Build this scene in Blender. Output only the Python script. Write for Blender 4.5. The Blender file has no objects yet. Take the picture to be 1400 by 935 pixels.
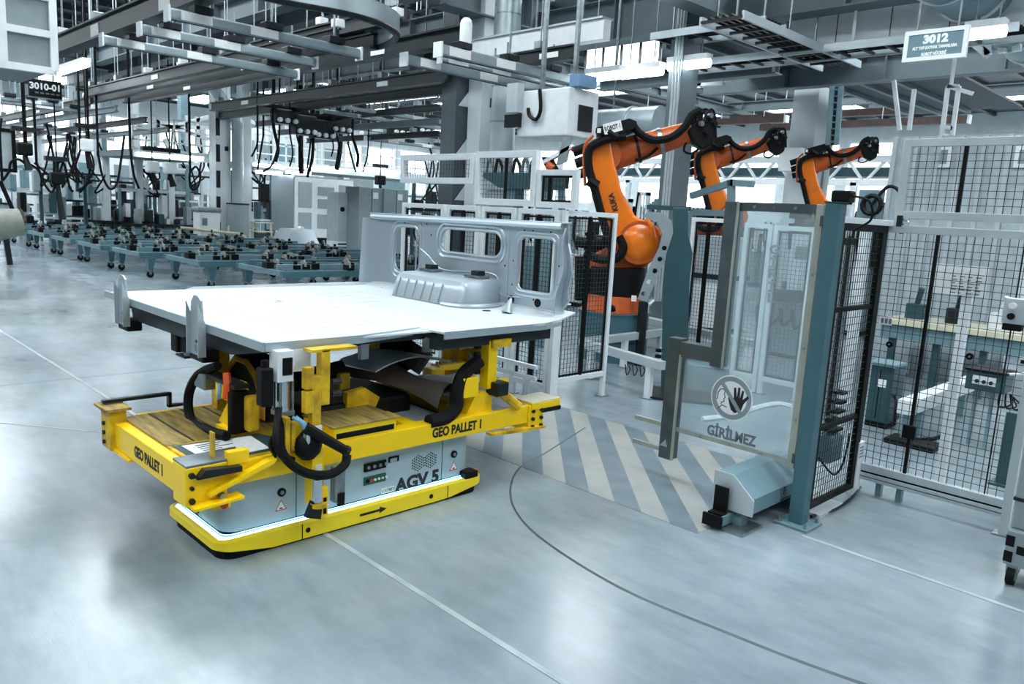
import bpy, bmesh, math, random
from mathutils import Vector, Matrix
from mathutils.geometry import tessellate_polygon
random.seed(7)
SC = bpy.context.scene
C = SC.collection
# ------------------------------------------------------------------ camera
# the hall is laid out on a square grid: X runs along the fence fronts, Y along the vehicle, Z up (metres)
CX, CY, FPX, EYE = 700.0, 467.5, 1056.857, 2.0
def _dir(x, y):
    return Vector((x - CX, -(y - CY), -FPX)).normalized()
_X = -_dir(-350.0, 233.0); _Y = _dir(1790.0, 350.0); _Z = _X.cross(_Y)
ROT = Matrix((_X, _Y, _Z))
cam_data = bpy.data.cameras.new('camera'); cam = bpy.data.objects.new('camera', cam_data); C.objects.link(cam)
cam.matrix_world = Matrix.Translation((0, 0, EYE)) @ ROT.to_4x4()
cam_data.sensor_width = 36.0; cam_data.lens = FPX / 1400.0 * 36.0
cam_data.clip_start = 0.05; cam_data.clip_end = 400
SC.camera = cam
# ------------------------------------------------------------------ world, exposure
def lin(h):
    h = h.lstrip('#'); c = [int(h[i:i+2], 16) / 255 for i in (0, 2, 4)]
    return tuple((v / 12.92 if v <= .04045 else ((v + .055) / 1.055) ** 2.4) for v in c) + (1.0,)
w = bpy.data.worlds.new('world'); SC.world = w; w.use_nodes = True
bg = w.node_tree.nodes['Background']; bg.inputs[0].default_value = lin('#DCEBF2'); bg.inputs[1].default_value = 0.07
vs = SC.view_settings; vs.view_transform = 'Standard'; vs.look = 'None'; vs.gamma = 1.0; vs.exposure = 0.82
vs.use_curve_mapping = False
# ------------------------------------------------------------------ helpers: layout
def ray(px, py):
    return ROT @ Vector((px - CX, -(py - CY), -FPX))
def F(px, py, z=0.0):
    r = ray(px, py); return Vector((0, 0, EYE)) + r * ((z - EYE) / r.z)
def PX(px, py, x):
    r = ray(px, py); return Vector((0, 0, EYE)) + r * (x / r.x)
def PY(px, py, y):
    r = ray(px, py); return Vector((0, 0, EYE)) + r * (y / r.y)
def PN(px, py, p, n):
    r = ray(px, py); o = Vector((0, 0, EYE)); return o + r * ((Vector(p) - o).dot(n) / r.dot(n))
V = Vector
UX, UY, UZ = V((1, 0, 0)), V((0, 1, 0)), V((0, 0, 1))
# ------------------------------------------------------------------ helpers: materials
MATS = {}
def mat(name, col, rough=.5, metal=0.0, var=.08, scale=6.0, bump=0.0, bscale=40.0, emit=None, estr=0.0, rvar=0.0, col2=None, spec=.5, coat=0.0, stretch=None):
    if name in MATS: return MATS[name]
    m = bpy.data.materials.new(name); m.use_nodes = True; nt = m.node_tree; b = nt.nodes['Principled BSDF']
    b.inputs['Roughness'].default_value = rough; b.inputs['Metallic'].default_value = metal
    b.inputs['Specular IOR Level'].default_value = spec
    if coat: b.inputs['Coat Weight'].default_value = coat; b.inputs['Coat Roughness'].default_value = .15
    c = lin(col)
    tc = nt.nodes.new('ShaderNodeTexCoord'); src = tc.outputs['Object']
    if stretch:
        mp = nt.nodes.new('ShaderNodeMapping'); mp.inputs['Scale'].default_value = stretch
        nt.links.new(src, mp.inputs[0]); src = mp.outputs[0]
    if var > 0 or col2:
        n = nt.nodes.new('ShaderNodeTexNoise'); n.inputs['Scale'].default_value = scale; n.inputs['Detail'].default_value = 5
        nt.links.new(src, n.inputs['Vector'])
        rp = nt.nodes.new('ShaderNodeValToRGB'); rp.color_ramp.elements[0].position = .3; rp.color_ramp.elements[1].position = .7
        d = lin(col2) if col2 else tuple(v * (1 - var * 2) for v in c[:3]) + (1,)
        e = c if col2 else tuple(min(1, v * (1 + var)) for v in c[:3]) + (1,)
        rp.color_ramp.elements[0].color = d; rp.color_ramp.elements[1].color = e
        nt.links.new(n.outputs['Fac'], rp.inputs[0]); nt.links.new(rp.outputs[0], b.inputs['Base Color'])
        if rvar:
            mr = nt.nodes.new('ShaderNodeMapRange'); mr.inputs['To Min'].default_value = max(.03, rough - rvar); mr.inputs['To Max'].default_value = min(1, rough + rvar)
            nt.links.new(n.outputs['Fac'], mr.inputs['Value']); nt.links.new(mr.outputs[0], b.inputs['Roughness'])
    else:
        b.inputs['Base Color'].default_value = c
    if bump:
        n2 = nt.nodes.new('ShaderNodeTexNoise'); n2.inputs['Scale'].default_value = bscale; n2.inputs['Detail'].default_value = 3
        nt.links.new(src, n2.inputs['Vector'])
        bp = nt.nodes.new('ShaderNodeBump'); bp.inputs['Strength'].default_value = bump; bp.inputs['Distance'].default_value = .01
        nt.links.new(n2.outputs['Fac'], bp.inputs['Height']); nt.links.new(bp.outputs[0], b.inputs['Normal'])
    if emit:
        b.inputs['Emission Color'].default_value = lin(emit); b.inputs['Emission Strength'].default_value = estr
    MATS[name] = m; return m
def glass(name, col, alpha, rough=.05):
    m = bpy.data.materials.new(name); m.use_nodes = True; nt = m.node_tree
    for n in list(nt.nodes):
        if n.type != 'OUTPUT_MATERIAL': nt.nodes.remove(n)
    t = nt.nodes.new('ShaderNodeBsdfTransparent'); g = nt.nodes.new('ShaderNodeBsdfPrincipled'); mx = nt.nodes.new('ShaderNodeMixShader')
    t.inputs[0].default_value = lin('#EEF6F8'); g.inputs['Base Color'].default_value = lin(col); g.inputs['Roughness'].default_value = rough
    no = nt.nodes.new('ShaderNodeTexNoise'); no.inputs['Scale'].default_value = 3.0
    mr = nt.nodes.new('ShaderNodeMapRange'); mr.inputs['To Min'].default_value = alpha * .7; mr.inputs['To Max'].default_value = alpha * 1.3
    nt.links.new(no.outputs['Fac'], mr.inputs['Value']); nt.links.new(mr.outputs[0], mx.inputs[0])
    nt.links.new(t.outputs[0], mx.inputs[1]); nt.links.new(g.outputs[0], mx.inputs[2])
    nt.links.new(mx.outputs[0], nt.nodes['Material Output'].inputs[0]); MATS[name] = m; return m
M_YEL = mat('yellow_paint', '#FFD302', .38, var=.03, scale=5, rvar=.08)
M_YELW = mat('worn_yellow_paint', '#F0C40A', .48, col2='#A07E1A', scale=9, rvar=.1, bump=.15)
M_DECK = mat('worn_deck_plate', '#B59A4A', .6, col2='#5E5334', scale=7, bump=.25, bscale=60, stretch=(.6, 4, 1))
M_BUMP = mat('bumper_yellow', '#FFE11A', .42, var=.03)
M_AGV = mat('agv_grey_paint', '#A9BFCA', .34, var=.04, scale=3, rvar=.05)
M_BLK = mat('black_plastic', '#07090A', .55, var=.2, scale=12, spec=.22)
M_RUB = mat('black_rubber', '#0B0D0F', .7, var=.2, scale=20, bump=.2, spec=.2)
M_DKS = mat('dark_steel', '#24292C', .42, metal=.45, var=.2, scale=10, rvar=.1)
M_STL = mat('bare_steel', '#98A2A6', .34, metal=.85, var=.12, scale=14, rvar=.1)
M_CHR = mat('bright_steel', '#D6DEE2', .16, metal=.95, var=.05)
M_ALU = mat('anodised_aluminium', '#C3CED3', .36, metal=.35, var=.05, scale=4, rvar=.06)
M_ALUW = mat('white_profile_paint', '#DEE6E9', .42, var=.04)
M_CAB = mat('galvanised_sheet', '#B5C2C9', .33, metal=.5, var=.015, scale=3, rvar=.03)
M_CABF = mat('lit_floor_sheet', '#D2DADE', .38, metal=.1, var=.012, scale=3)  # paler copy of the cab sheet, strong overhead light put into its colour
M_TEAL = mat('teal_paint', '#436A74', .42, var=.06, scale=5)
M_TEALD = mat('dark_teal_paint', '#2A4C53', .42, var=.08, scale=5)
M_TEALL = mat('pale_teal_paint', '#6D8B94', .42, var=.08, scale=4)
M_WHT = mat('white_paint', '#EDF2F4', .45, var=.03)
M_PAP = mat('white_paper', '#EDF0EE', .6, var=.04, scale=30)
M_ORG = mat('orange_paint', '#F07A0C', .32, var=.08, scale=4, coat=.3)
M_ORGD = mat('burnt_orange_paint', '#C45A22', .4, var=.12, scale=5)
M_RED = mat('red_plastic', '#C8341C', .4, var=.05)
M_HOSEO = mat('orange_hose', '#E0561A', .45, var=.05)
M_HOSEB = mat('blue_hose', '#6FA9D0', .4, var=.05)
M_BROWN = mat('brown_cover', '#5C5044', .75, col2='#3A3F42', scale=3, bump=.3, bscale=30)
M_SHEET = mat('grey_cover_sheet', '#8C9AA0', .5, var=.15, scale=4)
M_GREEN = mat('green_panel', '#1E5A4A', .4, var=.05)
M_GRYC = mat('grey_cabinet_paint', '#8A989C', .45, var=.05)
M_COLW = mat('column_paint', '#D3DCDF', .55, var=.05, scale=2)
M_BEAM = mat('beam_paint', '#667379', .5, var=.06, scale=2)
M_RAILD = mat('dark_rail_paint', '#1D262A', .4, metal=.2, var=.1)
M_ROOF = mat('roof_sheet', '#333E43', .6, var=.12, scale=1.5)
M_INK = mat('black_lettering', '#14171A', .6, var=0)
M_INKG = mat('grey_lettering', '#6C777B', .6, var=0)
M_INKW = mat('white_lettering', '#F2F6F7', .6, var=0)
M_BEIGE = mat('beige_block', '#8F9288', .55, var=.08)
M_PIPEY = mat('cream_pipe', '#D2CFB8', .45, var=.06)
M_WIRE = mat('mesh_wire', '#2E393D', .45, metal=.3, var=0)
M_LED = mat('led_strip', '#F4FBFF', .4, var=0, emit='#A6DEFF', estr=1.5)
M_TUBE = mat('lamp_tube', '#FFFFFF', .4, var=0, emit='#EEF8FF', estr=6.0)
M_SKY = mat('skylight_panel', '#FFFFFF', .5, var=0, emit='#EDF6FB', estr=9.0)
M_TUBR = mat('tube_rail_paint', '#98A6AB', .35, metal=.4, var=.05)
M_WIN = mat('bright_window', '#FFFFFF', .4, var=0, emit='#EAF4F9', estr=1.6)
M_DUCT = mat('duct_sheet', '#B4C2C7', .35, metal=.5, var=.06, scale=5)
# ------------------------------------------------------------------ helpers: meshes
class MB:
    def __init__(s): s.v = []; s.f = []
    def add(s, vs, fs):
        o = len(s.v); s.v += [tuple(p) for p in vs]; s.f += [tuple(i + o for i in f) for f in fs]; return s
    def bx(s, x0, x1, y0, y1, z0, z1):
        return s.add([(x0,y0,z0),(x1,y0,z0),(x1,y1,z0),(x0,y1,z0),(x0,y0,z1),(x1,y0,z1),(x1,y1,z1),(x0,y1,z1)],
                     [(3,2,1,0),(4,5,6,7),(0,1,5,4),(1,2,6,5),(2,3,7,6),(3,0,4,7)])
    def cb(s, c, size, rot=None):
        o = MB().bx(-size[0]/2, size[0]/2, -size[1]/2, size[1]/2, -size[2]/2, size[2]/2)
        m = rot.to_3x3() if rot else Matrix.Identity(3); c = V(c)
        return s.add([m @ V(p) + c for p in o.v], o.f)
    def bar(s, p, q, w, h, up=UZ):
        p, q = V(p), V(q); d = (q - p).normalized(); up = V(up)
        if abs(d.dot(up)) > .98: up = UX if abs(d.x) < .9 else UY
        a = d.cross(up).normalized() * (w / 2); b = a.cross(d).normalized() * (h / 2)
        vs = [p-a-b, p+a-b, p+a+b, p-a+b, q-a-b, q+a-b, q+a+b, q-a+b]
        return s.add(vs, [(3,2,1,0),(4,5,6,7),(0,1,5,4),(1,2,6,5),(2,3,7,6),(3,0,4,7)])
    def cyl(s, p, q, r0, r1=None, n=12, cap=True):
        r1 = r0 if r1 is None else r1; p, q = V(p), V(q); d = (q - p).normalized()
        up = UZ if abs(d.z) < .9 else UX; a = d.cross(up).normalized(); b = d.cross(a)
        vs = []
        for c, r in ((p, r0), (q, r1)):
            for i in range(n):
                t = 2 * math.pi * i / n; vs.append(c + (a * math.cos(t) + b * math.sin(t)) * r)
        fs = [(i, i + n, (i + 1) % n + n, (i + 1) % n) for i in range(n)]
        if cap: fs += [tuple(range(n)), tuple(range(2 * n - 1, n - 1, -1))]
        return s.add(vs, fs)
    def tube(s, pts, r, n=6, rs=None):
        pts = [V(p) for p in pts]; m = len(pts); vs = []; prev = None
        for k, p in enumerate(pts):
            d = (pts[min(k + 1, m - 1)] - pts[max(k - 1, 0)]).normalized()
            if prev is None: up = UZ if abs(d.z) < .9 else UX; a = d.cross(up).normalized()
            else: a = (prev - d * prev.dot(d)).normalized()
            prev = a; b = d.cross(a); rr = rs[k] if rs else r
            for i in range(n):
                t = 2 * math.pi * i / n; vs.append(p + (a * math.cos(t) + b * math.sin(t)) * rr)
        fs = []
        for k in range(m - 1):
            for i in range(n):
                j = (i + 1) % n; fs.append((k*n+i, k*n+j, (k+1)*n+j, (k+1)*n+i))
        fs += [tuple(range(n - 1, -1, -1)), tuple(range((m - 1) * n, m * n))]
        return s.add(vs, fs)
    def plate(s, outer, holes, o, u, v, t):
        o, u, v = V(o), V(u), V(v); n = u.cross(v).normalized() * t
        loops = [list(outer)] + [list(h) for h in holes]
        tri = tessellate_polygon([[V((p[0], p[1], 0)) for p in l] for l in loops])
        flat = [p for l in loops for p in l]; k = len(flat)
        top = [o + u * p[0] + v * p[1] for p in flat]; vs = top + [p + n for p in top]
        fs = []
        for a, b, c in tri:
            A, B, D = flat[a], flat[b], flat[c]
            cr = (B[0]-A[0])*(D[1]-A[1]) - (B[1]-A[1])*(D[0]-A[0])
            if cr < 0: b, c = c, b
            fs += [(c, b, a), (a + k, b + k, c + k)]
        i0 = 0
        for li, l in enumerate(loops):
            m = len(l); area = sum(l[i][0]*l[(i+1)%m][1] - l[(i+1)%m][0]*l[i][1] for i in range(m))
            ccw = (area > 0) == (li == 0)
            for i in range(m):
                a, b = i0 + i, i0 + (i + 1) % m
                fs.append((a, b, b + k, a + k) if ccw else (b, a, a + k, b + k))
            i0 += m
        return s.add(vs, fs)
    def grid(s, fn, nu, nv, t=0.0):
        vs = [V(fn(i / nu, j / nv)) for i in range(nu + 1) for j in range(nv + 1)]; k = nv + 1
        fs = [(i*k+j, (i+1)*k+j, (i+1)*k+j+1, i*k+j+1) for i in range(nu) for j in range(nv)]
        if t:
            N = len(vs); vs2 = [p - V((0, 0, t)) for p in vs]; fs2 = [tuple(N + q for q in reversed(f)) for f in fs]
            rim = [i*k for i in range(nu+1)] + [nu*k+j for j in range(1, nv+1)] + [i*k+nv for i in range(nu-1, -1, -1)] + [j for j in range(nv-1, 0, -1)]
            fs3 = [(rim[(i+1) % len(rim)], rim[i], rim[i]+N, rim[(i+1) % len(rim)]+N) for i in range(len(rim))]
            return s.add(vs + vs2, fs + fs2 + fs3)
        return s.add(vs, fs)
    def sphere(s, c, r, n=12, sc=(1, 1, 1)):
        vs = []; c = V(c); m = n // 2
        for i in range(m + 1):
            a = math.pi * i / m
            for j in range(n):
                b = 2 * math.pi * j / n; vs.append(c + V((math.sin(a)*math.cos(b)*r*sc[0], math.sin(a)*math.sin(b)*r*sc[1], math.cos(a)*r*sc[2])))
        fs = [(i*n+j, (i+1)*n+j, (i+1)*n+(j+1) % n, i*n+(j+1) % n) for i in range(m) for j in range(n)]
        return s.add(vs, fs)
    def mesh(s, name):
        me = bpy.data.meshes.new(name); me.from_pydata(s.v, [], s.f); me.validate(); me.update(); return me
def link(name, me, m, parent=None, smooth=False, bevel=0.0, seg=2):
    if m: me.materials.clear(); me.materials.append(m)
    o = bpy.data.objects.new(name, me); C.objects.link(o)
    if parent:
        o.parent = parent; o.matrix_parent_inverse = wmat(parent).inverted()
    if smooth:
        for p in me.polygons: p.use_smooth = True
        me.set_sharp_from_angle(angle=math.radians(38))
    if bevel:
        b = o.modifiers.new('bevel', 'BEVEL'); b.width = bevel; b.segments = seg; b.limit_method = 'ANGLE'; b.angle_limit = math.radians(40)
    return o
def wmat(o):
    m = o.matrix_basis.copy()
    return m if not o.parent else wmat(o.parent) @ o.matrix_parent_inverse @ m
def part(name, mb, m, parent, smooth=False, bevel=0.0, label=None, stuff=False):
    o = link(name, mb.mesh(name), m, parent, smooth, bevel)
    if label: o['label'] = label
    if stuff: o['kind'] = 'stuff'
    return o
def tag(o, label, cat, group=None):
    o['label'] = label; o['category'] = cat
    if group: o['group'] = group
    return o
def thing(name, label, cat, loc=(0, 0, 0), group=None, rz=0.0):
    o = bpy.data.objects.new(name, None); o.empty_display_size = .1; C.objects.link(o)
    o.location = loc; o.rotation_euler = (0, 0, rz); return tag(o, label, cat, group)
def solo(name, mb, m, label, cat, group=None, smooth=False, bevel=0.0):
    return tag(link(name, mb.mesh(name), m, None, smooth, bevel), label, cat, group)
def struct(name, mb, m, smooth=False):
    o = link(name, mb.mesh(name), m, None, smooth); o['kind'] = 'structure'; return o
def dup(root, loc, rz=None, label=None, group=None, scale=None):
    r = root.copy(); C.objects.link(r); r.location = loc
    if rz is not None: r.rotation_euler = (0, 0, rz)
    if scale: r.scale = (scale,) * 3
    if label: r['label'] = label
    if group: r['group'] = group
    for ch in list(root.children):
        c = ch.copy(); C.objects.link(c); c.parent = r; c.matrix_parent_inverse = ch.matrix_parent_inverse.copy()
        for g in list(ch.children):
            d = g.copy(); C.objects.link(d); d.parent = c; d.matrix_parent_inverse = g.matrix_parent_inverse.copy()
    return r
def text(name, s, size, o, u, v, m, parent, align='CENTER', ext=.0015, sx=1.0, bold=0.0):
    cu = bpy.data.curves.new(name, 'FONT'); cu.body = s; cu.size = size; cu.align_x = align; cu.align_y = 'CENTER'; cu.extrude = ext; cu.offset = bold
    cu.resolution_u = 3
    ob = bpy.data.objects.new(name, cu); C.objects.link(ob)
    dg = bpy.context.evaluated_depsgraph_get()
    me = bpy.data.meshes.new_from_object(ob.evaluated_get(dg)); bpy.data.objects.remove(ob); bpy.data.curves.remove(cu)
    u, v = V(u).normalized(), V(v).normalized(); n = u.cross(v); o = V(o)
    ysn = [p.co.y for p in me.vertices]; ym = (min(ysn) + max(ysn)) / 2
    for p in me.vertices: p.co.y -= ym
    for p in me.vertices: p.co = o + u * (p.co.x * sx) + v * p.co.y + n * p.co.z
    me.name = name
    return link(name, me, m, parent)
def rrect(x0, x1, y0, y1, r, n=5):
    pts = []
    for cx, cy, a0 in ((x1-r, y0+r, -90), (x1-r, y1-r, 0), (x0+r, y1-r, 90), (x0+r, y0+r, 180)):
        for i in range(n + 1):
            a = math.radians(a0 + 90 * i / n); pts.append((cx + r * math.cos(a), cy + r * math.sin(a)))
    return pts
def circ(cx, cy, r, n=24): return [(cx + r * math.cos(2*math.pi*i/n), cy + r * math.sin(2*math.pi*i/n)) for i in range(n)]
def spline(pts, k=6):
    pts = [V(p) for p in pts]; out = []
    P = [pts[0]*2 - pts[1]] + pts + [pts[-1]*2 - pts[-2]]
    for i in range(1, len(P) - 2):
        for j in range(k):
            t = j / k; a, b, c, d = P[i-1], P[i], P[i+1], P[i+2]
            out.append(.5 * ((2*b) + (c-a)*t + (2*a-5*b+4*c-d)*t*t + (3*b-a-3*c+d)*t**3))
    return out + [pts[-1]]
ORD = ['first', 'second', 'third', 'fourth', 'fifth', 'sixth', 'seventh', 'eighth', 'ninth', 'tenth', 'eleventh', 'twelfth', 'thirteenth', 'fourteenth', 'fifteenth', 'sixteenth', 'seventeenth', 'eighteenth', 'nineteenth', 'twentieth']
# ------------------------------------------------------------------ floor
def floor_material():
    m = bpy.data.materials.new('polished_concrete'); m.use_nodes = True; nt = m.node_tree; b = nt.nodes['Principled BSDF']; L = nt.links
    tc = nt.nodes.new('ShaderNodeTexCoord')
    def noise(scale, det, stretch=None, rot=0):
        n = nt.nodes.new('ShaderNodeTexNoise'); n.inputs['Scale'].default_value = scale; n.inputs['Detail'].default_value = det; n.inputs['Roughness'].default_value = .6
        mp = nt.nodes.new('ShaderNodeMapping'); mp.inputs['Scale'].default_value = stretch or (1, 1, 1); mp.inputs['Rotation'].default_value = (0, 0, rot)
        L.new(tc.outputs['Object'], mp.inputs[0]); L.new(mp.outputs[0], n.inputs['Vector']); return n
    a = noise(.55, 6); c = noise(2.2, 8, (1, 3.5, 1), .5); d = noise(14, 6, (1, 6, 1), .2)
    r1 = nt.nodes.new('ShaderNodeValToRGB'); r1.color_ramp.elements[0].position = .32; r1.color_ramp.elements[1].position = .66
    r1.color_ramp.elements[0].color = lin('#6B7A82'); r1.color_ramp.elements[1].color = lin('#9AA8AF')
    r2 = nt.nodes.new('ShaderNodeValToRGB'); r2.color_ramp.elements[0].position = .3; r2.color_ramp.elements[1].position = .62
    r2.color_ramp.elements[0].color = (.72, .75, .77, 1); r2.color_ramp.elements[1].color = (1, 1, 1, 1)
    mx = nt.nodes.new('ShaderNodeMix'); mx.data_type = 'RGBA'; mx.blend_type = 'MULTIPLY'; mx.inputs['Factor'].default_value = .7
    L.new(a.outputs['Fac'], r1.inputs[0]); L.new(c.outputs['Fac'], r2.inputs[0]); L.new(r1.outputs[0], mx.inputs['A']); L.new(r2.outputs[0], mx.inputs['B'])
    L.new(mx.outputs['Result'], b.inputs['Base Color'])
    mr = nt.nodes.new('ShaderNodeMapRange'); mr.inputs['To Min'].default_value = .14; mr.inputs['To Max'].default_value = .32
    L.new(a.outputs['Fac'], mr.inputs['Value']); L.new(mr.outputs[0], b.inputs['Roughness'])
    bp = nt.nodes.new('ShaderNodeBump'); bp.inputs['Strength'].default_value = .05; bp.inputs['Distance'].default_value = .01
    L.new(d.outputs['Fac'], bp.inputs['Height']); L.new(bp.outputs[0], b.inputs['Normal'])
    b.inputs['Specular IOR Level'].default_value = .8
    return m
fl = MB().bx(-66, 8, -8, 52, -.2, 0); floor = struct('floor', fl, floor_material())
# floor markings: thin paint on the slab
M_LINE = mat('worn_white_line', '#ABB6BA', .5, col2='#839198', scale=5)
M_STRB = mat('worn_cream_stripe', '#A3A299', .4, col2='#8C9496', scale=4)
M_STRG = mat('worn_grey_stripe', '#5C6E77', .4, col2='#728189', scale=4)
M_GRV = mat('floor_groove', '#59676D', .5, var=.1)
def pfloor(name, m, z=.0025, **k):
    o = part(name, MB().bx(k['x0'], k['x1'], k['y0'], k['y1'], 0.0005, z), m, floor); return o
pfloor('painted_line', M_LINE, x0=-40, x1=8, y0=2.36, y1=2.395)
pfloor('painted_line', M_LINE, x0=-2.05, x1=8, y0=4.80, y1=4.835)
# cross line reaching the pallet from the left
p0, p1 = F(0, 578), F(150, 592); part('painted_line', MB().bar(p0 + (p0 - p1) * 2 + UZ * .001, p1 + UZ * .001, .02, .002), M_LINE, floor)
# expansion joints cut in the slab
for x in (-9.0,): part('joint', MB().bx(x, x + .012, -8, 52, .0004, .0012), M_GRV, floor)
for y in (12.5,): part('joint', MB().bx(-66, 8, y, y + .012, .0004, .0012), M_GRV, floor)
arc = spline([F(800, 585) + UZ*.001, F(745, 620) + UZ*.001, F(710, 640) + UZ*.001, F(698, 668) + UZ*.001, F(706, 700) + UZ*.001, F(745, 740) + UZ*.001, F(850, 805) + UZ*.001, F(1000, 868) + UZ*.001, F(1130, 918) + UZ*.001, F(1330, 985) + UZ*.001], 8)
part('guide_groove', MB().tube(arc, .009, 4), M_GRV, floor)
# diagonal hatching in front of the gate
def clip(poly, f):
    out = []
    for i in range(len(poly)):
        a, b = poly[i], poly[(i + 1) % len(poly)]; fa, fb = f(a), f(b)
        if fa >= 0: out.append(a)
        if fa * fb < 0:
            t = fa / (fa - fb); out.append((a[0] + (b[0]-a[0])*t, a[1] + (b[1]-a[1])*t))
    return out
x0, x1, y0, y1 = -6.0, -2.5, 4.27, 6.0; wdt = .235
k = 0
for i in range(-4, 40):
    s = x0 + y0 + i * wdt            # stripes follow x + y = const
    poly = clip(clip([(x0, y0), (x1, y0), (x1, y1), (x0, y1)], lambda p: p[0] + p[1] - s), lambda p: s + wdt - p[0] - p[1])
    if len(poly) < 3: continue
    part('floor_stripe', MB().plate(poly, [], (0, 0, .0006), UX, UY, .0016), M_STRB if i % 2 else M_STRG, floor)
# ------------------------------------------------------------------ roof shell with skylights and far walls
roof = struct('ceiling', MB().bx(-66, 8, -8, 52, 9.2, 9.4), M_ROOF)
for x in range(-64, 8, 2): part('roof_rib', MB().bx(x, x + .16, -8, 52, 8.98, 9.2), M_ROOF, roof)
n = 0
for x in (-60, -51, -42, -33, -24, -15, -6, 2.2):  # last column is out of view, added to brighten sides turned to the camera
    for y in (-5, 4.2, 13.5, 23, 33, 43):
        o = MB().bx(x, x + 5.4, y, y + 2.3, 8.86, 8.95); n += 1
        t = part('skylight', o, M_SKY, roof)
        fr = MB(); fr.bx(x - .1, x + 5.5, y - .1, y, 8.8, 9.2).bx(x - .1, x + 5.5, y + 2.3, y + 2.4, 8.8, 9.2).bx(x - .1, x, y, y + 2.3, 8.8, 9.2).bx(x + 5.4, x + 5.5, y, y + 2.3, 8.8, 9.2)
        part('skylight_curb', fr, M_BEAM, roof)
wall_l = struct('wall_left', MB().bx(-66.3, -66, -8, 52, 0, 9.4), M_COLW)
wall_b = struct('wall_back', MB().bx(-66, 8, 52, 52.3, 0, 9.4), M_COLW)
for i in range(14):
    a = -4 + i * 4.0; part('window', MB().bx(-66, -65.94, a, a + 3.2, 3.4, 7.6), M_WIN, wall_l)
for i in range(17):
    a = -64 + i * 4.2; part('window', MB().bx(a, a + 3.4, 51.94, 52, 3.2, 7.6), M_WIN, wall_b)
# ------------------------------------------------------------------ girders and columns of the hall
def ibeam_x(mb, x0, x1, y, z0, h, fw=.3, t=.03):
    mb.bx(x0, x1, y - fw/2, y + fw/2, z0, z0 + t).bx(x0, x1, y - fw/2, y + fw/2, z0 + h - t, z0 + h).bx(x0, x1, y - .012, y + .012, z0 + t, z0 + h - t); return mb
def ibeam_y(mb, y0, y1, x, z0, h, fw=.3, t=.03):
    mb.bx(x - fw/2, x + fw/2, y0, y1, z0, z0 + t).bx(x - fw/2, x + fw/2, y0, y1, z0 + h - t, z0 + h).bx(x - .012, x + .012, y0, y1, z0 + t, z0 + h - t); return mb
NG = 0
def girder(axis, a0, a1, b, z0, h, fw=.3, m=None, stiff=2.4):
    global NG; NG += 1
    mb = MB(); (ibeam_x if axis == 'x' else ibeam_y)(mb, a0, a1, b, z0, h, fw)
    o = struct('trim_%d' % NG, mb, m or M_BEAM)
    s = MB(); k = a0 + stiff
    while k < a1:
        if axis == 'x': s.bx(k, k + .02, b - fw/2 + .01, b + fw/2 - .01, z0 + .03, z0 + h - .03)
        else: s.bx(b - fw/2 + .01, b + fw/2 - .01, k, k + .02, z0 + .03, z0 + h - .03)
        k += stiff
    part('stiffener', s, m or M_BEAM, o); return o
# ================================================================== driverless carrier
AX0, AX1, AY0, AY1 = -4.68, -3.92, 1.70, 3.68
def ring(x0, x1, y0, y1, r, n=6): return rrect(x0, x1, y0, y1, r, n)
agv = thing('guided_carrier', 'grey and yellow driverless carrier marked AGV 5 under the yellow pallet', 'vehicle', (-4.3, 2.7, 0))
b = MB(); R0 = ring(AX0 + .03, AX1 - .015, AY0 + .03, AY1 - .03, .1)
b.plate(R0, [], (0, 0, 0.0), UX, UY, .1); part('undercarriage', b, M_RUB, agv)
# bumper ring with raised ends
out = ring(AX0, AX1, AY0, AY1, .09, 6); inn = ring(AX0 + .03, AX1 - .03, AY0 + .03, AY1 - .03, .065, 6)
# densify long sides
def dens(l, step=.12):
    o = []
    for i, p in enumerate(l):
        q = l[(i + 1) % len(l)]; d = math.hypot(q[0]-p[0], q[1]-p[1]); k = max(1, int(d / step))
        for j in range(k): o.append((p[0] + (q[0]-p[0]) * j / k, p[1] + (q[1]-p[1]) * j / k))
    return o
out = dens(out)
def zb(p):
    y = p[1]; e = max(0, (2.02 - y) / .3, (y - 3.33) / .33); return .014 + min(1, e) * .05
N = len(out); vs = []; fs = []
sh = lambda p: (p[0] + (.03 if p[0] < -4.3 else -.03), min(max(p[1], AY0 + .03), AY1 - .03))
for p in out: vs += [(p[0], p[1], zb(p)), (p[0], p[1], .108), (sh(p)[0], sh(p)[1], .118), (sh(p)[0], sh(p)[1], zb(p))]
for i in range(N):
    j = (i + 1) % N
    for k in range(4): fs.append((i*4+k, j*4+k, j*4+(k+1) % 4, i*4+(k+1) % 4))
part('bumper', MB().add(vs, fs), M_BUMP, agv, smooth=True)
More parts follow.
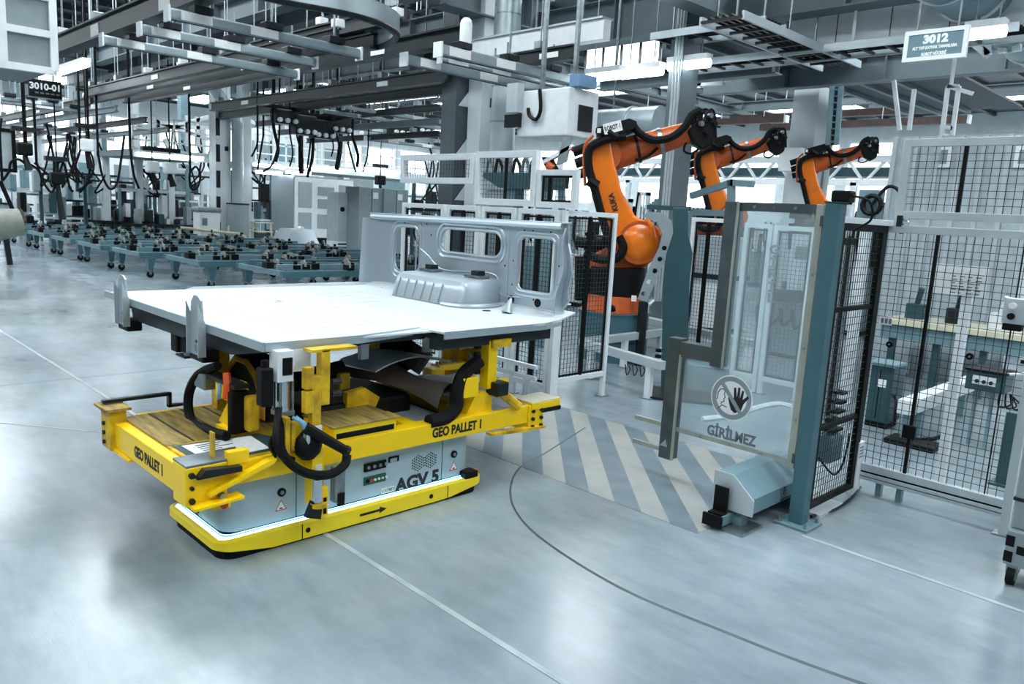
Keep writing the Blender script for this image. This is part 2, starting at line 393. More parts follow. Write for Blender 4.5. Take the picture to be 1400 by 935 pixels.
# glowing strip between bumper and body
o1 = ring(AX0 + .032, AX1 - .032, AY0 + .032, AY1 - .032, .06, 6); o2 = ring(AX0 + .06, AX1 - .06, AY0 + .06, AY1 - .06, .05, 6)
n = len(o1); vs = [(p[0], p[1], .112) for p in o1] + [(p[0], p[1], .119) for p in o2] + [(p[0], p[1], .105) for p in o2]
fs = [(i, (i+1) % n, (i+1) % n + n, i + n) for i in range(n)] + [(i + n, (i+1) % n + n, (i+1) % n + 2*n, i + 2*n) for i in range(n)] + [((i+1) % n, i, i + 2*n, (i+1) % n + 2*n) for i in range(n)]
led = part('light_strip', MB().add(vs, fs), M_LED, agv, smooth=True)
M_LEDB = mat('blue_diffuser', '#2F8FC8', .25, var=0, emit='#2E9BDC', estr=.5)
def belt(name, ins, za, zb_, m):
    q = ring(AX0 + ins, AX1 - ins, AY0 + ins, AY1 - ins, .055, 6); n = len(q); vv = [(p[0], p[1], za) for p in q] + [(p[0], p[1], zb_) for p in q]
    return part(name, MB().add(vv, [(i, (i+1) % n, (i+1) % n + n, i + n) for i in range(n)]), m, agv, smooth=True)
belt('blue_strip', .061, .118, .125, M_LEDB); belt('upper_light_strip', .062, .125, .131, M_LED)
BX = AX1 - .075
body = part('body', MB().plate(rrect(AX0 + .085, BX - .012, AY0 + .085, AY1 - .085, .06), [], (0, 0, .1), UX, UY, .36), M_BLK, agv)
def panel(y0, y1, z0=.132, z1=.45):
    return part('side_panel', MB().bx(BX - .012, BX, y0, y1, z0, z1), M_AGV, agv, bevel=.003)
ys = PX(405, 690, BX).y, PX(604, 640, BX).y
# rounded corner panels and flat middle panel
def corner_panel(y_in, y_out):
    pts = [(BX, y_in), (BX, y_out - math.copysign(.1, y_out - y_in))]
    s = 1 if y_out > y_in else -1
    for i in range(7):
        a = math.radians(90 * i / 6); pts.append((BX - .1 + .1 * math.cos(a), y_out - s * .1 + s * .1 * math.sin(a)))
    pts += [(-4.3, y_out), (-4.3, y_out - s * .012)]
    for i in range(6, -1, -1):
        a = math.radians(90 * i / 6); pts.append((BX - .1 + .088 * math.cos(a), y_out - s * .1 + s * .088 * math.sin(a)))
    pts.append((BX - .012, y_in))
    if s < 0: pts = pts[::-1]
    return MB().plate(pts, [], (0, 0, .131), UX, UY, .317)
cp = part('corner_panel', corner_panel(ys[0] - .004, AY0 + .07), M_AGV, agv, smooth=True)
cp2 = part('corner_panel', corner_panel(ys[1] + .004, AY1 - .07), M_AGV, agv, smooth=True)
part('front_panel', MB().bx(AX0 + .1, -4.304, AY0 + .07, AY0 + .085, .131, .448), M_AGV, agv)
part('rear_panel', MB().bx(AX0 + .1, -4.304, AY1 - .085, AY1 - .07, .131, .448), M_AGV, agv)
mid = panel(ys[0] + .004, ys[1] - .004, .131, .448)
YV, ZV = UY, UZ
def side(px, py, d=0.0): p = PX(px, py, BX + d); return p
# lettering and small fittings on the side
c = (side(540, 668) + side(601, 647)) / 2
text('lettering', 'AGV 5', .122, c + UZ * .004 + UX * .0005 + UZ * .0, UY, UZ, M_INK, mid, bold=.0055, sx=1.08)
p = side(530, 669.5); part('number_plate', MB().bx(BX, BX + .002, p.y - .05, p.y + .05, p.z - .018, p.z + .018), M_PAP, mid)
text('lettering', '131983', .032, p + UX * .0025, UY, UZ, M_INK, mid)
a, q = side(497, 640), side(527, 640)
bp = part('control_panel', MB().bx(BX, BX + .012, a.y, q.y, p.z + .16, p.z + .215), M_BLK, mid, bevel=.004)
for k in range(4): part('port', MB().cyl((BX + .012, a.y + .03 + k * .045, p.z + .188), (BX + .017, a.y + .03 + k * .045, p.z + .188), .012, n=10), M_STL, bp)
bp = part('connector_panel', MB().bx(BX, BX + .01, a.y, q.y, p.z + .07, p.z + .125), M_GREEN, mid, bevel=.003)
for k, mm in enumerate((M_BLK, M_RED, M_WHT, M_WHT, M_WHT, M_WHT)): part('button', MB().cyl((BX + .01, a.y + .025 + k * .029, p.z + .098), (BX + .018, a.y + .025 + k * .029, p.z + .098), .012 if k < 2 else .008, n=10), mm, bp)
part('handle_slot', MB().plate(rrect(0, .085, 0, .04, .006), [rrect(.014, .071, .0, .026, .003)], (BX + .0005, q.y + .02, p.z + .185), UY, UZ, .003), M_BLK, mid)
# hexagonal vent fields of punched holes
for cx, cy in ((571.5, 633), (588.5, 629)):
    c = side(cx, cy); mb = MB()
    for i in range(-3, 4):
        for j in range(-3, 4):
            if abs(i + j) <= 3:
                y = c.y + (j + i / 2) * .0165 * 0 + i * .0155; z = c.z + (j + i / 2) * .018
                mb.cyl((BX - .001, y, z), (BX + .0012, y, z), .0056, n=6)
    o = part('vent', mb, M_BLK, mid)
def fitting(par, px, py):
    c = side(px, py); o = part('key_switch', MB().cyl(c, c + UX * .012, .026, n=16), M_BLK, par); part('switch_face', MB().cyl(c + UX * .012, c + UX * .016, .013, n=10), M_STL, o)
fitting(cp, 384.5, 672.5); fitting(cp2, 620, 620.5)
def triangle(par, px, py, s=.075):
    c = side(px, py) + UX * .0006
    o = part('warning_label', MB().plate([(-s/2, -s*.4), (s/2, -s*.4), (0, s*.5)], [], c, UY, UZ, .001), M_RED, par)
    q = s * .78; part('label_face', MB().plate([(-q/2, -q*.4), (q/2, -q*.4), (0, q*.5)], [], c + UX * .001, UY, UZ, .001), M_PAP, o)
    part('label_mark', MB().plate([(-.012, -.02), (.012, -.02), (.008, -.012), (-.008, -.012)], [], c + UX * .002, UY, UZ, .0008), M_INK, o)
triangle(cp, 384, 691); triangle(cp2, 620, 637)
for y in (PX(421, 731, AX1).y, PX(589, 686, AX1).y): part('bolt', MB().cyl((AX1 - .002, y, .062), (AX1 + .004, y, .062), .016, n=12), M_BLK, agv)
for y in ys: part('bumper_joint', MB().bx(AX1 - .004, AX1 + .0012, y - .003, y + .003, .014, .108), M_BLK, agv)
y = PX(510, 704, AX1).y
part('arrow', MB().plate([(-.1, -.008), (.05, -.008), (.05, -.022), (.105, 0), (.05, .022), (.05, .008), (-.1, .008)], [], (AX1 + .0004, y, .064), UY, UZ, .0012), M_INK, agv, label='black direction arrow')
_q = PY(257, 696, AY0 + .068); text('lettering', 'AGV 5', .12, (_q.x, AY0 + .068, _q.z), UX, UZ, M_INK, agv, bold=.006)
sc = part('scanner', MB().bx(AX1 - .1, AX1 - .005, 3.50, 3.62, .11, .16), M_BLK, agv, bevel=.01)
part('scanner_lamp', MB().cyl((AX1 - .05, 3.62, .135), (AX1 - .05, 3.645, .135), .02, n=10), M_ORG, sc)
c = PX(303, 688, BX + .01); es = part('emergency_stop', MB().bx(c.x - .03, c.x + .01, c.y - .05, c.y + .05, c.z - .03, c.z + .03), M_YEL, agv, bevel=.004)
part('stop_button', MB().cyl(c + UX * .01, c + UX * .04, .018, .022, n=12), M_RED, es)

# ================================================================== fixture pallet
pal = thing('geo_pallet', 'yellow steel fixture pallet marked GEO PALLET 1 riding on the carrier', 'pallet', (-4.5, 2.8, .45))
PXN, PXF = -3.89, -5.14            # near and far side faces
T0, T1 = .452, .585
def beam(name, x0, x1, y0, y1, z0=T0, z1=T1, m=M_YEL, bev=.006): return part(name, MB().bx(x0, x1, y0, y1, z0, z1), m, pal, bevel=bev)
near = beam('side_beam', PXN - .12, PXN, 1.70, 4.06)
far = beam('side_beam', PXF, PXF + .12, 1.70, 4.06)
front = beam('end_beam', PXF, PXN, 1.53, 1.70, .415, .575)
rear = beam('end_beam', PXF + .12, PXN - .12, 3.62, 3.75)
beam('cross_beam', PXF + .12, PXN - .12, 2.30, 2.42); beam('cross_beam', PXF + .12, PXN - .12, 3.0, 3.1)
c = PX(626, 591, PXN); c.z = .5185; text('lettering', 'GEO PALLET 1', .088, c + UX * .0005, UY, UZ, M_INK, near, sx=.8, bold=.0035)
c = PY(203, 630, 1.53); text('lettering', 'GEO PALLET 1', .088, (c.x, 1.5295, .49), UX, UZ, M_INK, front, sx=.8, bold=.0035)
deck = part('deck_plate', MB().bx(PXF + .05, -4.35, 1.60, 2.28, T1 - .01, T1 + .004), M_DECK, pal, bevel=.002)
part('deck_plate', MB().bx(-4.35, PXN - .02, 1.60, 2.28, T1 - .012, T1 + .001), M_YELW, pal)
for q in (1.75, 1.95, 2.1): part('deck_seam', MB().bx(PXF + .06, -4.36, q, q + .012, T1 + .004, T1 + .006), M_DKS, deck)
dp = MB().plate([(-4.33, 1.62), (-3.95, 1.63), (-3.96, 2.14), (-4.08, 2.2), (-4.3, 2.12)], [], (0, 0, T1 + .001), UX, UY, .004); pouch = part('document_sleeve', dp, M_TEALD, pal)
sheet = part('document', MB().plate([(-4.3, 1.66), (-3.98, 1.67), (-3.99, 2.04), (-4.27, 2.06)], [], (0, 0, T1 + .005), UX, UY, .002), M_PAP, pouch)
for k in range(7): part('print_line', MB().bx(-4.26 + .035 * k, -4.245 + .035 * k, 1.72, 1.72 + random.uniform(.1, .24), T1 + .007, T1 + .0076), M_INKG, sheet)
# near front corner block with bolts and guide wedge
cb = part('corner_block', MB().bx(PXN - .16, PXN + .012, 1.515, 1.74, .385, .60), M_YEL, pal, bevel=.006)
part('wear_plate', MB().bx(PXN - .17, PXN + .01, 1.52, 1.86, .60, .612), M_STL, cb)
for z in (.42, .49, .56): part('bolt', MB().cyl((PXN + .012, 1.545, z), (PXN + .03, 1.545, z), .017 if z != .49 else .012, n=6), M_DKS, cb)
part('bolt', MB().cyl((PXN + .012, 1.70, .42), (PXN + .05, 1.70, .42), .02, n=6), M_STL, cb)
part('guide_wedge', MB().plate([(1.56, .545), (1.80, .545), (1.80, .575), (1.60, .59)], [], (PXN + .012, 0, 0), UY, UZ, .05), M_DKS, cb)
part('guide_plate', MB().plate([(1.53, .385), (1.80, .40), (1.80, .415), (1.53, .40)], [], (PXN + .0, 0, 0), UY, UZ, .09), M_YEL, cb)
part('guide_plate', MB().plate([(1.62, .44), (1.98, .555), (2.0, .58), (1.96, .58), (1.62, .46)], [], (PXN + .02, 0, 0), UY, UZ, .05), M_YEL, cb)
part('stop_tab', MB().bx(PXN - .03, PXN + .02, 1.74, 1.86, .575, .65), M_YEL, cb, bevel=.004)
part('flag_post', MB().bx(PXN - .10, PXN - .05, 1.69, 1.70, .60, .75), M_YELW, cb)
# far front corner block with black handle
fb = part('corner_block', MB().bx(PXF - .04, PXF + .13, 1.50, 1.60, .40, .66), M_YELW, pal, bevel=.006)
part('cap_plate', MB().bx(PXF - .07, PXF + .16, 1.47, 1.62, .655, .672), M_DECK, fb)
hd = MB(); hd.bx(PXF - .02, PXF + .02, 1.50, 1.92, .68, .70).bx(PXF - .02, PXF + .02, 1.90, 1.92, .60, .70).bx(PXF - .02, PXF + .02, 1.90, 2.05, .60, .615)
part('handle', hd, M_DKS, fb)
for z in (.44, .5, .56): part('bolt', MB().cyl((PXF + .03, 1.50, z), (PXF + .03, 1.485, z), .014, n=6), M_DKS, fb)
part('toe_plate', MB().bx(PXF, PXF + .4, 1.515, 1.56, .395, .412), M_YEL, fb)
# right hand end block
yb = 4.06; rb = part('corner_block', MB().bx(PXN - .18, PXN + .012, yb, yb + .16, .385, .585), M_YEL, pal, bevel=.006)
part('cap_block', MB().bx(PXN - .2, PXN + .02, yb + .02, yb + .34, .545, .60), M_YEL, rb, bevel=.006); part('cap_plate', MB().bx(PXN - .2, PXN + .018, yb + .02, yb + .34, .60, .607), M_PIPEY, rb)
part('pad', MB().bx(PXN - .1, PXN + .024, yb + .14, yb + .34, .515, .545), M_BLK, rb)
for yy in (yb + .04, yb + .13):
    for z in (.42, .48, .54): part('bolt', MB().cyl((PXN + .012, yy, z), (PXN + .028, yy, z), .015, n=6), M_DKS, rb)
part('guide_plate', MB().plate([(3.66, .425), (4.0, .40), (4.22, .40), (4.22, .415), (4.0, .425), (3.66, .44)], [], (PXN - .02, 0, 0), UY, UZ, .06), M_YELW, rb)
part('deck_plate', MB().bx(PXF + .12, PXN - .03, 3.74, 4.06, T1 - .008, T1 + .006), M_SHEET, pal)
rb2 = part('corner_block', MB().bx(PXF - .01, PXF + .16, yb, yb + .3, .385, .60), M_YEL, pal, bevel=.006)
# raised box on the near beam with a slot
bxp = part('tool_box', MB().bx(PXN - .36, PXN - .004, 2.40, 2.86, T1 + .0, T1 + .085), M_YEL, pal, bevel=.005)
part('box_lid', MB().bx(PXN - .36, PXN + .004, 2.39, 2.88, T1 + .085, T1 + .092), M_DECK, bxp)
part('slot', MB().bx(PXN - .03, PXN - .002, 2.42, 2.84, T1 + .015, T1 + .05), M_BLK, bxp)
part('floor_pan', MB().bx(PXF + .12, PXN - .12, 2.42, 3.62, T0 - .0, T0 + .03), M_BLK, pal)
part('pan_sheet', MB().bx(-4.6, PXN - .10, 2.9, 3.4, T1 - .03, T1 - .02), M_SHEET, pal)
# ================================================================== sheet-metal cab floor carried on the pallet
cab = thing('cab_underbody', 'bare sheet metal truck cab floor with upright rear wall on the pallet posts', 'vehicle body', (-5.2, 3.2, 1.1))
BZ = 1.2
def rib(x, y):
    p = ((x + 6.6) / .205) % 1.0
    h = max(0, min(1, (abs(p - .5) * -1 + .36) / .07)) * .022
    e = max(0, min(1, (x + 6.52) / .06)) * max(0, min(1, (-4.06 - x) / .06)) * max(0, min(1, (4.0 - y) / .12)) * max(0, min(1, (y - 2.06) / .05))
    return h * e
def floor_fn(u, v):
    x = -6.66 + u * 2.69; y = 2.0 + v * 2.62
    z = BZ + rib(x, y)
    if y > 4.35: z += ((y - 4.35) / .27) ** 2 * .05
    return (x, y, z)
fp = part('floor_panel', MB().grid(floor_fn, 210, 40, .012), M_CABF, cab, smooth=True)
part('side_flange', MB().plate([(-4.1, 3.16), (-3.84, 3.18), (-3.85, 3.85), (-3.84, 4.13), (-3.93, 4.42), (-4.1, 4.62)], [], (0, 0, BZ - .006), UX, UY, .012), M_CABF, cab)
part('side_flange', MB().plate([(-6.8, 2.75), (-6.6, 2.6), (-6.6, 4.62), (-6.86, 4.62)], [], (0, 0, BZ - .006), UX, UY, .012), M_CAB, cab)
lip = MB()
for a, q in (((-3.97, 2.0), (-3.97, 2.62)), ((-3.97, 2.62), (-4.08, 3.16)), ((-3.84, 3.18), (-3.85, 3.85)), ((-3.85, 3.85), (-3.85, 4.15)), ((-3.85, 4.15), (-3.94, 4.42))):
    part('edge_lip', MB().bar((a[0], a[1], BZ - .015), (q[0], q[1], BZ - .015), .012, .05), M_CAB, cab)
part('front_lip', MB().bx(-6.66, -3.97, 1.985, 2.0, BZ - .04, BZ + .012), M_CAB, cab)
for i, (px, py) in enumerate(((465, 404), (427, 412), (516, 408), (381, 411))):
    p = F(px, py, BZ + .02); part('drain_hole', MB().cyl((p.x, p.y, BZ + .0165), (p.x, p.y, BZ + .0185), .022, n=12), M_BLK, fp)
for px, py in ((665, 425), (688, 421), (526, 393), (505, 385)):
    p = F(px, py, BZ); part('drain_hole', MB().cyl((p.x, p.y, BZ + .001), (p.x, p.y, BZ + .004), .036, n=16), M_BLK, fp)
# dark frame below the floor
def under(name, x0, x1, y0, y1, z0, z1, m=M_DKS): return part(name, MB().bx(x0, x1, y0, y1, z0, z1), m, cab, bevel=.004)
M_UND = mat('dark_primer', '#2A3236', .5, metal=.2, var=.15)
part('front_member', MB().plate([(-6.15, -.16), (-5.2, -.15), (-5.05, -.1), (-4.82, -.15), (-4.45, -.14), (-4.0, -.05), (-4.0, -.012), (-6.2, -.012)], [], (0, 2.06, BZ), UX, UZ, .03), M_UND, cab)
under('side_sill', -4.16, -4.06, 2.05, 3.2, BZ - .07, BZ - .012, M_UND); under('side_sill', -4.02, -3.93, 3.2, 4.3, BZ - .13, BZ - .012, M_UND)
under('side_sill', -6.6, -6.5, 2.05, 4.5, BZ - .12, BZ - .012, M_UND)
for x in (-5.85, -4.85): under('chassis_rail', x - .05, x + .05, 2.06, 4.5, BZ - .14, BZ - .012, M_UND)
for y in (2.7, 3.4, 4.1): under('cross_member', -6.5, -4.16, y - .05, y + .05, BZ - .1, BZ - .014, M_UND)
# two upright hinge brackets on the front edge
for x in (-6.13, -4.78):
    u = part('hinge_bracket', MB().plate([(-.09, -.18), (.09, -.18), (.1, .0), (.075, .17), (.03, .195), (-.03, .195), (-.075, .15), (-.085, .0)], [circ(.0, -.1, .022, 10)], (x, 1.96, BZ - .01), UX, UZ, .012), M_CAB, cab)
    for s in (-1, 1): part('bracket_flange', MB().plate([(0, -.18), (.05, -.18), (.05, .02), (0, .16)], [], (x + s * .088, 1.92, BZ - .01), UY, UZ, .01), M_CAB, u)
    part('bracket_boot', MB().bx(x - .11, x + .09, 1.95, 2.06, BZ - .23, BZ - .15), M_BLK, u, bevel=.01)
    part('bracket_ring', MB().cyl((x + .02, 1.948, BZ - .14), (x + .02, 1.94, BZ - .14), .03, n=14), M_STL, u)
# white tunnel brackets under the floor
for px in (497, 584):
    p = PX(px, 470, -4.35); part('tunnel_bracket', MB().bx(-4.37, -4.33, p.y - .03, p.y + .03, BZ - .23, BZ - .06), M_CAB, cab)
a = PX(497, 480, -4.4).y; q = PX(600, 480, -4.4).y
part('tunnel_cover', MB().grid(lambda u, v: (-4.75 + .5 * u, a + (q - a) * v, BZ - .26 - .07 * (2*v-1)**2 + .03 * u), 4, 10, .01), M_CAB, cab, smooth=True)
# rear wall with three windows
WY = 4.6
outer = [(-6.78, 1.22), (-6.72, 1.205), (-4.2, 1.215), (-4.07, 1.27), (-4.02, 1.33), (-4.04, 1.42), (-4.0, 1.54), (-4.03, 1.7), (-4.06, 1.78), (-4.07, 1.93), (-4.1, 1.945), (-6.66, 1.915), (-6.76, 1.905), (-6.80, 1.88), (-6.80, 1.6), (-6.77, 1.5)]
w1 = rrect(-6.36, -5.96, 1.37, 1.80, .1); w2 = rrect(-5.63, -4.82, 1.62, 1.815, .095); w3 = rrect(-4.60, -4.20, 1.37, 1.80, .06)
wl = part('rear_wall', MB().plate(outer, [w1, w2, w3], (0, WY, 0), UX, UZ, .02), M_CAB, cab)
def rim(pts, off, y, r, name='window_rim'):
    cx = sum(p[0] for p in pts) / len(pts); cz = sum(p[1] for p in pts) / len(pts); h = max(p[1] for p in pts) - cz; wd = max(p[0] for p in pts) - cx
    q = [V((cx + (p[0]-cx) * (1 + off / wd), y, cz + (p[1]-cz) * (1 + off / h))) for p in pts]; q += [q[0], q[1]]
    return part(name, MB().tube(q, r, 6), M_CAB, wl, smooth=True)
for wn, sc in ((w1, .02), (w2, .015), (w3, .016)): rim(wn, sc, WY - .022, .011)
rim(w2, .055, WY - .02, .018); rim(w3, .05, WY - .018, .007); rim(w1, .06, WY - .018, .009)
part('top_flange', MB().bar((-6.74, WY - .02, 1.915), (-4.07, WY - .02, 1.94), .09, .014), M_CAB, wl, smooth=False, bevel=.004)
part('top_bead', MB().tube([(-6.72, WY - .05, 1.885), (-5.9, WY - .05, 1.895), (-5.1, WY - .05, 1.905), (-4.1, WY - .05, 1.915)], .028, 8), M_CAB, wl, smooth=True)
for x in (-6.0, -5.93, -4.72): part('press_line', MB().bar((x, WY - .022, 1.24), (x, WY - .022, 1.86), .012, .008, UY), M_CAB, wl)
part('press_line', MB().tube(spline([(-5.95, WY - .021, 1.62), (-5.8, WY - .021, 1.55), (-5.72, WY - .021, 1.5), (-5.55, WY - .021, 1.44), (-4.95, WY - .021, 1.47), (-4.82, WY - .021, 1.4), (-4.78, WY - .021, 1.3), (-4.55, WY - .021, 1.3)]), .008, 6), M_CAB, wl, smooth=True)
# curved corner pillars
part('corner_pillar', MB().grid(lambda u, v: (-6.8 + .42 * (1 - math.cos(u * 1.57)), WY - .02 - .12 * (1 - math.sin(u * 1.57)) * (1 - .25 * v), 1.21 + .66 * v), 10, 6), M_CAB, wl, smooth=True)
part('corner_pillar', MB().grid(lambda u, v: (-4.02 - .02 * math.sin(v * 9) - .05 * math.sin(u * 1.57), WY - .0 - .16 * math.cos(u * 1.57) * (1.05 - .5 * v), 1.24 + .66 * v), 8, 14), M_CAB, wl, smooth=True)
for x, z in ((-6.6, 1.83), (-6.55, 1.84), (-6.2, 1.845), (-5.85, 1.85), (-5.6, 1.85), (-5.0, 1.855), (-4.9, 1.86), (-4.55, 1.86), (-4.45, 1.86), (-4.25, 1.86), (-4.66, 1.6), (-4.66, 1.4), (-4.14, 1.6), (-4.4, 1.3), (-4.15, 1.45), (-5.78, 1.75), (-4.76, 1.55)):
    part('punched_hole', MB().cyl((x, WY - .0215, z), (x, WY - .019, z), .009, n=8), M_BLK, wl)
for x, z in ((-4.66, 1.275), (-4.35, 1.28), (-6.15, 1.27)): part('grommet', MB().cyl((x, WY - .026, z), (x, WY - .019, z), .035, n=14), M_BLK, wl)
# engine hump in front of the wall
def hump(u, v):
    a = u * 2 - 1; sx = math.copysign(abs(a) ** .8, a); x = -5.29 + .5 * sx
    prof = [(4.12, 1.205), (4.14, 1.27), (4.17, 1.36), (4.2, 1.405), (4.25, 1.42), (4.45, 1.425), (4.6, 1.43)]
    k = v * 6; i = min(5, int(k)); f = k - i; y = prof[i][0] + (prof[i+1][0]-prof[i][0]) * f; z = prof[i][1] + (prof[i+1][1]-prof[i][1]) * f
    e = max(0, (abs(a) - .86) / .14); z = 1.205 + (z - 1.205) * math.sqrt(max(0, 1 - e ** 2.5)); y += e * e * .1 * (1 - v)
    return (x, y, z)
hp = part('engine_hump', MB().grid(hump, 40, 18), M_CAB, cab, smooth=True)
for k in range(6): x = -5.68 + k * .12; part('hump_groove', MB().bar((x, 4.118, 1.215), (x, 4.168, 1.37), .008, .006, UY), M_SHEET, hp)
for x in (-5.62, -4.98): br = part('latch_bracket', MB().bx(x - .1, x + .1, 4.4, 4.52, 1.43, 1.45), M_STL, hp); part('latch', MB().bx(x - .03, x + .06, 4.42, 4.5, 1.45, 1.49), M_DKS, br)
part('hump_bead', MB().tube(spline([(-5.0, 4.1, 1.215), (-4.85, 4.12, 1.215), (-4.74, 4.25, 1.218), (-4.7, 4.5, 1.225)]), .018, 6), M_CAB, hp, smooth=True)
part('stud_cone', MB().cyl((-4.42, 4.3, 1.205), (-4.42, 4.34, 1.32), .05, .008, n=12), M_CAB, fp, smooth=True)

# ================================================================== posts, clamps and hoses of the pallet
def post(x, y, z0, z1, w=.07, d=.07, m=M_YEL): return part('support_post', MB().bx(x - w/2, x + w/2, y - d/2, y + d/2, z0, z1), m, pal, bevel=.004)
# near left post, hanging over the beam
p1 = post(-3.86, 2.25, .40, 1.02, .05, .06, M_YELW); part('post_head', MB().bx(-3.90, -3.84, 2.28, 2.34, .84, 1.17), M_YELW, p1, bevel=.006)
part('post_arm', MB().bx(-3.94, -3.84, 2.22, 2.52, 1.155, 1.172), M_YELW, p1); part('post_foot', MB().bx(-3.89, -3.81, 2.21, 2.29, .26, .60), M_YEL, p1, bevel=.004)
for z in (1.0, .86): part('post_clamp', MB().bx(-3.87, -3.82, 2.17, 2.225, z - .05, z + .08), M_YELW, p1, bevel=.006)
part('post_tag', MB().bx(-3.809, -3.805, 2.23, 2.27, .46, .50), M_PAP, p1); part('post_tag', MB().bx(-3.829, -3.823, 2.24, 2.28, .70, .73), M_PAP, p1)
part('post_bolt', MB().cyl((-3.86, 2.36, .9), (-3.86, 2.42, .9), .022, n=8), M_DKS, p1); part('post_bolt', MB().cyl((-3.86, 2.36, .97), (-3.86, 2.42, .97), .018, n=8), M_DKS, p1)
# clamp motor in front of it: white block with bright cylinder
ck = part('clamp_unit', MB().bx(-4.0, -3.9, 2.04, 2.14, .99, 1.17), M_ALUW, pal, bevel=.006)
part('clamp_window', MB().bx(-3.902, -3.896, 2.07, 2.13, 1.03, 1.13), M_BLK, ck); part('clamp_plate', MB().bx(-3.98, -3.96, 2.14, 2.28, 1.03, 1.16), M_ALUW, ck)
part('clamp_cylinder', MB().cyl((-3.95, 2.10, .82), (-3.95, 2.10, .99), .043, n=14), M_CHR, ck, smooth=True)
for dx, dy in ((-.04, -.04), (.04, -.04), (.04, .04), (-.04, .04)): part('tie_rod', MB().cyl((-3.95 + dx, 2.10 + dy, .80), (-3.95 + dx, 2.10 + dy, 1.0), .007, n=6), M_STL, ck)
part('cylinder_end', MB().bx(-4.0, -3.9, 2.05, 2.15, .79, .82), M_STL, ck, bevel=.004)
part('valve_box', MB().bx(-3.98, -3.9, 1.95, 2.02, .86, 1.08), M_BLK, ck, bevel=.01); part('valve_cap', MB().cyl((-3.94, 1.985, 1.08), (-3.94, 1.985, 1.12), .022, n=10), M_BLK, ck)
# black clamp hanging below the far bracket
p = PY(257, 465, 2.1); lk = part('hanging_clamp', MB().bx(p.x - .05, p.x + .06, 2.06, 2.16, .93, 1.13), M_BLK, pal, bevel=.008)
part('clamp_block', MB().bx(p.x - .16, p.x - .05, 2.04, 2.14, .92, 1.06), M_BLK, lk, bevel=.012); part('clamp_cylinder', MB().cyl((p.x + .02, 2.1, .9), (p.x + .02, 2.1, 1.02), .035, n=12), M_STL, lk)
part('clamp_foot', MB().bx(p.x - .1, p.x + .06, 2.05, 2.15, .895, .91), M_DKS, lk, bevel=.004)
# back left post and the black hood
post(-5.0, 2.2, .58, 1.19, .09, .09, M_YELW)
hood = MB().plate([(-.33, 0), (.33, 0), (.33, .12), (.2, .3), (.07, .38), (-.12, .38), (-.26, .27), (-.33, .1)], [], (-4.78, 2.42, .60), UX, UZ, .16)
hd = part('black_hood', hood, M_RUB, pal, bevel=.01); 
rimpts = [(-.29, .1), (-.22, .25), (-.1, .345), (.06, .345), (.18, .28), (.3, .11)]
part('hood_rim', MB().tube([(-4.78 + a, 2.25, .60 + q) for a, q in rimpts], .02, 6), M_YELW, hd)
part('hood_plate', MB().plate([(.2, .02), (.34, .02), (.34, .12), (.25, .22)], [], (-4.78, 2.24, .60), UX, UZ, .012), M_YELW, hd)
part('orange_hose', MB().tube(spline([PY(310, 510, 1.98), PY(311, 530, 1.97), PY(309, 545, 1.96)]), .024, 8), M_HOSEO, pal, smooth=True)
part('blue_hose', MB().tube(spline([PY(300, 525, 1.96), PY(300, 535, 1.95), PY(299, 545, 1.95)]), .012, 6), M_HOSEB, pal, smooth=True)
part('black_hose', MB().tube(spline([PY(298, 500, 2.0), PY(272, 512, 1.97), PY(258, 540, 1.95), PY(262, 575, 1.93), PY(290, 590, 1.9), PY(310, 596, 1.9)]), .03, 8), M_RUB, pal, smooth=True)
# toggle clamp on the left deck
class SH(MB):
    def bx(s, a, b, *r): return MB.bx(s, a - .17, b - .17, *r)
tb = part('toggle_base', SH().bx(-4.36, -4.16, 1.96, 2.10, .59, .62), M_YEL, pal, bevel=.004)
part('toggle_upright', MB().plate([(0, 0), (.12, 0), (.12, .26), (.03, .26), (.0, .2)], [], (-4.41, 2.08, .62), -UX, UZ, .04), M_YEL, tb)
part('toggle_gusset', MB().plate([(0, 0), (.16, 0), (.02, .16), (0, .16)], [], (-4.42, 2.0, .62), -UX, UZ, .03), M_YEL, tb)
part('toggle_head', SH().bx(-4.42, -4.22, 1.98, 2.06, .78, .88), M_YEL, tb, bevel=.015)
part('toggle_arm', SH().bx(-4.62, -4.12, 1.97, 2.07, .88, .905), M_DKS, tb, bevel=.006)
part('toggle_jaw', SH().bx(-4.66, -4.5, 1.95, 2.07, .80, .90), M_STL, tb, bevel=.008)
part('toggle_plate', SH().bx(-4.14, -4.07, 2.03, 2.11, .62, .84), M_YELW, tb, bevel=.02); part('toggle_black', SH().bx(-4.2, -4.14, 1.96, 2.08, .6, .86), M_BLK, tb, bevel=.01)
# black cable loom hanging down over the side beam with the small clamp below
part('cable_loom', MB().tube(spline([(-3.9, 2.08, .78), (-3.86, 2.03, .68), (-3.83, 2.05, .58), (-3.80, 2.12, .50), (-3.79, 2.22, .45), (-3.79, 2.33, .435), (-3.80, 2.42, .47), (-3.82, 2.45, .52)]), .027, 8), M_RUB, pal, smooth=True)
part('cable_loom', MB().tube(spline([(-3.92, 2.06, .84), (-3.84, 2.0, .70), (-3.82, 2.02, .60), (-3.83, 2.1, .55)]), .02, 7), M_BLK, pal, smooth=True)
part('yellow_bracket', MB().bx(-3.9, -3.84, 2.06, 2.09, .585, .80), M_YELW, pal, bevel=.004); part('yellow_bracket', MB().bx(-3.93, -3.85, 2.1, 2.2, .585, .76), M_YELW, pal, bevel=.02)
part('blue_hose', MB().tube(spline([(-3.84, 2.10, .80), (-3.815, 2.15, .76), (-3.81, 2.165, .68), (-3.815, 2.155, .60)]), .011, 6), M_HOSEB, pal, smooth=True)
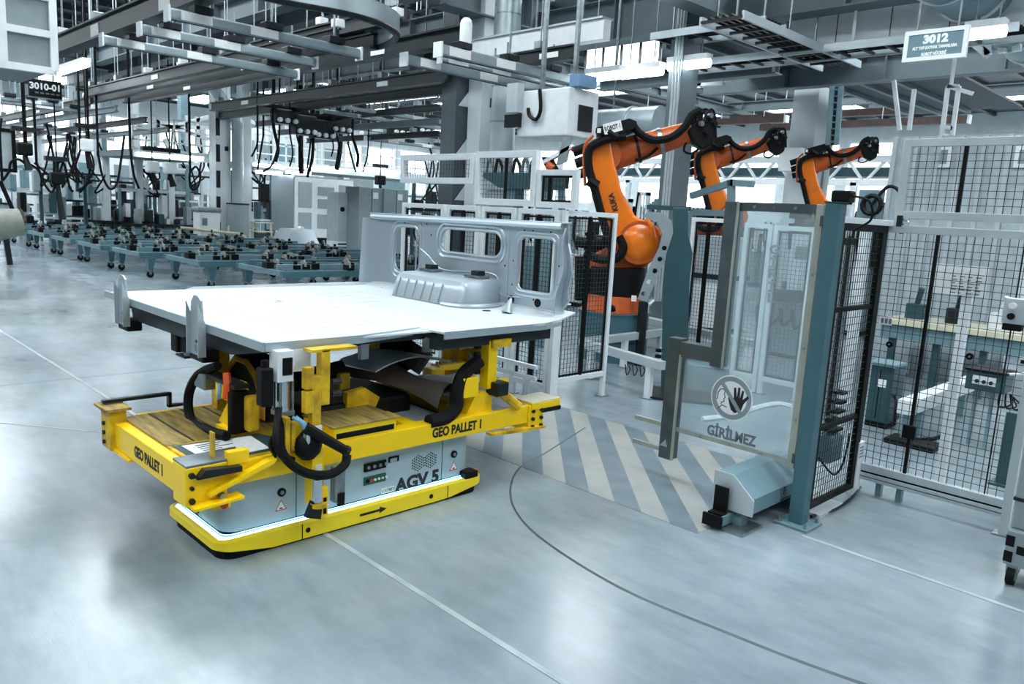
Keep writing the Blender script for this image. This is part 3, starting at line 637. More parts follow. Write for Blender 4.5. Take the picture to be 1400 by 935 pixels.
part('blue_hose', MB().tube(spline([(-3.84, 2.12, .80), (-3.812, 2.175, .74), (-3.808, 2.185, .66), (-3.815, 2.17, .58)]), .011, 6), M_HOSEB, pal, smooth=True)
part('hose_coupling', MB().cyl((-3.80, 2.175, .70), (-3.80, 2.175, .64), .018, n=10), M_CHR, pal)
for k in range(5): part('hose_loop', MB().tube(spline([(-3.9, 2.02, .70 - .03 * k), (-3.86, 1.97 + .01 * k, .66 - .02 * k), (-3.84, 2.0, .60), (-3.86, 2.06, .62 + .02 * k)]), .008, 5), M_BLK, pal, smooth=True)
vk = part('swing_clamp', MB().cyl((-3.80, 2.16, .74), (-3.74, 2.38, .585), .034, .028, n=10), M_BLK, pal); part('clamp_tip', MB().cyl((-3.735, 2.38, .585), (-3.73, 2.40, .572), .032, n=8), M_DKS, vk)
part('clamp_body', MB().sphere((-3.84, 2.20, .62), .085, 12, (.8, 1, 1.1)), M_BLK, vk, smooth=True)
lc = part('lower_clamp', MB().bx(-3.86, -3.79, 2.26, 2.31, .19, .36), M_YEL, pal, bevel=.006); part('clamp_cylinder', MB().cyl((-3.80, 2.24, .28), (-3.80, 2.24, .42), .03, n=12), M_CHR, lc, smooth=True)
part('clamp_slot', MB().bx(-3.789, -3.786, 2.275, 2.295, .2, .3), M_BLK, lc); part('clamp_jaw', MB().plate([(0, 0), (.09, -.03), (.1, .04), (.04, .09)], [], (-3.83, 2.17, .2), UY, UZ, .04), M_DKS, lc)
part('clamp_cover', MB().bx(-3.86, -3.8, 2.36, 2.43, .24, .46), M_STL, lc, bevel=.004); part('clamp_shoe', MB().bx(-3.81, -3.79, 2.38, 2.42, .22, .30), M_BLK, lc)
part('clamp_ring', MB().cyl((-3.80, 2.25, .25), (-3.80, 2.25, .275), .05, n=14), M_YELW, lc)
# right hand near post with its clamp
p2 = post(-3.97, 3.71, .75, 1.10, .085, .085, M_YEL); part('post_cap', MB().bx(-4.06, -3.9, 3.68, 3.86, 1.05, 1.11), M_YELW, p2, bevel=.004)
part('post_base', MB().plate([(-.18, 0), (.06, 0), (.06, .1), (-.02, .15), (-.1, .13)], [], (-4.05, 3.68, T1), UY, UZ, .1), M_YEL, p2); part('base_box', MB().bx(-4.02, -3.9, 3.42, 3.56, .72, .86), M_YEL, p2, bevel=.004)
part('clamp_arm', MB().cyl((-3.94, 3.72, .78), (-3.86, 3.93, .60), .035, n=8), M_YELW, p2); part('clamp_mount', MB().bx(-3.98, -3.86, 3.70, 3.82, .70, .80), M_DKS, p2, bevel=.01)
part('clamp_plate', MB().bx(-3.99, -3.95, 3.80, 3.90, .66, .80), M_YEL, p2, bevel=.003)
part('black_hose', MB().tube(spline([(-3.95, 3.60, .96), (-3.95, 3.46, .88), (-3.94, 3.40, .76), (-3.93, 3.38, .66), (-3.92, 3.28, .60), (-3.92, 3.14, .595)]), .05, 8), M_RUB, pal, smooth=True)
for k in range(4): part('fitting', MB().bx(-3.99, -3.95, 3.57, 3.62, .86 + .06 * k, .90 + .06 * k), M_BLK, pal, bevel=.01)
# rear posts and the covered drive tube
p3 = post(-5.0, 3.56, .60, 1.10, .1, .1, M_YELW); part('black_shroud', MB().bx(-5.06, -4.86, 3.44, 3.72, .70, 1.05), M_RUB, p3, bevel=.04); part('shroud_box', MB().bx(-5.0, -4.9, 3.28, 3.42, .82, .98), M_YELW, p3, bevel=.006)
part('shroud_collar', MB().cyl((-4.84, 3.66, .74), (-4.8, 3.76, .9), .1, n=12), M_BROWN, p3)
def cover(u, v):
    a = (v - .5) * 2.6; r = .15 + .04 * math.sin(u * 7); c = V((-4.9, 3.1, .72)).lerp(V((-4.1, 3.46, .60)), u)
    c.z += .06 * math.sin(u * 3.1); return c + V((math.sin(a) * -.45, math.sin(a) * .8, 0)) * (r * 1.35) + UZ * (math.cos(a) * r)
part('fabric_cover', MB().grid(cover, 20, 14), M_BROWN, pal, smooth=True)
part('grey_sheet', MB().grid(lambda u, v: (-4.75 + .55 * u, 3.5 + .5 * v, .66 + .08 * math.sin(3 * u + 2 * v) * (1 - v)), 10, 10), M_SHEET, pal, smooth=True)
dk = part('drive_unit', MB().bx(-4.98, -4.32, 2.46, 3.3, .50, .69), M_BLK, pal, bevel=.03); part('drive_motor', MB().cyl((-4.55, 2.5, .82), (-4.55, 2.86, .86), .07, n=12), M_BLK, dk); part('motor_cap', MB().cyl((-4.55, 2.42, .81), (-4.55, 2.5, .82), .055, n=12), M_DKS, dk)
part('motor_plate', MB().bx(-4.5, -4.44, 2.78, 2.86, .75, .86), M_YELW, dk, bevel=.004); part('drive_wedge', MB().plate([(0, 0), (.22, 0), (.26, .08), (.14, .16), (.0, .14)], [], (-4.35, 2.75, .62), UY, UZ, .05), M_YELW, dk)
vb = part('valve_rack', MB().bx(-5.02, -4.9, 4.02, 4.34, .66, .71), M_YEL, pal, bevel=.004); part('rack_shelf', MB().bx(-5.1, -4.86, 4.2, 4.46, .84, .86), M_DECK, vb); part('rack_side', MB().bx(-5.1, -5.08, 4.2, 4.46, .60, .84), M_YELW, vb)
part('rack_side', MB().bx(-5.1, -4.86, 4.44, 4.46, .60, .84), M_YELW, vb); part('valve_body', MB().bx(-4.98, -4.86, 3.9, 4.05, .60, .70), M_YEL, vb, bevel=.01)
for k in range(7): part('valve', MB().cyl((-4.96, 4.04 + .035 * k, .71), (-4.96, 4.04 + .035 * k, .735), .012, n=8), M_STL, vb)
part('blue_hose', MB().tube(spline([(-4.86, 4.1, .62), (-4.84, 4.25, .66), (-4.86, 4.35, .7), (-4.95, 4.38, .78)]), .012, 6), M_HOSEB, pal, smooth=True)
# ================================================================== generic aluminium guard panel
def frame_bars(w, h, prof, mids=()):
    """local x along width, z up; list of boxes of the outer frame"""
    L = [(0, prof, 0, h), (w - prof, w, 0, h), (prof, w - prof, h - prof, h), (prof, w - prof, 0, prof)]
    return L
def wires(x0, x1, z0, z1, pitch, r=.0022, pz=None):
    mb = MB(); n = max(1, int(round((x1 - x0) / pitch)))
    for i in range(1, n): x = x0 + (x1 - x0) * i / n; mb.bx(x - r, x + r, -r, r, z0, z1)
    m = max(1, int(round((z1 - z0) / (pz or pitch))))
    for i in range(1, m): z = z0 + (z1 - z0) * i / m; mb.bx(x0, x1, -r*1.9, -r*.1, z - r, z + r)
    return mb
def tr(mb, o, u):
    """move a mesh built in the local x-z plane to origin o with its x along u"""
    o, u = V(o), V(u).normalized(); v = UZ.cross(u)
    mb.v = [tuple(o + u * p[0] + v * p[1] + UZ * p[2]) for p in mb.v]; return mb
def guard(name, label, o, u, w, h, z0=0.0, prof=.045, pitch=.05, m=M_ALU, dark=False, splits=(), group=None, cat='fence panel', legs=True, r=.0022, bars=True, gap=0.0):
    """framed wire panel: frame profiles, dark inner mesh frames, wires; legs to the floor"""
    t = thing(name, label, cat, tuple(V(o)), group)
    o = V(o)
    def P(nm, mb, mm, **k): return part(nm, tr(mb, o, u), mm, t, **k)
    d = prof / 2
    P('post', MB().bx(0, prof, -d, d, 0 if legs else z0, z0 + h), m, bevel=.003); P('post', MB().bx(w - prof, w, -d, d, 0 if legs else z0, z0 + h), m, bevel=.003)
    P('rail', MB().bx(prof, w - prof, -d, d, z0 + h - prof, z0 + h), m, bevel=.003); P('rail', MB().bx(prof, w - prof, -d, d, z0, z0 + prof), m, bevel=.003)
    xs = [prof] + [s * w for s in splits] + [w - prof]
    for a, b in zip(xs, xs[1:]):
        if dark:
            P('mesh_frame', MB().plate([(a + gap, z0 + prof + gap), (b - gap, z0 + prof + gap), (b - gap, z0 + h - prof - gap), (a + gap, z0 + h - prof - gap)],
              [[(a + gap + .022, z0 + prof + gap + .022), (b - gap - .022, z0 + prof + gap + .022), (b - gap - .022, z0 + h - prof - gap - .022), (a + gap + .022, z0 + h - prof - gap - .022)]], (0, .008, 0), UX, UZ, .016), M_BLK)
    for s in splits: P('mullion', MB().bx(s * w - .011, s * w + .011, -.012, .012, z0 + prof, z0 + h - prof), M_BLK)
    P('mesh_wires', wires(prof, w - prof, z0 + prof, z0 + h - prof, pitch, r), M_WIRE, stuff=True)
    if legs:
        for x in (prof / 2, w - prof / 2): P('foot_plate', MB().bx(x - .06, x + .06, -.05, .05, 0, .01), M_STL)
    return t
# ------------------------------------------------------------------ guard fence on the right (plane Y = 6)
FY = 6.0
g = guard('guard_fence', 'tall silver guard fence panel with black wire mesh right of the gate', (-2.24, FY, 0), UX, 1.10, 2.06 - .195, .195, .055, .052, splits=(.36,), r=.002)
part('lower_rail', MB().bx(-2.2, -1.19, FY - .027, FY + .027, .125, .18), M_ALU, g, bevel=.003); part('lower_rail', MB().bx(-2.2, -1.19, FY - .015, FY + .015, .18, .195), M_BLK, g)
part('rail_slot', MB().bx(-2.19, -1.19, FY - .029, FY - .027, .150, .155), M_DKS, g); part('rail_slot', MB().bx(-2.19, -1.19, FY - .027, FY - .025, 2.03, 2.036), M_DKS, g)
part('mullion', MB().bx(-1.32, -1.312, FY - .006, FY + .004, .18, 2.0), M_BLK, g)
part('latch_block', MB().bx(-1.89, -1.80, FY - .04, FY - .005, .52, .62), M_BLK, g, bevel=.006)
for px, py in ((1217, 470.5), (1326.5, 487)):
    p = PY(px, py, FY - .02); o = part('round_handle', MB().cyl(p, p - UY * .02, .024, n=16), M_BLK, g); part('handle_centre', MB().cyl(p - UY * .02, p - UY * .024, .007, n=8), M_STL, o)
for x in (-2.03, -1.88): part('leg', MB().bx(x - .02, x + .02, FY + .05, FY + .1, 0, .12), M_TEALL, g)
p = PY(1203, 438, FY - .03); part('number_plate', MB().bx(-2.165, -2.07, FY - .012, FY - .009, p.z - .03, p.z + .03), M_PAP, g); [part('print_mark', MB().bx(-2.15 + .028 * k, -2.132 + .028 * k, FY - .0135, FY - .012, p.z - .018, p.z + .018), M_INKG, g) for k in range(3)]
guard('upper_guard_panel', 'silver framed mesh panel raised above the right guard fence', (-2.15, FY + .005, 2.11), UX, 1.3, .56, 0, .055, .052, splits=(.31,), legs=False, r=.002).location
# fix the local height of the raised panel: it is clamped on the fence rail
u = [o for o in bpy.data.objects if o.name == 'upper_guard_panel'][0]
part('bracket', MB().bx(-2.13, -2.09, FY - .03, FY - .005, 2.05, 2.13), M_DKS, u); part('bracket_bolt', MB().cyl((-2.06, FY - .03, 2.085), (-2.06, FY - .055, 2.085), .018, n=8), M_CHR, u)
# switch box on the outer post
sb = thing('switch_box', 'small grey switch box with a white lamp on the right guard fence post', 'switch', (-1.15, FY - .08, 1.40))
q = PY(1388, 425, FY - .06); q.x = -1.3
part('case', MB().bx(q.x - .06, q.x + .08, FY - .10, FY - .035, q.z - .085, q.z + .085), M_ALU, sb, bevel=.006); part('lamp', MB().cyl((q.x - .005, FY - .10, q.z + .035), (q.x - .005, FY - .12, q.z + .035), .022, n=12), M_WHT, sb); part('button', MB().cyl((q.x - .005, FY - .10, q.z - .035), (q.x - .005, FY - .12, q.z - .035), .022, n=12), M_BLK, sb)
part('base', MB().bx(q.x - .05, q.x + .06, FY - .10, FY - .04, q.z - .13, q.z - .085), M_BLK, sb, bevel=.006)
# ------------------------------------------------------------------ narrow black panel between post and fence
np_ = thing('side_mesh_panel', 'narrow black framed mesh panel beside the teal gate post', 'fence panel', (-2.18, 5.5, 0))
GX = -2.2
part('frame', MB().plate([(5.10, .06), (5.93, .06), (5.93, 2.05), (5.10, 2.05)], [[(5.19, .1), (5.84, .1), (5.84, 2.0), (5.19, 2.0)]], (GX, 0, 0), UY, UZ, .04), M_BLK, np_, bevel=.003)
part('head_rail', MB().bx(GX - .01, GX + .05, 5.10, 5.98, 2.05, 2.09), M_ALUW, np_, bevel=.003)
mb = MB()
for i in range(1, 17): y = 5.19 + .65 * i / 17; mb.bx(GX + .018, GX + .022, y - .002, y + .002, .1, 2.0)
for i in range(1, 38): z = .1 + 1.9 * i / 38; mb.bx(GX + .022, GX + .026, 5.19, 5.84, z - .002, z + .002)
part('mesh_wires', mb, M_WIRE, np_, stuff=True)
for z in (.62, 1.45): part('cross_bar', MB().bx(GX - .01, GX + .03, 5.19, 5.84, z, z + .03), M_BLK, np_)
part('back_board', MB().bx(GX - .16, GX - .13, 5.42, 5.80, .62, 1.95), M_BLK, np_)
for y in (5.55, 5.68): part('light_curtain', MB().bx(GX - .12, GX - .10, y, y + .018, .5, 1.9), M_ALUW, np_)
part('inner_post', MB().bx(GX - .12, GX - .06, 5.28, 5.34, .0, 2.0), M_ALUW, np_)
part('cable_box', MB().bx(GX - .14, GX - .02, 5.55, 5.75, .3, .5), M_TEALL, np_, bevel=.01)
for k in range(5): part('terminal', MB().bx(GX - .14, GX - .04, 5.6 + .02 * k, 5.78, .52 + .07 * k, .54 + .07 * k), M_BLK, np_)
part('cable', MB().tube(spline([(GX, 5.3, .4), (GX + .04, 5.5, .25), (GX + .02, 5.7, .3), (GX, 5.8, .5)]), .008, 5), M_BLK, np_)
part('sill_plate', MB().bx(GX - .03, GX + .1, 5.2, 5.6, 0, .03), M_ALU, np_, bevel=.004)
part('cable', MB().tube(spline([(GX + .06, 5.15, .02), (GX + .1, 5.45, .015), (GX + .09, 5.8, .03), (GX + .02, 6.1, .02)]), .012, 5), M_DKS, np_)
wp = thing('junction_cover', 'white printed cover plate at the foot of the black side mesh panel', 'cover', (-2.2, 5.96, 0))
part('cover', MB().bx(GX - .02, GX + .05, 5.90, 6.0, .0, .42), M_ALUW, wp, bevel=.004)
for k in range(4): part('print_line', MB().bx(GX + .051, GX + .052, 5.91, 5.98, .30 + .025 * k, .31 + .025 * k), M_INKG, wp)
# ------------------------------------------------------------------ teal gate post
gp = thing('gate_post', 'teal square steel gate post bolted to the floor by a plate', 'post', (-2.16, 4.99, 0))
part('base_plate', MB().bx(-2.28, -2.04, 4.87, 5.11, 0, .018), M_TEALL, gp, bevel=.003); part('column', MB().bx(-2.21, -2.11, 4.94, 5.04, .018, 2.17), M_TEAL, gp, bevel=.006)
for dx, dy in ((-.09, -.09), (.09, -.09), (.09, .09), (-.09, .09)): part('anchor_bolt', MB().cyl((-2.16 + dx, 4.99 + dy, .018), (-2.16 + dx, 4.99 + dy, .05), .012, n=8), M_STL, gp)
part('cap', MB().bx(-2.215, -2.105, 4.935, 5.045, 2.17, 2.178), M_TEALD, gp)
sw = part('safety_switch', MB().bx(-2.19, -2.07, 4.96, 5.06, 2.178, 2.25), M_BLK, gp, bevel=.01); part('cable', MB().tube(spline([(-2.07, 5.01, 2.22), (-1.98, 5.05, 2.19), (-1.97, 5.09, 2.08), (-2.08, 5.1, 2.0)]), .008, 5), M_BLK, sw)
# ------------------------------------------------------------------ clear gate leaf
M_GLS = glass('acrylic', '#DCE8EC', .22, .08)
M_GFR = mat('gate_frame_metal', '#5A6467', .4, metal=.5, var=.12); M_GFE = mat('gate_edge_metal', '#B2B8AE', .35, metal=.35, var=.06)
GY = 5.05
gt = thing('gate_leaf', 'clear acrylic gate leaf with dark stepped frame and round no-entry sticker', 'gate', (-2.7, GY, .12))
xa, xb, xr = -2.87, -3.2, -2.30; z0, zs, zt = .42, 1.0, 2.16
part('pane', MB().plate([(xb, z0), (xr, z0), (xr, zt), (xa, zt), (xa, zs), (xb, zs)], [], (0, GY, 0), UX, UZ, .008), MATS['acrylic'], gt)
part('stile', MB().bx(-2.965, xa, GY - .05, GY + .05, .96, zt), M_GFR, gt, bevel=.003); part('stile', MB().bx(-3.34, xb - .03, GY - .05, GY + .05, .16, 1.12), M_GFR, gt, bevel=.003)
part('step_rail', MB().bx(-3.23, -2.965, GY - .047, GY + .047, .985, 1.1), M_GFR, gt, bevel=.003)
part('stile_edge', MB().bx(xa, xa + .012, GY - .05, GY - .03, .96, zt), M_GFE, gt); part('stile_edge', MB().bx(xb - .03, xb - .015, GY - .05, GY - .03, .16, 1.0), M_GFE, gt)
part('bottom_rail', MB().bx(xb - .03, xr, GY - .015, GY + .005, z0 - .03, z0), M_GFE, gt); part('top_rail', MB().bx(xa, xr, GY - .015, GY + .005, zt - .06, zt), M_GFR, gt)
part('hinge_stile', MB().bx(xr - .005, xr + .045, GY - .02, GY + .01, z0 - .06, zt), M_GFE, gt, bevel=.002)
for z in (.40, 2.02): part('hinge', MB().bx(xr + .03, -2.20, GY - .03, GY + .03, z, z + .07), M_GFR, gt, bevel=.004)
for z in (.7, 1.2, 1.7): part('rivet', MB().cyl((xr + .02, GY - .02, z), (xr + .02, GY - .026, z), .01, n=8), M_STL, gt)
for x in (-3.0, -2.75, -2.5): part('rivet', MB().cyl((x, GY - .015, z0 - .015), (x, GY - .022, z0 - .015), .009, n=8), M_STL, gt)
for x in (-2.75, -2.6, -2.45): part('rivet', MB().cyl((x, GY - .015, zt - .03), (x, GY - .022, zt - .03), .012, n=8), M_STL, gt)
for z in (.22, .42): part('catch_bar', MB().bx(-3.62, -3.34, GY - .015, GY + .01, z - .02, z + .012), M_GFE, gt)
part('lock_plate', MB().plate([(0, 0), (.05, .06), (.07, .0)], [], (-3.33, GY - .052, .26), UX, UZ, .004), M_CHR, gt)
# sticker
sy = GY - .0095; sc_ = PY(1001, 544, GY)
cx, cz = sc_.x, sc_.z
st = part('sticker', MB().plate(circ(cx, cz, .168, 40), [], (0, sy, 0), UX, UZ, .001), M_WHT, gt); S = lambda mb, m, nm: part(nm, mb, m, st)
S(MB().plate(circ(cx, cz, .16, 40), [circ(cx, cz, .124, 40)], (0, sy - .001, 0), UX, UZ, .001), M_GRYC, 'sticker_ring')
hand = [(0.0, -.10), (.05, -.075), (.065, -.02), (.105, .035), (.09, .045), (.055, .01), (.06, .075), (.045, .08), (.032, .015), (.028, .095), (.012, .095), (.008, .018), (-.006, .09), (-.022, .085), (-.016, .01), (-.03, -.01), (-.05, .012), (-.062, .004), (-.045, -.045), (-.03, -.08)]
S(MB().plate([(cx + .035 + a, cz - .005 + b) for a, b in hand], [], (0, sy - .0014, 0), UX, UZ, .0008), M_INK, 'hand_symbol')
face = [(-.115, -.03), (-.112, .02), (-.095, .05), (-.07, .055), (-.055, .04), (-.06, .02), (-.05, -.005), (-.06, -.015), (-.055, -.035), (-.075, -.045), (-.08, -.06)]
fm = MB()
fm.tube([(cx + a, sy - .0015, cz + b) for a, b in face], .0035, 4); S(fm, M_INK, 'face_outline')
S(MB().tube([(cx - .1, sy - .0015, cz - .095), (cx - .07, sy - .0015, cz - .065), (cx - .03, sy - .0015, cz - .075)], .0035, 4), M_INK, 'shoulder_outline')
sl = MB(); a = math.radians(-50); d = V((math.cos(a), 0, math.sin(a))); S(MB().bar(V((cx, sy - .0025, cz)) - d * .13, V((cx, sy - .0025, cz)) + d * .13, .03, .0012, UY), M_GRYC, 'sticker_slash')
q = PY(1000, 595, GY); text('lettering', 'G\u0130R\u0130LMEZ', .105, (q.x, sy, q.z + .015), UX, UZ, M_INKG, gt, sx=.82, bold=.004)
# ------------------------------------------------------------------ teal floor barrier with slanted cover
bb = thing('floor_barrier', 'low teal sensor box with slanted lid on the floor by the gate post', 'barrier', (-2.4, 5.0, 0))
by0, by1 = 4.55, 5.42
prof = [(-2.56, .13), (-2.28, .13), (-2.28, .235), (-2.44, .36), (-2.56, .36)]
part('cover', MB().plate([(p[0] + 2.4, p[1]) for p in prof], [], (-2.4, by1, 0), UX, UZ, by1 - by0), M_TEALL, bb, bevel=.004)
part('end_plate', MB().plate([(-.17, .12), (.13, .12), (.13, .23), (-.03, .365), (-.17, .365)], [], (-2.4, by0, 0), UX, UZ, .012), M_ALU, bb)
part('base_rail', MB().bx(-2.54, -2.42, 4.42, by1, .03, .10), M_TEALL, bb, bevel=.004); part('rail_cap', MB().bx(-2.55, -2.41, 4.40, 4.42, .025, .105), M_BLK, bb)
part('hook', MB().bx(-2.53, -2.43, 4.49, 4.505, .10, .28), M_BLK, bb); part('hook', MB().bx(-2.53, -2.43, 4.43, 4.50, .10, .112), M_BLK, bb)
part('foot_plate', MB().bx(-2.58, -2.28, 4.45, 4.72, 0, .02), M_STL, bb); part('foot_plate', MB().bx(-2.58, -2.28, 5.2, 5.42, 0, .02), M_STL, bb)
part('foot', MB().bx(-2.5, -2.36, 4.58, 4.66, .02, .13), M_TEALL, bb); part('foot', MB().bx(-2.5, -2.36, 5.28, 5.36, .02, .13), M_TEALL, bb)
part('slot', MB().bx(-2.281, -2.278, 4.95, 5.38, .14, .148), M_BLK, bb)
for z in (.18, .20, .22): part('vent_slot', MB().bx(-2.281, -2.278, 4.98, 4.99, z, z + .012), M_BLK, bb)
part('cable', MB().tube(spline([(-2.3, 5.25, .1), (-2.24, 5.12, .12), (-2.22, 5.1, .04), (-2.26, 5.2, .01)]), .012, 6), M_DKS, bb)
# ------------------------------------------------------------------ wheeled stand at the right edge
ws = thing('wheeled_stand', 'grey wheeled stand with black and white checked base at the right edge', 'stand', (-.85, 5.1, 0))
wx, wy = -.98, 5.13
part('base', MB().bx(wx, wx + .6, wy, wy + .5, .12, .33), M_GRYC, ws, bevel=.006)
for x0_, x1_, z0_, z1_ in ((.0, .045, .235, .30), (.0, .045, .14, .205), (.06, .16, .20, .25), (.18, .24, .26, .32), (.18, .24, .14, .2)): part('check_patch', MB().bx(wx + x0_, wx + x1_, wy - .003, wy, z0_, z1_), M_BLK, ws)
for dx, dy in ((.05, .03), (.5, .06), (.08, .44)):
    cw = part('castor', MB().cyl((wx + dx - .02, wy + dy, .055), (wx + dx + .02, wy + dy, .055), .055, n=20), M_RUB, ws, smooth=True); part('castor_hub', MB().cyl((wx + dx - .022, wy + dy, .055), (wx + dx + .024, wy + dy, .055), .03, n=12), M_STL, cw)
    part('castor_fork', MB().bx(wx + dx - .03, wx + dx + .03, wy + dy - .02, wy + dy + .05, .07, .12), M_STL, cw)
part('mast', MB().bx(wx + .0, wx + .09, wy + .05, wy + .14, .33, 2.0), M_GRYC, ws, bevel=.01); part('mast', MB().bx(wx + .16, wx + .3, wy + .1, wy + .16, .33, 2.0), M_TEALL, ws, bevel=.006)
coil = [(wx + .2 + .07 * math.cos(t * .5), wy + .03 + .05 * math.sin(t * .5), .345 + .0035 * t) for t in range(90)]
part('coiled_hose', MB().tube(coil, .014, 6), M_WHT, ws, smooth=True)
for z in (.5, .9, 1.3): part('clip', MB().bx(wx - .006, wx + .096, wy + .044, wy + .146, z, z + .02), M_DKS, ws)
# ================================================================== welding robots
RP = V((-6.86, 8.83, 0)); RN = V((RP.x, RP.y, 0)).normalized() * -1; RR = V((-RN.y, RN.x, 0))
if RR.x < 0: RR = -RR
def rp(px, py, off=0.0): return PN(px, py, RP, RN) + RN * off
def r2(px, py): p = PN(px, py, RP, RN) - RP; return (p.dot(RR), p.z)
def rz_(py, px=840): return PN(px, py, RP, RN).z
rob = thing('welding_robot', 'nearest orange robot arm with a box lettered ROBOT 1 on its elbow', 'robot', tuple(RP), 'orange robots in the cell')
RPRISM = lambda pts, t0, t1: MB().plate([r2(*p) for p in pts], [], RP + RN * t0, RR, UZ, -(t1 - t0)) if RR.cross(UZ).dot(RN) < 0 else MB().plate([r2(*p) for p in pts], [], RP + RN * t0, RR, UZ, t1 - t0)
zt_ = rz_(424); zf = rz_(402); zk = rz_(365)
pd = part('pedestal', MB().cyl(RP, RP + UZ * (zt_ - .02), .50, n=40), M_TEAL, rob, smooth=True); part('pedestal_ring', MB().cyl(RP + UZ * (zt_ - .02), RP + UZ * zt_, .515, n=40), M_TEAL, pd, smooth=True)
part('pedestal_seam', MB().cyl(RP + UZ * .28, RP + UZ * .30, .505, n=40), M_TEALD, pd)
fo = part('foot', MB().cyl(RP + UZ * zt_, RP + UZ * zf, .48, .42, n=8), M_ORGD, rob, bevel=.01)
for k in range(4): a = k * 1.57 + .6; part('foot_pocket', MB().cyl(RP + V((math.cos(a), math.sin(a), 0)) * .46 + UZ * (zt_ + .05), RP + V((math.cos(a), math.sin(a), 0)) * .38 + UZ * (zt_ + .09), .05, n=8), M_BLK, fo)
tu = part('turret', MB().cyl(RP + UZ * zf, RP + UZ * zk, .40, n=28), M_BLK, rob, smooth=True); q = rp(866, 404, .41); part('type_plate', MB().cb(q, (.07, .02, .08), Matrix.Rotation(math.atan2(RR.y, RR.x), 3, 'Z')), M_PAP, tu)
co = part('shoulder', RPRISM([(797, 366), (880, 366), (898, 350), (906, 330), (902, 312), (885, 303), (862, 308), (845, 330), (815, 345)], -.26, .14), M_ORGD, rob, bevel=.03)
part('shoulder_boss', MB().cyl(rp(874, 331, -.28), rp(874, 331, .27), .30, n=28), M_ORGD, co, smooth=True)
part('boss_cap', MB().cyl(rp(874, 331, .27), rp(874, 331, .33), .25, .16, n=28), M_ORG, co, smooth=True)
part('shoulder_clip', MB().tube([rp(884, 300, .2), rp(890, 310, .3), rp(893, 326, .3)], .035, 8), M_ORG, co, smooth=True)
part('swing_motor', MB().cyl(rp(800, 332), rp(845, 340), .11, n=16), M_BLK, co); part('swing_motor', MB().cyl(rp(798, 350), rp(798, 410), .13, n=16), M_BLK, co); part('motor_cap', MB().cyl(rp(787, 330), rp(800, 332), .08, n=12), M_BLK, co); part('motor_cap', MB().cyl(rp(805, 316), rp(812, 332), .07, n=12), M_BLK, co)
ar = part('link_arm', RPRISM([(799, 222), (803, 202), (818, 190), (836, 196), (842, 230), (850, 262), (868, 295), (893, 308), (903, 328), (892, 352), (868, 358), (842, 345), (826, 312), (812, 268)], .02, .22), M_ORG, rob, bevel=.05)
ar.modifiers['bevel'].segments = 3
pa, pb = V(rp(840, 289, .226)), V(rp(833, 265, .226)); text('lettering', 'KUKA', .105, (pa + pb) / 2 + RR * .02, (pb - pa), RN.cross(pb - pa), M_INK, ar, bold=.004, sx=.9)
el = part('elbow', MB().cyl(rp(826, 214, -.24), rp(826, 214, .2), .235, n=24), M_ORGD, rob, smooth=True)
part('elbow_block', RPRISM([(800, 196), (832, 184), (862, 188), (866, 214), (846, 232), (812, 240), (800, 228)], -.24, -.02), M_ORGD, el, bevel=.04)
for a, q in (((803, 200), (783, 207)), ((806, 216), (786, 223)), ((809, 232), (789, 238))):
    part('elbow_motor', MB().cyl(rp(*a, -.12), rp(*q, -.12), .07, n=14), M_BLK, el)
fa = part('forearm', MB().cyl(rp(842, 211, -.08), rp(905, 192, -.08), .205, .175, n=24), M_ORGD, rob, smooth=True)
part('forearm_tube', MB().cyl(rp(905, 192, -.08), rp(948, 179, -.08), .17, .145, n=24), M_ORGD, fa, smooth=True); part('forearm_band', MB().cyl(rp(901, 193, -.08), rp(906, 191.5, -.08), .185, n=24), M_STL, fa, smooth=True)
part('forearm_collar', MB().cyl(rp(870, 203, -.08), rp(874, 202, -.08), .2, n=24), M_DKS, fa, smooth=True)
wr = part('wrist', MB().cyl(rp(945, 180, -.08), rp(972, 178, -.08), .17, .13, n=16), M_BLK, rob, smooth=True)
part('tool_block', RPRISM([(938, 180), (952, 166), (972, 160), (979, 175), (974, 198), (960, 206), (946, 196)], -.2, .1), M_BLK, wr, bevel=.03)
for k in range(6): part('tool_hose', MB().tube(spline([rp(945 + 4 * k, 168, .06 + .03 * (k % 3)), rp(950 + 4 * k, 154 - (k % 2) * 3, .08), rp(964 + 2.5 * k, 158, .07), rp(968 + 2 * k, 180 + 2 * k, .05)]), .018, 6), M_RUB if k % 2 else M_DKS, wr, smooth=True)
part('tool_hose', MB().tube(spline([rp(940, 190), rp(935, 205), rp(944, 210), rp(955, 204)]), .015, 6), M_RUB, wr, smooth=True)
for k in range(5): part('tool_fitting', MB().cyl(rp(950 + 6 * k, 160 + (k % 3) * 11, .13), rp(953 + 6 * k, 160 + (k % 3) * 11, .17), .035, n=8), M_STL if k % 2 else M_BLK, wr)
bx_ = part('elbow_box', RPRISM([(815, 186), (816, 178), (860, 166), (870, 170), (870, 178), (846, 188)], -.2, .36), M_BLK, rob, bevel=.015)
pa, pb = rp(826, 181.2, .363), rp(850, 175, .363); part('label_plate', MB().bar(pa, pb, .004, .14, UZ), M_PAP, bx_)
text('lettering', 'ROBOT 1', .085, (V(pa) + V(pb)) / 2 + RN * .004, V(pb) - V(pa), RN.cross(V(pb) - V(pa)), M_INK, bx_, bold=.002, sx=.62)
part('label_dot', MB().cb(rp(820, 182.5, .363), (.05, .006, .06), Matrix.Rotation(math.atan2(RR.y, RR.x), 3, 'Z')), M_PAP, bx_)
def hose(pts, r, off, par=rob, m=M_RUB, nm='dress_hose'): return part(nm, MB().tube(spline([rp(x, y, off) for x, y in pts]), r, 8), m, par, smooth=True)
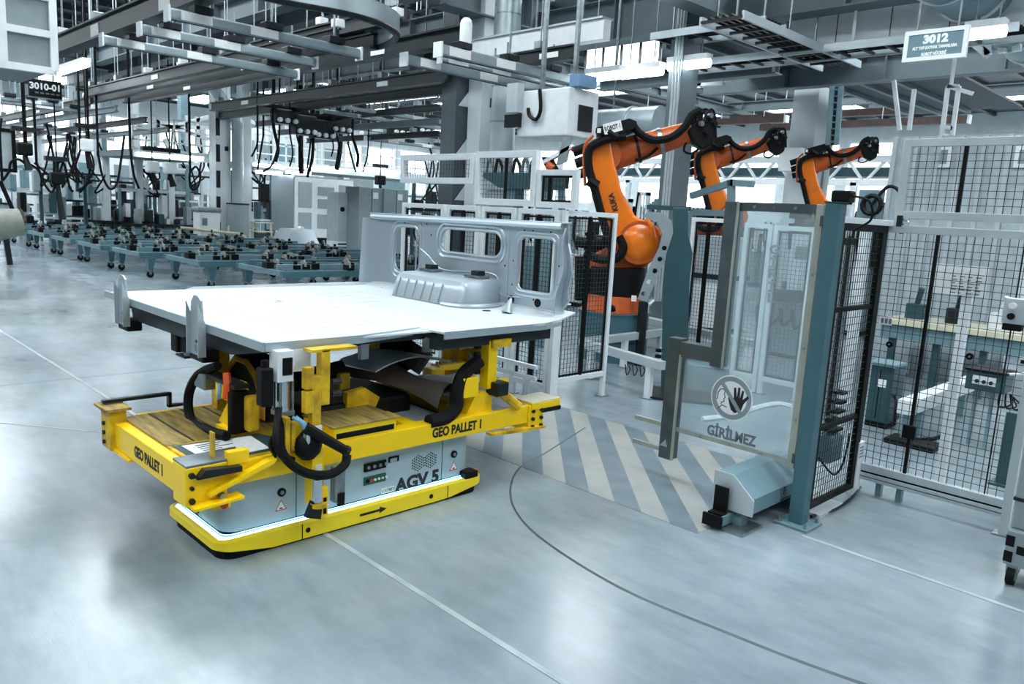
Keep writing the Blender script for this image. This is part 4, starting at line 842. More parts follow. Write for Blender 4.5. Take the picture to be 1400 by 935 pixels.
hose([(836, 338), (829, 315), (822, 290), (813, 256), (806, 230), (807, 207), (820, 197), (838, 191), (856, 189)], .058, .30)
hose([(863, 170), (874, 184), (892, 193), (915, 190), (934, 176), (944, 160), (956, 153)], .052, .18)
hose([(846, 322), (852, 338), (842, 352), (822, 353), (800, 345)], .06, .34)
hose([(801, 255), (799, 225), (801, 200), (812, 187)], .02, .2, m=M_ORGD)
hose([(868, 220), (885, 214), (899, 203)], .02, .1)
for x, y in ((832, 326), (812, 252), (838, 187)): part('hose_clamp', MB().cyl(rp(x - 6, y - 4, .30), rp(x + 6, y + 4, .30), .075, n=10), M_BLK, rob)
# two more of the same robots deeper in the cell, on taller plinths
def place_robot(px, py, dist, lab):
    d = ray(px, 400); d.z = 0; d.normalize(); loc = d * dist
    zz = PN(px, py, loc, -d).z - rz_(214, 830); dr = rob.matrix_basis.inverted()
    a = math.atan2(-d.y, -d.x) - math.atan2(RN.y, RN.x)
    r = dup(rob, (loc.x, loc.y, zz), a, lab)
    pl = MB().cyl((loc.x, loc.y, 0), (loc.x, loc.y, zz), .62, n=24)
    t = thing('robot_plinth', 'teal round plinth carrying the ' + lab.split(' robot')[0] + ' robot', 'plinth', (loc.x, loc.y, 0), 'robot plinths')
    part('drum', pl, M_TEALD, t, smooth=True); part('base_ring', MB().cyl((loc.x, loc.y, 0), (loc.x, loc.y, .03), .72, n=24), M_STL, t)
    for ch in list(r.children):
        for g_ in list(ch.children):
            if g_.name.startswith(('lettering', 'label_plate')): bpy.data.objects.remove(g_)
    return r
place_robot(972, 219, 17.0, 'middle orange robot arm seen above the clear gate')
place_robot(1104, 226, 20.5, 'farthest right orange robot arm seen beyond the gate post')
# red-brown gripper of another robot seen over the left fence panels
gr = thing('tool_gripper', 'dark gripper with a grey plate and orange joint above the left fence panels', 'gripper', tuple(PY(765, 235, 9.0)))
gq = lambda x, y, y0=9.0: PY(x, y, y0)
part('plate', MB().plate([(0, 0), (.2, .05), (.28, .42), (.12, .42)], [], gq(762, 226), UX, UZ, .03), M_GRYC, gr); part('joint', MB().cyl(gq(750, 226), gq(758, 232), .07, n=12), M_ORGD, gr); part('arm', MB().bar(gq(744, 222), gq(783, 200), .06, .06), M_WHT, gr)
part('red_tube', MB().cyl(gq(783, 204), gq(800, 205), .04, n=10), M_RED, gr); part('jaw', MB().cyl(gq(765, 232), gq(768, 258), .045, n=10), M_ORGD, gr); part('jaw', MB().bar(gq(776, 240), gq(774, 258), .05, .05), M_DKS, gr)
for k in range(5): part('cable', MB().tube(spline([gq(742 + 3 * k, 215), gq(745 + 5 * k, 224 + 3 * k), gq(755 + 4 * k, 240)]), .02, 5), M_RUB, gr, smooth=True)
part('pillar', MB().bar(gq(768, 300, 9.1), gq(768, 240, 9.1), .08, .08), M_TEALL, gr); part('pillar_foot', MB().bar(V((gq(768, 300, 9.1).x, 9.1, 0)), gq(768, 300, 9.1), .1, .1), M_TEALL, gr)
# perforated grey tool arm standing behind the robot
ta = thing('perforated_arm', 'grey curved tool arm with round holes between robot and teal pillar', 'tool arm', tuple(F(880, 505)))
TP = V((-6.0, 8.9, 0)); tn = RN
def tq(px, py): p = PN(px, py, TP, tn) - TP; return (p.dot(RR), p.z)
outl = [(872, 408), (884, 412), (896, 385), (914, 345), (921, 322), (918, 302), (905, 291), (886, 289), (878, 296), (898, 304), (905, 320), (900, 340), (886, 368)]
holes = [[(lambda c: (c[0] + .035 * math.cos(t), c[1] + .035 * math.sin(t)))(tq(x, y)) for t in [k * .785 for k in range(8)]] for x, y in ((880, 401), (887, 385), (895, 370), (902, 354), (908, 339))]
part('arm_plate', MB().plate([tq(*p) for p in outl], holes, TP, RR, UZ, .06), M_GRYC, ta); part('backing', MB().plate([tq(*p) for p in outl[1:6] + outl[9:12]], [], TP - tn * .1, RR, UZ, .02), M_DKS, ta)
for k in range(9): x, y = 882 + k * 4.2, 294 + (k % 4) * 3 + max(0, k - 4) * 3; q = PN(x, y, TP, tn) + tn * .02; part('bolt', MB().cyl(q, q + tn * .03, .016, n=6), M_STL, ta)
part('foot', MB().cyl(V((PN(880, 415, TP, tn).x, PN(880, 415, TP, tn).y, 0)), PN(880, 412, TP, tn), .07, n=10), M_DKS, ta); part('hub', MB().cyl(PN(886, 414, TP, tn), PN(893, 408, TP, tn), .06, n=10), M_CHR, ta)
# teal pillar of the turning table
tp = thing('turning_pillar', 'dark teal tapered machine pillar to the right of the nearest robot', 'pillar', (-5.2, 8.0, 0))
TP2 = V((-5.2, 8.0, 0)); tn2 = V((5.2, -8.0, 0)).normalized(); tr2 = V((8.0, 5.2, 0)).normalized()
def t2(px, py): p = PN(px, py, TP2, tn2) - TP2; return (p.dot(tr2), p.z)
zb0 = t2(915, 528)[1]
part('column', MB().plate([(-.15, 0), (.15, 0), t2(943, 380), t2(947, 345), t2(941, 320), t2(941, 284), t2(921, 284), t2(921, 318), t2(912, 345), t2(908, 380)], [], TP2 + tn2 * .12, tr2, UZ, .24), M_TEALD, tp, bevel=.012)
part('base_box', MB().plate([(-.1, 0), (.62, 0), (.62, .32), (-.1, .32)], [], TP2 - tn2 * .1, tr2, UZ, .3), M_TEALL, tp, bevel=.01); part('base_plate', MB().plate([(-.3, 0), (.7, 0), (.7, .03), (-.3, .03)], [], TP2 + tn2 * .25, tr2, UZ, .6), M_DKS, tp)
part('head_beam', MB().bar(PN(885, 283, TP2, tn2), PN(945, 286, TP2, tn2), .24, .05), M_TEALD, tp); part('gusset', MB().plate([t2(925, 430), t2(931, 330), t2(936, 430)], [], TP2 + tn2 * .15, tr2, UZ, .02), M_TEALD, tp)
# low steel rails around the pedestal
def rail_thing(name, label, p, q, w=.09, h=.1, legs=(), m=M_ALU, cat='rail'):
    p, q = V(p), V(q); t = thing(name, label, cat, (p.x, p.y, 0)); part('beam', MB().bar(p, q, w, h), m, t, bevel=.006)
    for f in legs:
        c = p.lerp(q, f); l = part('leg', MB().bx(c.x - .035, c.x + .035, c.y - .035, c.y + .035, 0, c.z - h/2), M_ALUW, t); part('leg_foot', MB().bx(c.x - .06, c.x + .06, c.y - .06, c.y + .06, 0, .012), M_STL, l)
    return t
rz1 = .42
a = rail_thing('conveyor_rail', 'galvanised steel floor rail reaching toward the gate from the robot pedestal', F(800, 470, rz1), F(906, 500, rz1), legs=(.1, .86))
for k in range(4): p = F(855 + 10 * k, 498 + k, rz1 - .1); part('loose_wire', MB().tube(spline([p, p + V((.03, 0, -.12)), p + V((.06, .02, -.05)), p + V((.02, .04, -.02))]), .006, 5), M_BLK, a)
rail_thing('conveyor_rail', 'light steel floor rail running from the mesh door past the pedestal', F(795, 468, rz1), F(908, 454, rz1), legs=(.5, .96))
rail_thing('conveyor_rail', 'long pale floor rail behind the dark step of the gate', F(882, 437, .45), F(1030, 470, .45), w=.16, legs=(.3, .9))
gb = thing('rail_stop_box', 'galvanised stop box on the rail end beside the gate frame', 'box', tuple(F(925, 530)))
p = F(925, 462, .5); part('box', MB().bx(p.x - .18, p.x + .1, p.y - .1, p.y + .12, .36, .56), M_ALU, gb, bevel=.008); part('opening', MB().bx(p.x - .05, p.x + .105, p.y - .06, p.y + .09, .4, .54), M_BLK, gb); part('stand', MB().bx(p.x - .12, p.x + .05, p.y - .05, p.y + .07, 0, .36), M_TEALD, gb)
for k in range(3): part('fitting', MB().cyl((p.x - .19, p.y - .02, .3 - .08 * k), (p.x - .27, p.y - .05, .3 - .08 * k), .025, n=8), M_BLK, gb)
# ================================================================== guard panels left of the robot (plane Y = 6)
def DP(px0, px1, py=300, Y=6.0): return PY(px0, py, Y).x, PY(px1, py, Y).x
def panel_y6(label, px0, px1, ztop, z0=0.14, Y=6.0, dark=True, splits=(), legs=True, h=None, **k):
    a, b_ = DP(px0, px1, 300, Y); hh = ztop - z0 if h is None else h
    return guard('mesh_fence', label, (a + .005, Y, 0), UX, b_ - a - .03, hh, z0, .055, .05, M_ALUW, dark=dark, splits=splits, legs=legs, gap=.012, r=.0022, **k)
zl = PY(700, 284, 6.0).z
panel_y6('leftmost tall white framed mesh panel behind the cab rear wall', 551, 610, zl)
panel_y6('tall white framed mesh panel second from left behind the cab wall', 612, 658, zl, splits=(.5,))
panel_y6('tall white framed mesh panel third from left behind the cab wall', 660, 708, zl, splits=(.5,))
panel_y6('tall white framed mesh panel at the fence corner behind the cab wall', 710, 768, zl, splits=(.5,))
za, zb1, zc0 = PY(600, 211, 6.03).z, PY(600, 251, 6.03).z, PY(650, 279, 6.03).z
def upper(label, px0, px1, z0, z1, Y=6.03, splits=()):
    a, b_ = DP(px0, px1, 240, Y)
    return guard('raised_panel', label, (a, Y, z0), UX, b_ - a, z1 - z0, 0, .07, .05, M_ALUW, dark=False, splits=splits, legs=False, r=.002)
upper('wide shallow white framed panel raised over the leftmost fence panel', 550, 650, zb1, za)
upper('square white framed mesh panel raised beside the white ceiling column', 652, 735, zc0, PY(690, 207, 6.03).z, splits=(.5,))
a = DP(736, 790, 260, 6.03); guard('raised_panel', 'small dark meshed raised panel left of the nearest robot', (a[0], 6.03, zl + .02), UX, a[1] - a[0], PY(760, 232, 6.03).z - zl - .02, 0, .06, .05, M_ALUW, dark=True, splits=(.3,), legs=False)
# fence return running back along Y to the robot
guard('guard_door', 'narrow black meshed fence door seen edge on beside the nearest robot', (-5.36, 5.95, 0), UY, .86, zl - .24, .24, .05, .05, M_ALUW, dark=True, splits=(.5,), gap=.01)
cp_ = thing('corner_post', 'cluster of white aluminium profiles at the fence corner behind the pallet', 'post', (-5.3, 5.9, 0))
for dx, dy in ((0, 0), (.06, 0), (.03, .06)): part('profile', MB().bx(-5.33 + dx, -5.275 + dx, 5.87 + dy - .12, 5.925 + dy - .12, 0, 1.1), M_ALUW, cp_, bevel=.004)
part('cap', MB().bx(-5.4, -5.18, 5.72, 5.95, 1.1, 1.115), M_ALUW, cp_)
# low tubular bench in front of the corner
lb = thing('low_bench', 'low white tubular bench frame left of the fence corner profiles', 'bench', (-6.0, 5.8, 0))
for a, q in (((-6.15, 5.75, .42), (-5.42, 5.75, .42)), ((-6.15, 5.75, .3), (-5.42, 5.75, .3)), ((-6.15, 5.75, 0), (-6.15, 5.75, .45)), ((-6.15, 5.75, .42), (-6.4, 5.3, .36)), ((-5.6, 5.78, 0), (-5.6, 5.78, .3))): part('tube', MB().bar(a, q, .04, .04), M_ALUW, lb)
part('tray', MB().bx(-6.5, -6.2, 5.15, 5.6, .3, .36), M_ALU, lb, bevel=.01); part('tray_leg', MB().bx(-6.4, -6.34, 5.3, 5.36, 0, .3), M_DKS, lb)
cb_ = solo('floor_cable', MB().tube(spline([(-6.3, 5.6, .012), (-6.0, 5.5, .012), (-5.7, 5.65, .012), (-5.45, 5.6, .012)]), .012, 5), M_BLK, 'black cable lying on the floor under the low white bench', 'cable')
# ================================================================== guard panels behind the clear gate
def back_panel(label, px0, px1, pyt, Y, pyref=400, **k):
    a, b_ = PY(px0, pyref, Y).x, PY(px1, pyref, Y).x; z = PY((px0 + px1) / 2, pyt, Y).z
    return guard('cell_fence', label, (a, Y, 0), UX, b_ - a, z - .16, .16, .055, .05, M_ALUW, dark=True, gap=.01, r=.002, **k)
back_panel('meshed white cell fence just right of the dark teal pillar', 938, 994, 298, 9.4, splits=(.42,))
back_panel('meshed white cell fence seen through the clear gate on its left', 1010, 1048, 305, 8.6)
gs = back_panel('meshed white cell fence with upright GIRIL letters behind the clear gate', 1050, 1108, 309, 8.6)
for k, chh in enumerate('G\u0130R\u0130L'):
    p = PY(1059 - k * 1.4, 341 + k * 16.5, 8.56); text('lettering', chh, .15, p, UX, UZ, M_INKG, gs, bold=.006, sx=1.2)
tf = thing('steel_table', 'teal painted steel table frame behind the clear gate', 'frame', tuple(F(960, 430)))
for a, q in (((945, 268), (1000, 250)), ((945, 290), (1000, 292)), ((1000, 246), (1000, 300)), ((1000, 250), (1030, 252))): part('bar', MB().bar(PY(*a, 10.2), PY(*q, 10.2), .09, .09), M_TEALL, tf)
p = PY(1000, 300, 10.2); part('leg', MB().bx(p.x - .05, p.x + .05, 10.15, 10.25, 0, p.z), M_TEALL, tf); p = PY(946, 290, 10.2); part('leg', MB().bx(p.x - .05, p.x + .05, 10.15, 10.25, 0, p.z), M_TEALL, tf)
# ================================================================== inside the cell, right of the gate
def box_at(name, label, px0, px1, pyb, pyt, depth, m, cat, group=None, bevel=.01):
    """cabinet standing on the floor: front face spans the pixels on its floor line, real depth behind"""
    a = F((px0 + px1) / 2, pyb); Y = a.y
    x0, x1 = PY(px0, pyb, Y).x, PY(px1, pyb, Y).x; z = PY((px0 + px1) / 2, pyt, Y).z
    t = thing(name, label, cat, ((x0 + x1) / 2, Y + depth / 2, 0), group)
    part('body', MB().bx(x0, x1, Y, Y + depth, .06, z), m, t, bevel=bevel); part('plinth', MB().bx(x0 + .02, x1 - .02, Y + .02, Y + depth - .02, 0, .06), M_BLK, t)
    return t, x0, x1, Y, z
t, x0, x1, Y, z = box_at('cell_cabinet', 'teal control cabinet behind the fence mesh on the left', 1177, 1212, 584, 498, .35, M_TEALD, 'cabinet')
part('lid', MB().bx(x0 - .02, x1 + .02, Y - .03, Y + .36, z, z + .03), M_TEALL, t, bevel=.004); part('label', MB().bx(x1 - .14, x1 - .06, Y - .004, Y, z - .22, z - .14), M_PAP, t)
part('door_seam', MB().bx((x0+x1)/2 - .006, (x0+x1)/2 + .006, Y - .003, Y, .1, z - .04), M_BLK, t)
part('hose', MB().tube(spline([(x1, Y + .1, .35), (x1 + .08, Y - .05, .3), (x1 + .1, Y - .1, .1)]), .014, 6), M_BLK, t)
t = thing('square_beam', 'white square floor beam with dark pads behind the fence mesh', 'beam', (-2.45, 8.6, 0))
part('beam', MB().bx(-2.53, -2.39, 7.75, 9.9, .30, .44), M_ALUW, t, bevel=.006)
for y in (7.85, 8.2, 9.6): part('leg', MB().bx(-2.5, -2.44, y, y + .06, 0, .30), M_TEALL, t)
part('tray', MB().bx(-2.6, -2.15, 7.7, 8.0, .0, .05), M_BLK, t, bevel=.01); part('hose', MB().tube(spline([(-2.4, 7.9, .03), (-2.2, 8.1, .1), (-2.22, 8.2, .3)]), .02, 6), M_RUB, t)
t = thing('operator_box', 'teal operator box with three black buttons on thin legs behind the mesh', 'control box', (-1.85, 8.55, 0))
p0, p1 = PY(1322, 505, 8.3), PY(1372, 540, 8.3)
part('box', MB().bx(p0.x, p1.x, 8.3, 8.6, p1.z, p0.z), M_TEALD, t, bevel=.008); part('box_rim', MB().bx(p0.x - .015, p1.x + .015, 8.28, 8.62, p0.z, p0.z + .02), M_BLK, t)
fc = part('button_plate', MB().bx(p0.x + .06, p0.x + .26, 8.295, 8.30, p1.z + .06, p0.z - .04), M_ALUW, t)
for k in range(3): part('button', MB().cyl((p0.x + .10 + .06 * k, 8.295, (p0.z + p1.z) / 2), (p0.x + .10 + .06 * k, 8.28, (p0.z + p1.z) / 2), .018, n=10), M_BLK, fc)
for x in (p0.x + .08, p0.x + .22): part('leg', MB().bx(x - .015, x + .015, 8.4, 8.43, 0, p1.z), M_TEALL, t)
part('handle_bar', MB().cyl((p0.x + .3, 8.35, p0.z), (p1.x + .2, 8.3, p0.z + .06), .012, n=8), M_WHT, t)
for k in range(3): part('cable', MB().tube(spline([(p0.x + .28 + .05 * k, 8.4, p1.z), (p0.x + .3 + .06 * k, 8.35, p1.z - .12), (p0.x + .38 + .05 * k, 8.4, p1.z - .1), (p0.x + .36, 8.42, p1.z)]), .008, 5), M_BLK, t)
t = thing('teal_upright', 'dark teal upright post close to the right guard fence', 'post', (-1.42, 6.9, 0)); p = F(1372, 625)
part('column', MB().bx(-1.52, -1.42, 7.2, 7.3, 0, .62), M_TEALD, t, bevel=.006); part('base', MB().bx(-1.56, -1.38, 7.16, 7.34, 0, .02), M_TEALD, t)
# instruction sheet
a, b_ = PY(1281, 360, 6.6), PY(1346, 407, 6.6)
t = thing('instruction_board', 'white instruction sheet on a stand behind the guard fence mesh', 'board', ((a.x + b_.x) / 2, 6.6, 0))
part('sheet', MB().bx(a.x, b_.x, 6.6, 6.612, b_.z, a.z), M_PAP, t)
random.seed(3)
for r in range(6):
    for c in range(4): x = a.x + .12 + c * .055; z = a.z - .09 - r * .025; part('print_mark', MB().bx(x, x + random.uniform(.02, .05), 6.5985, 6.6, z, z + .008), M_INKG, t)
part('stand', MB().bx((a.x + b_.x) / 2 + .02, (a.x + b_.x) / 2 + .09, 6.615, 6.66, 0, b_.z + .05), M_ALUW, t)
part('stand_foot', MB().bx((a.x + b_.x) / 2 - .1, (a.x + b_.x) / 2 + .2, 6.55, 6.75, 0, .02), M_ALUW, t)
# pale machines deeper in the cell, seen blurred through the mesh
specs = [(1215, 1262, 470, 318, .9, M_ALUW, 'tall white machine cover first behind the guard fence mesh'), (1266, 1320, 474, 330, .8, M_TEALL, 'pale teal machine cover behind the instruction sheet'),
         (1325, 1385, 480, 345, .8, M_WHT, 'broad white machine cover behind the switch box post'), (1195, 1212, 455, 325, .5, M_GRYC, 'slim grey machine column left behind the guard mesh'), (1392, 1440, 500, 330, .8, M_ALUW, 'white machine cover cut by the right picture edge')]
for i, (a, b_, pb, pt, d, m, lab) in enumerate(specs):
    t, x0, x1, Y, z = box_at('machine_cover', lab, a, b_, pb, pt, d, m, 'machine')
    part('window', MB().bx(x0 + .15 * (x1-x0), x1 - .15 * (x1-x0), Y - .006, Y, z * .55, z * .8), M_TEALD if i % 2 else M_GRYC, t)
    part('door_seam', MB().bx((x0+x1)/2 - .006, (x0+x1)/2 + .006, Y - .004, Y, .1, z * .5), M_DKS, t)
    part('pipe', MB().cyl((x1 + .06, Y + .2, 0), (x1 + .06, Y + .2, z + .3), .05, n=10), M_ALUW, t); part('ledge', MB().bx(x0 - .03, x1 + .03, Y - .05, Y + .02, z * .5, z * .53), M_TEALL, t)
t = thing('work_table', 'long pale work table with teal edge behind the guard fence', 'table', tuple(F(1280, 500)))
Y = 10.8; a, b_ = PY(1205, 430, Y), PY(1400, 450, Y)
part('top', MB().bx(a.x, b_.x + .5, Y, Y + .8, .80, .88), M_PIPEY, t, bevel=.01); part('apron', MB().bx(a.x, b_.x + .5, Y + .05, Y + .1, .62, .80), M_TEALL, t)
for k in range(4): x = a.x + .1 + (b_.x - a.x) * k / 3; part('leg', MB().bx(x, x + .08, Y + .1, Y + .18, 0, .62), M_TEALD, t)
for k in range(5):
    x = a.x + .3 + k * .5; solo('table_fixture', MB().cb((x, Y + .4, .98), (.22, .2, .2)).cyl((x, Y + .4, 1.08), (x + .05, Y + .35, 1.3), .04, n=8), [M_TEALD, M_DKS, M_ALUW, M_GRYC, M_TEALL][k], ORD[k] + ' small fixture from the left on the pale table behind the fence', 'fixture', 'fixtures on the pale work table', bevel=.01)
# machinery seen through the clear gate
t, x0, x1, Y, z = box_at('cell_cabinet', 'teal machine block low behind the clear gate pane', 1030, 1098, 488, 412, .6, M_TEALL, 'machine')
part('motor', MB().cyl((x0 + .3, Y - .1, z + .1), (x1 - .1, Y - .1, z + .12), .1, n=12), M_DKS, t)
for k in range(4): part('hose', MB().tube(spline([(x0 + .2 * k, Y - .05, z - .1), (x0 + .2 * k + .1, Y - .15, z - .35), (x0 + .2 * k + .25, Y - .1, z - .2)]), .03, 6), M_RUB, t)
t = thing('white_hose', 'white hose lying on the floor behind the clear gate', 'hose', tuple(F(1000, 572)))
part('hose', MB().tube(spline([F(960, 573, .02), F(1000, 568, .02), F(1040, 556, .02), F(1065, 552, .02), F(1083, 556, .02)]), .03, 6), M_WHT, t, smooth=True)
t, x0, x1, Y, z = box_at('cell_cabinet', 'white upright panel cabinet behind the upper clear gate pane', 1068, 1105, 455, 318, .4, M_WHT, 'cabinet')
part('door_seam', MB().bx((x0+x1)/2 - .006, (x0+x1)/2 + .006, Y - .004, Y, .1, z - .1), M_GRYC, t); part('screen', MB().bx(x0 + .1, x0 + .35, Y - .01, Y, z - .5, z - .25), M_GRYC, t)
t, x0, x1, Y, z = box_at('cell_cabinet', 'pale round topped hopper cabinet behind the mesh right of the teal pillar', 942, 990, 452, 322, .7, M_ALU, 'cabinet')
part('collar', MB().bx(x0 - .03, x1 + .03, Y - .03, Y + .7, z * .55, z * .6), M_DKS, t); part('drum', MB().cyl(((x0+x1)/2, Y - .02, .1), ((x0+x1)/2, Y - .02, z * .5), .3, n=18), M_ALUW, t, smooth=True)
# switch gear sticking up over the gate post
t = thing('robot_controller', 'teal clamp head with black ring above the side mesh panel', 'machine', tuple(F(1190, 480)))
p = PY(1183, 290, 9.0); part('block', MB().bx(p.x - .1, p.x + .12, 9.0, 9.2, p.z - .1, p.z + .25), M_TEALL, t, bevel=.01); q = PY(1192, 280, 8.95); tor = [q + V((.1 * math.cos(k * .45), 0, .1 * math.sin(k * .45))) for k in range(15)]
part('ring', MB().tube(tor, .03, 6), M_BLK, t); part('stand', MB().bx(p.x - .05, p.x + .05, 9.05, 9.15, 0, p.z - .1), M_ALUW, t); part('hose', MB().tube(spline([q, q + V((.15, 0, .2)), q + V((.3, 0, .1)), q + V((.35, 0, -.3))]), .02, 6), M_BLK, t)

t = thing('teal_hood', 'dark teal machine hood behind the square raised mesh panel', 'machine', tuple(F(700, 480)))
a, b_ = PY(655, 256, 8.2), PY(742, 236, 8.2); part('hood', MB().plate([(a.x, b_.z), (b_.x, b_.z), (b_.x, a.z), (a.x + .45, a.z), (a.x + .1, b_.z - .08)][::-1], [], (0, 8.7, 0), UX, UZ, .5), M_TEALD, t)
part('stand', MB().bx(a.x + .5, a.x + .7, 8.3, 8.5, 0, a.z), M_TEALL, t); part('stand', MB().bx(b_.x - .2, b_.x - .05, 8.3, 8.5, 0, a.z), M_TEALL, t)
for k in range(6): q = PY(665 + 12 * k, 232, 8.3); part('hose', MB().tube(spline([q - UZ * .1, q + V((.05, 0, .15)), q + V((.15, 0, .05)), q + V((.18, 0, -.12))]), .025, 5), M_BLK if k % 2 else M_STL, t, smooth=True)
# ================================================================== parked dollies (left background)
def make_dolly():
    t = thing('transport_dolly', 'x', 'dolly', (0, 0, 0), 'teal transport dollies')
    W, Ln, Z = 2.0, 3.0, .60
    for x in (-W/2, W/2): part('long_beam', MB().bx(x - .06, x + .06, -Ln/2, Ln/2, Z - .13, Z), M_TEAL, t, bevel=.008)
    for y in (-Ln/2 + .06, -.5, .5, Ln/2 - .06): part('cross_beam', MB().bx(-W/2, W/2, y - .05, y + .05, Z - .11, Z - .01), M_TEALL, t)
    for sx in (-1, 1):
        for sy in (-1, 1):
            x, y = sx * (W/2), sy * (Ln/2 - .25); h = MB()
            a = [(x - .13, y - .09), (x + .13, y - .09), (x + .13, y + .09), (x - .13, y + .09)]; b_ = [(x - .06, y - .05), (x + .06, y - .05), (x + .06, y + .05), (x - .06, y + .05)]
            h.add([(*p, Z - .12) for p in a] + [(*p, .18) for p in b_], [(3,2,1,0), (4,5,6,7), (0,1,5,4), (1,2,6,5), (2,3,7,6), (3,0,4,7)])
            l = part('leg', h, M_TEAL, t); part('castor', MB().cyl((x - .03, y, .08), (x + .03, y, .08), .08, n=10), M_RUB, l); part('fork', MB().bx(x - .045, x + .045, y - .03, y + .03, .08, .2), M_STL, l)
    for x in (-.6, -.2, .25, .62): part('inner_beam', MB().bx(x - .05, x + .05, -Ln/2 + .1, Ln/2 - .1, Z - .02, Z + .05 + abs(x) * .08), M_TEAL if x < 0 else M_TEALL, t)
    random.seed(11)
    for i in range(14):
        x = random.choice((-.98, -.6, -.2, .25, .62, .98)); y = -1.4 + i * .21; S_ = random.uniform(.7, 1.25)
        c = part('clamp', MB().bx(x - .1 * S_, x + .1 * S_, y - .08, y + .08, Z, Z + .11 * S_), M_BLK, t, bevel=.01)
        if i % 2: part('clamp_plate', MB().plate([(-.1, 0), (.1, 0), (.09, .1 * S_), (.02, .14 * S_), (-.1, .1)], [], (x + .02, y - .02, Z + .06), *((UX, UZ) if i % 2 else (UY, UZ)), .04), M_BEIGE, c)
        else: part('clamp_pin', MB().bx(x - .03, x + .03, y - .03, y + .03, Z + .09, Z + .17), M_BLK, c)
    return t
dol = make_dolly(); first = True; k = 0
rows = [(-15.2, 9.0), (-17.7, 8.4), (-20.2, 8.0), (-22.7, 7.9), (-25.3, 7.9), (-28.0, 7.9), (-31, 7.9), (-16.0, 12.3), (-18.6, 11.8), (-21.2, 11.5), (-23.8, 11.4), (-25.9, 10.6), (-29.6, 11.0), (-17.6, 15.2)]
for i, (x, y) in enumerate(rows):
    lab = ('teal clamp dolly in the front row, %s from the vehicle' % ORD[i]) if i < 7 else ('teal clamp dolly in the back row, %s from the vehicle' % ORD[i - 7])
    if i == 0: dol.location = (x, y, 0); dol['label'] = lab
    else: dup(dol, (x, y, 0), 0, lab)
# ================================================================== columns, ducts and stands on the far line X = -28
def column(name, label, px, pyb, w, ztop=7.0, m=M_COLW, d=None, X=None, cat='column'):
    p = F(px, pyb) if X is None else PX(px, pyb, X); d = d or w
    t = thing(name, label, cat, (p.x, p.y, 0)); part('shaft', MB().bx(p.x - d/2, p.x + d/2, p.y - w/2, p.y + w/2, 0, ztop), m, t, bevel=.01); part('base', MB().bx(p.x - d/2 - .06, p.x + d/2 + .06, p.y - w/2 - .06, p.y + w/2 + .06, 0, .05), M_GRYC, t)
    return t, p
t, p = column('steel_column', 'white steel column with dark openings beside the grey vent pipe', 302, 345, .55, 8.6)
for k in range(8): part('opening', MB().bx(p.x + .275, p.x + .28, p.y - .27, p.y - .12, .5 + k * .9, 1.1 + k * .9), M_DKS, t)
part('sign', MB().bx(p.x + .276, p.x + .285, p.y + .05, p.y + .18, 3.6, 3.75), M_DKS, t)
t, p2_ = column('steel_column', 'white steel column just right of the grey vent pipe', 334, 343, .4, 8.6)
vp = thing('vent_pipe', 'grey bent vent pipe rising from a steel drum between two columns', 'pipe', (p.x + .1, p.y + .75, 0))
q0 = PX(322, 300, p.x + .3); yv = q0.y
part('drum', MB().cyl((p.x + .5, yv, .0), (p.x + .5, yv, 1.75), .38, n=20), M_GRYC, vp, smooth=True); part('pipe', MB().tube([(p.x + .5, yv, 1.75), (p.x + .5, yv, 4.6), (p.x + .5, yv - .12, 4.85), (p.x + .5, yv - .9, 5.7), (p.x + .5, yv - 1.0, 6.2), (p.x + .5, yv - 1.0, 8.6)], .2, 14), M_DUCT, vp, smooth=True)
part('drum_lid', MB().cyl((p.x + .5, yv, 1.75), (p.x + .5, yv, 1.8), .4, n=20), M_DKS, vp)
for i, (px, pyb, w, lab, m) in enumerate([(141, 320, .45, 'white steel column at the left work stations', M_COLW), (56, 318, .3, 'slim white column behind the leftmost grey cabinet', M_COLW), (105, 318, .28, 'slim white column left of the hanging cable tools', M_COLW), (187, 322, .4, 'pale column below the left end of the mezzanine', M_COLW), (254, 322, .45, 'pale blue column with vertical lettering under the mezzanine', M_TEALL),
        (375, 318, .35, 'white column behind the hanging hoses at centre left', M_COLW), (480, 310, .4, 'white column behind the far cab panel', M_COLW)]):
    t, p = column('steel_column', lab, px, pyb, w, 8.6, m)
    if i == 4:
        for k in range(9): part('letter_mark', MB().bx(p.x + .226, p.x + .232, p.y - .1, p.y + .06 + .04 * (k % 2), 2.5 - k * .2, 2.6 - k * .2), M_TEALD, t)
    if i == 0: part('stripe', MB().bx(p.x + .225, p.x + .23, p.y + .0, p.y + .2, 0, 8), M_TEALL, t)
# white rounded machine
t = thing('water_dispenser', 'white cabinet with a dark domed top behind the cream railing', 'machine', tuple(F(282, 345)))
p = F(283, 348); part('body', MB().bx(p.x - .3, p.x + .3, p.y - .35, p.y + .35, .05, 1.45), M_WHT, t, bevel=.03); part('top', MB().bx(p.x - .34, p.x + .34, p.y - .42, p.y + .42, 1.45, 1.62), M_GRYC, t, bevel=.06); part('chimney', MB().cyl((p.x, p.y - .2, 1.62), (p.x, p.y - .2, 1.95), .05, n=8), M_WHT, t); part('foot', MB().bx(p.x - .25, p.x + .25, p.y - .3, p.y + .3, 0, .05), M_BLK, t)
part('panel', MB().bx(p.x + .3, p.x + .305, p.y - .28, p.y - .1, 1.0, 1.25), M_TEALL, t)
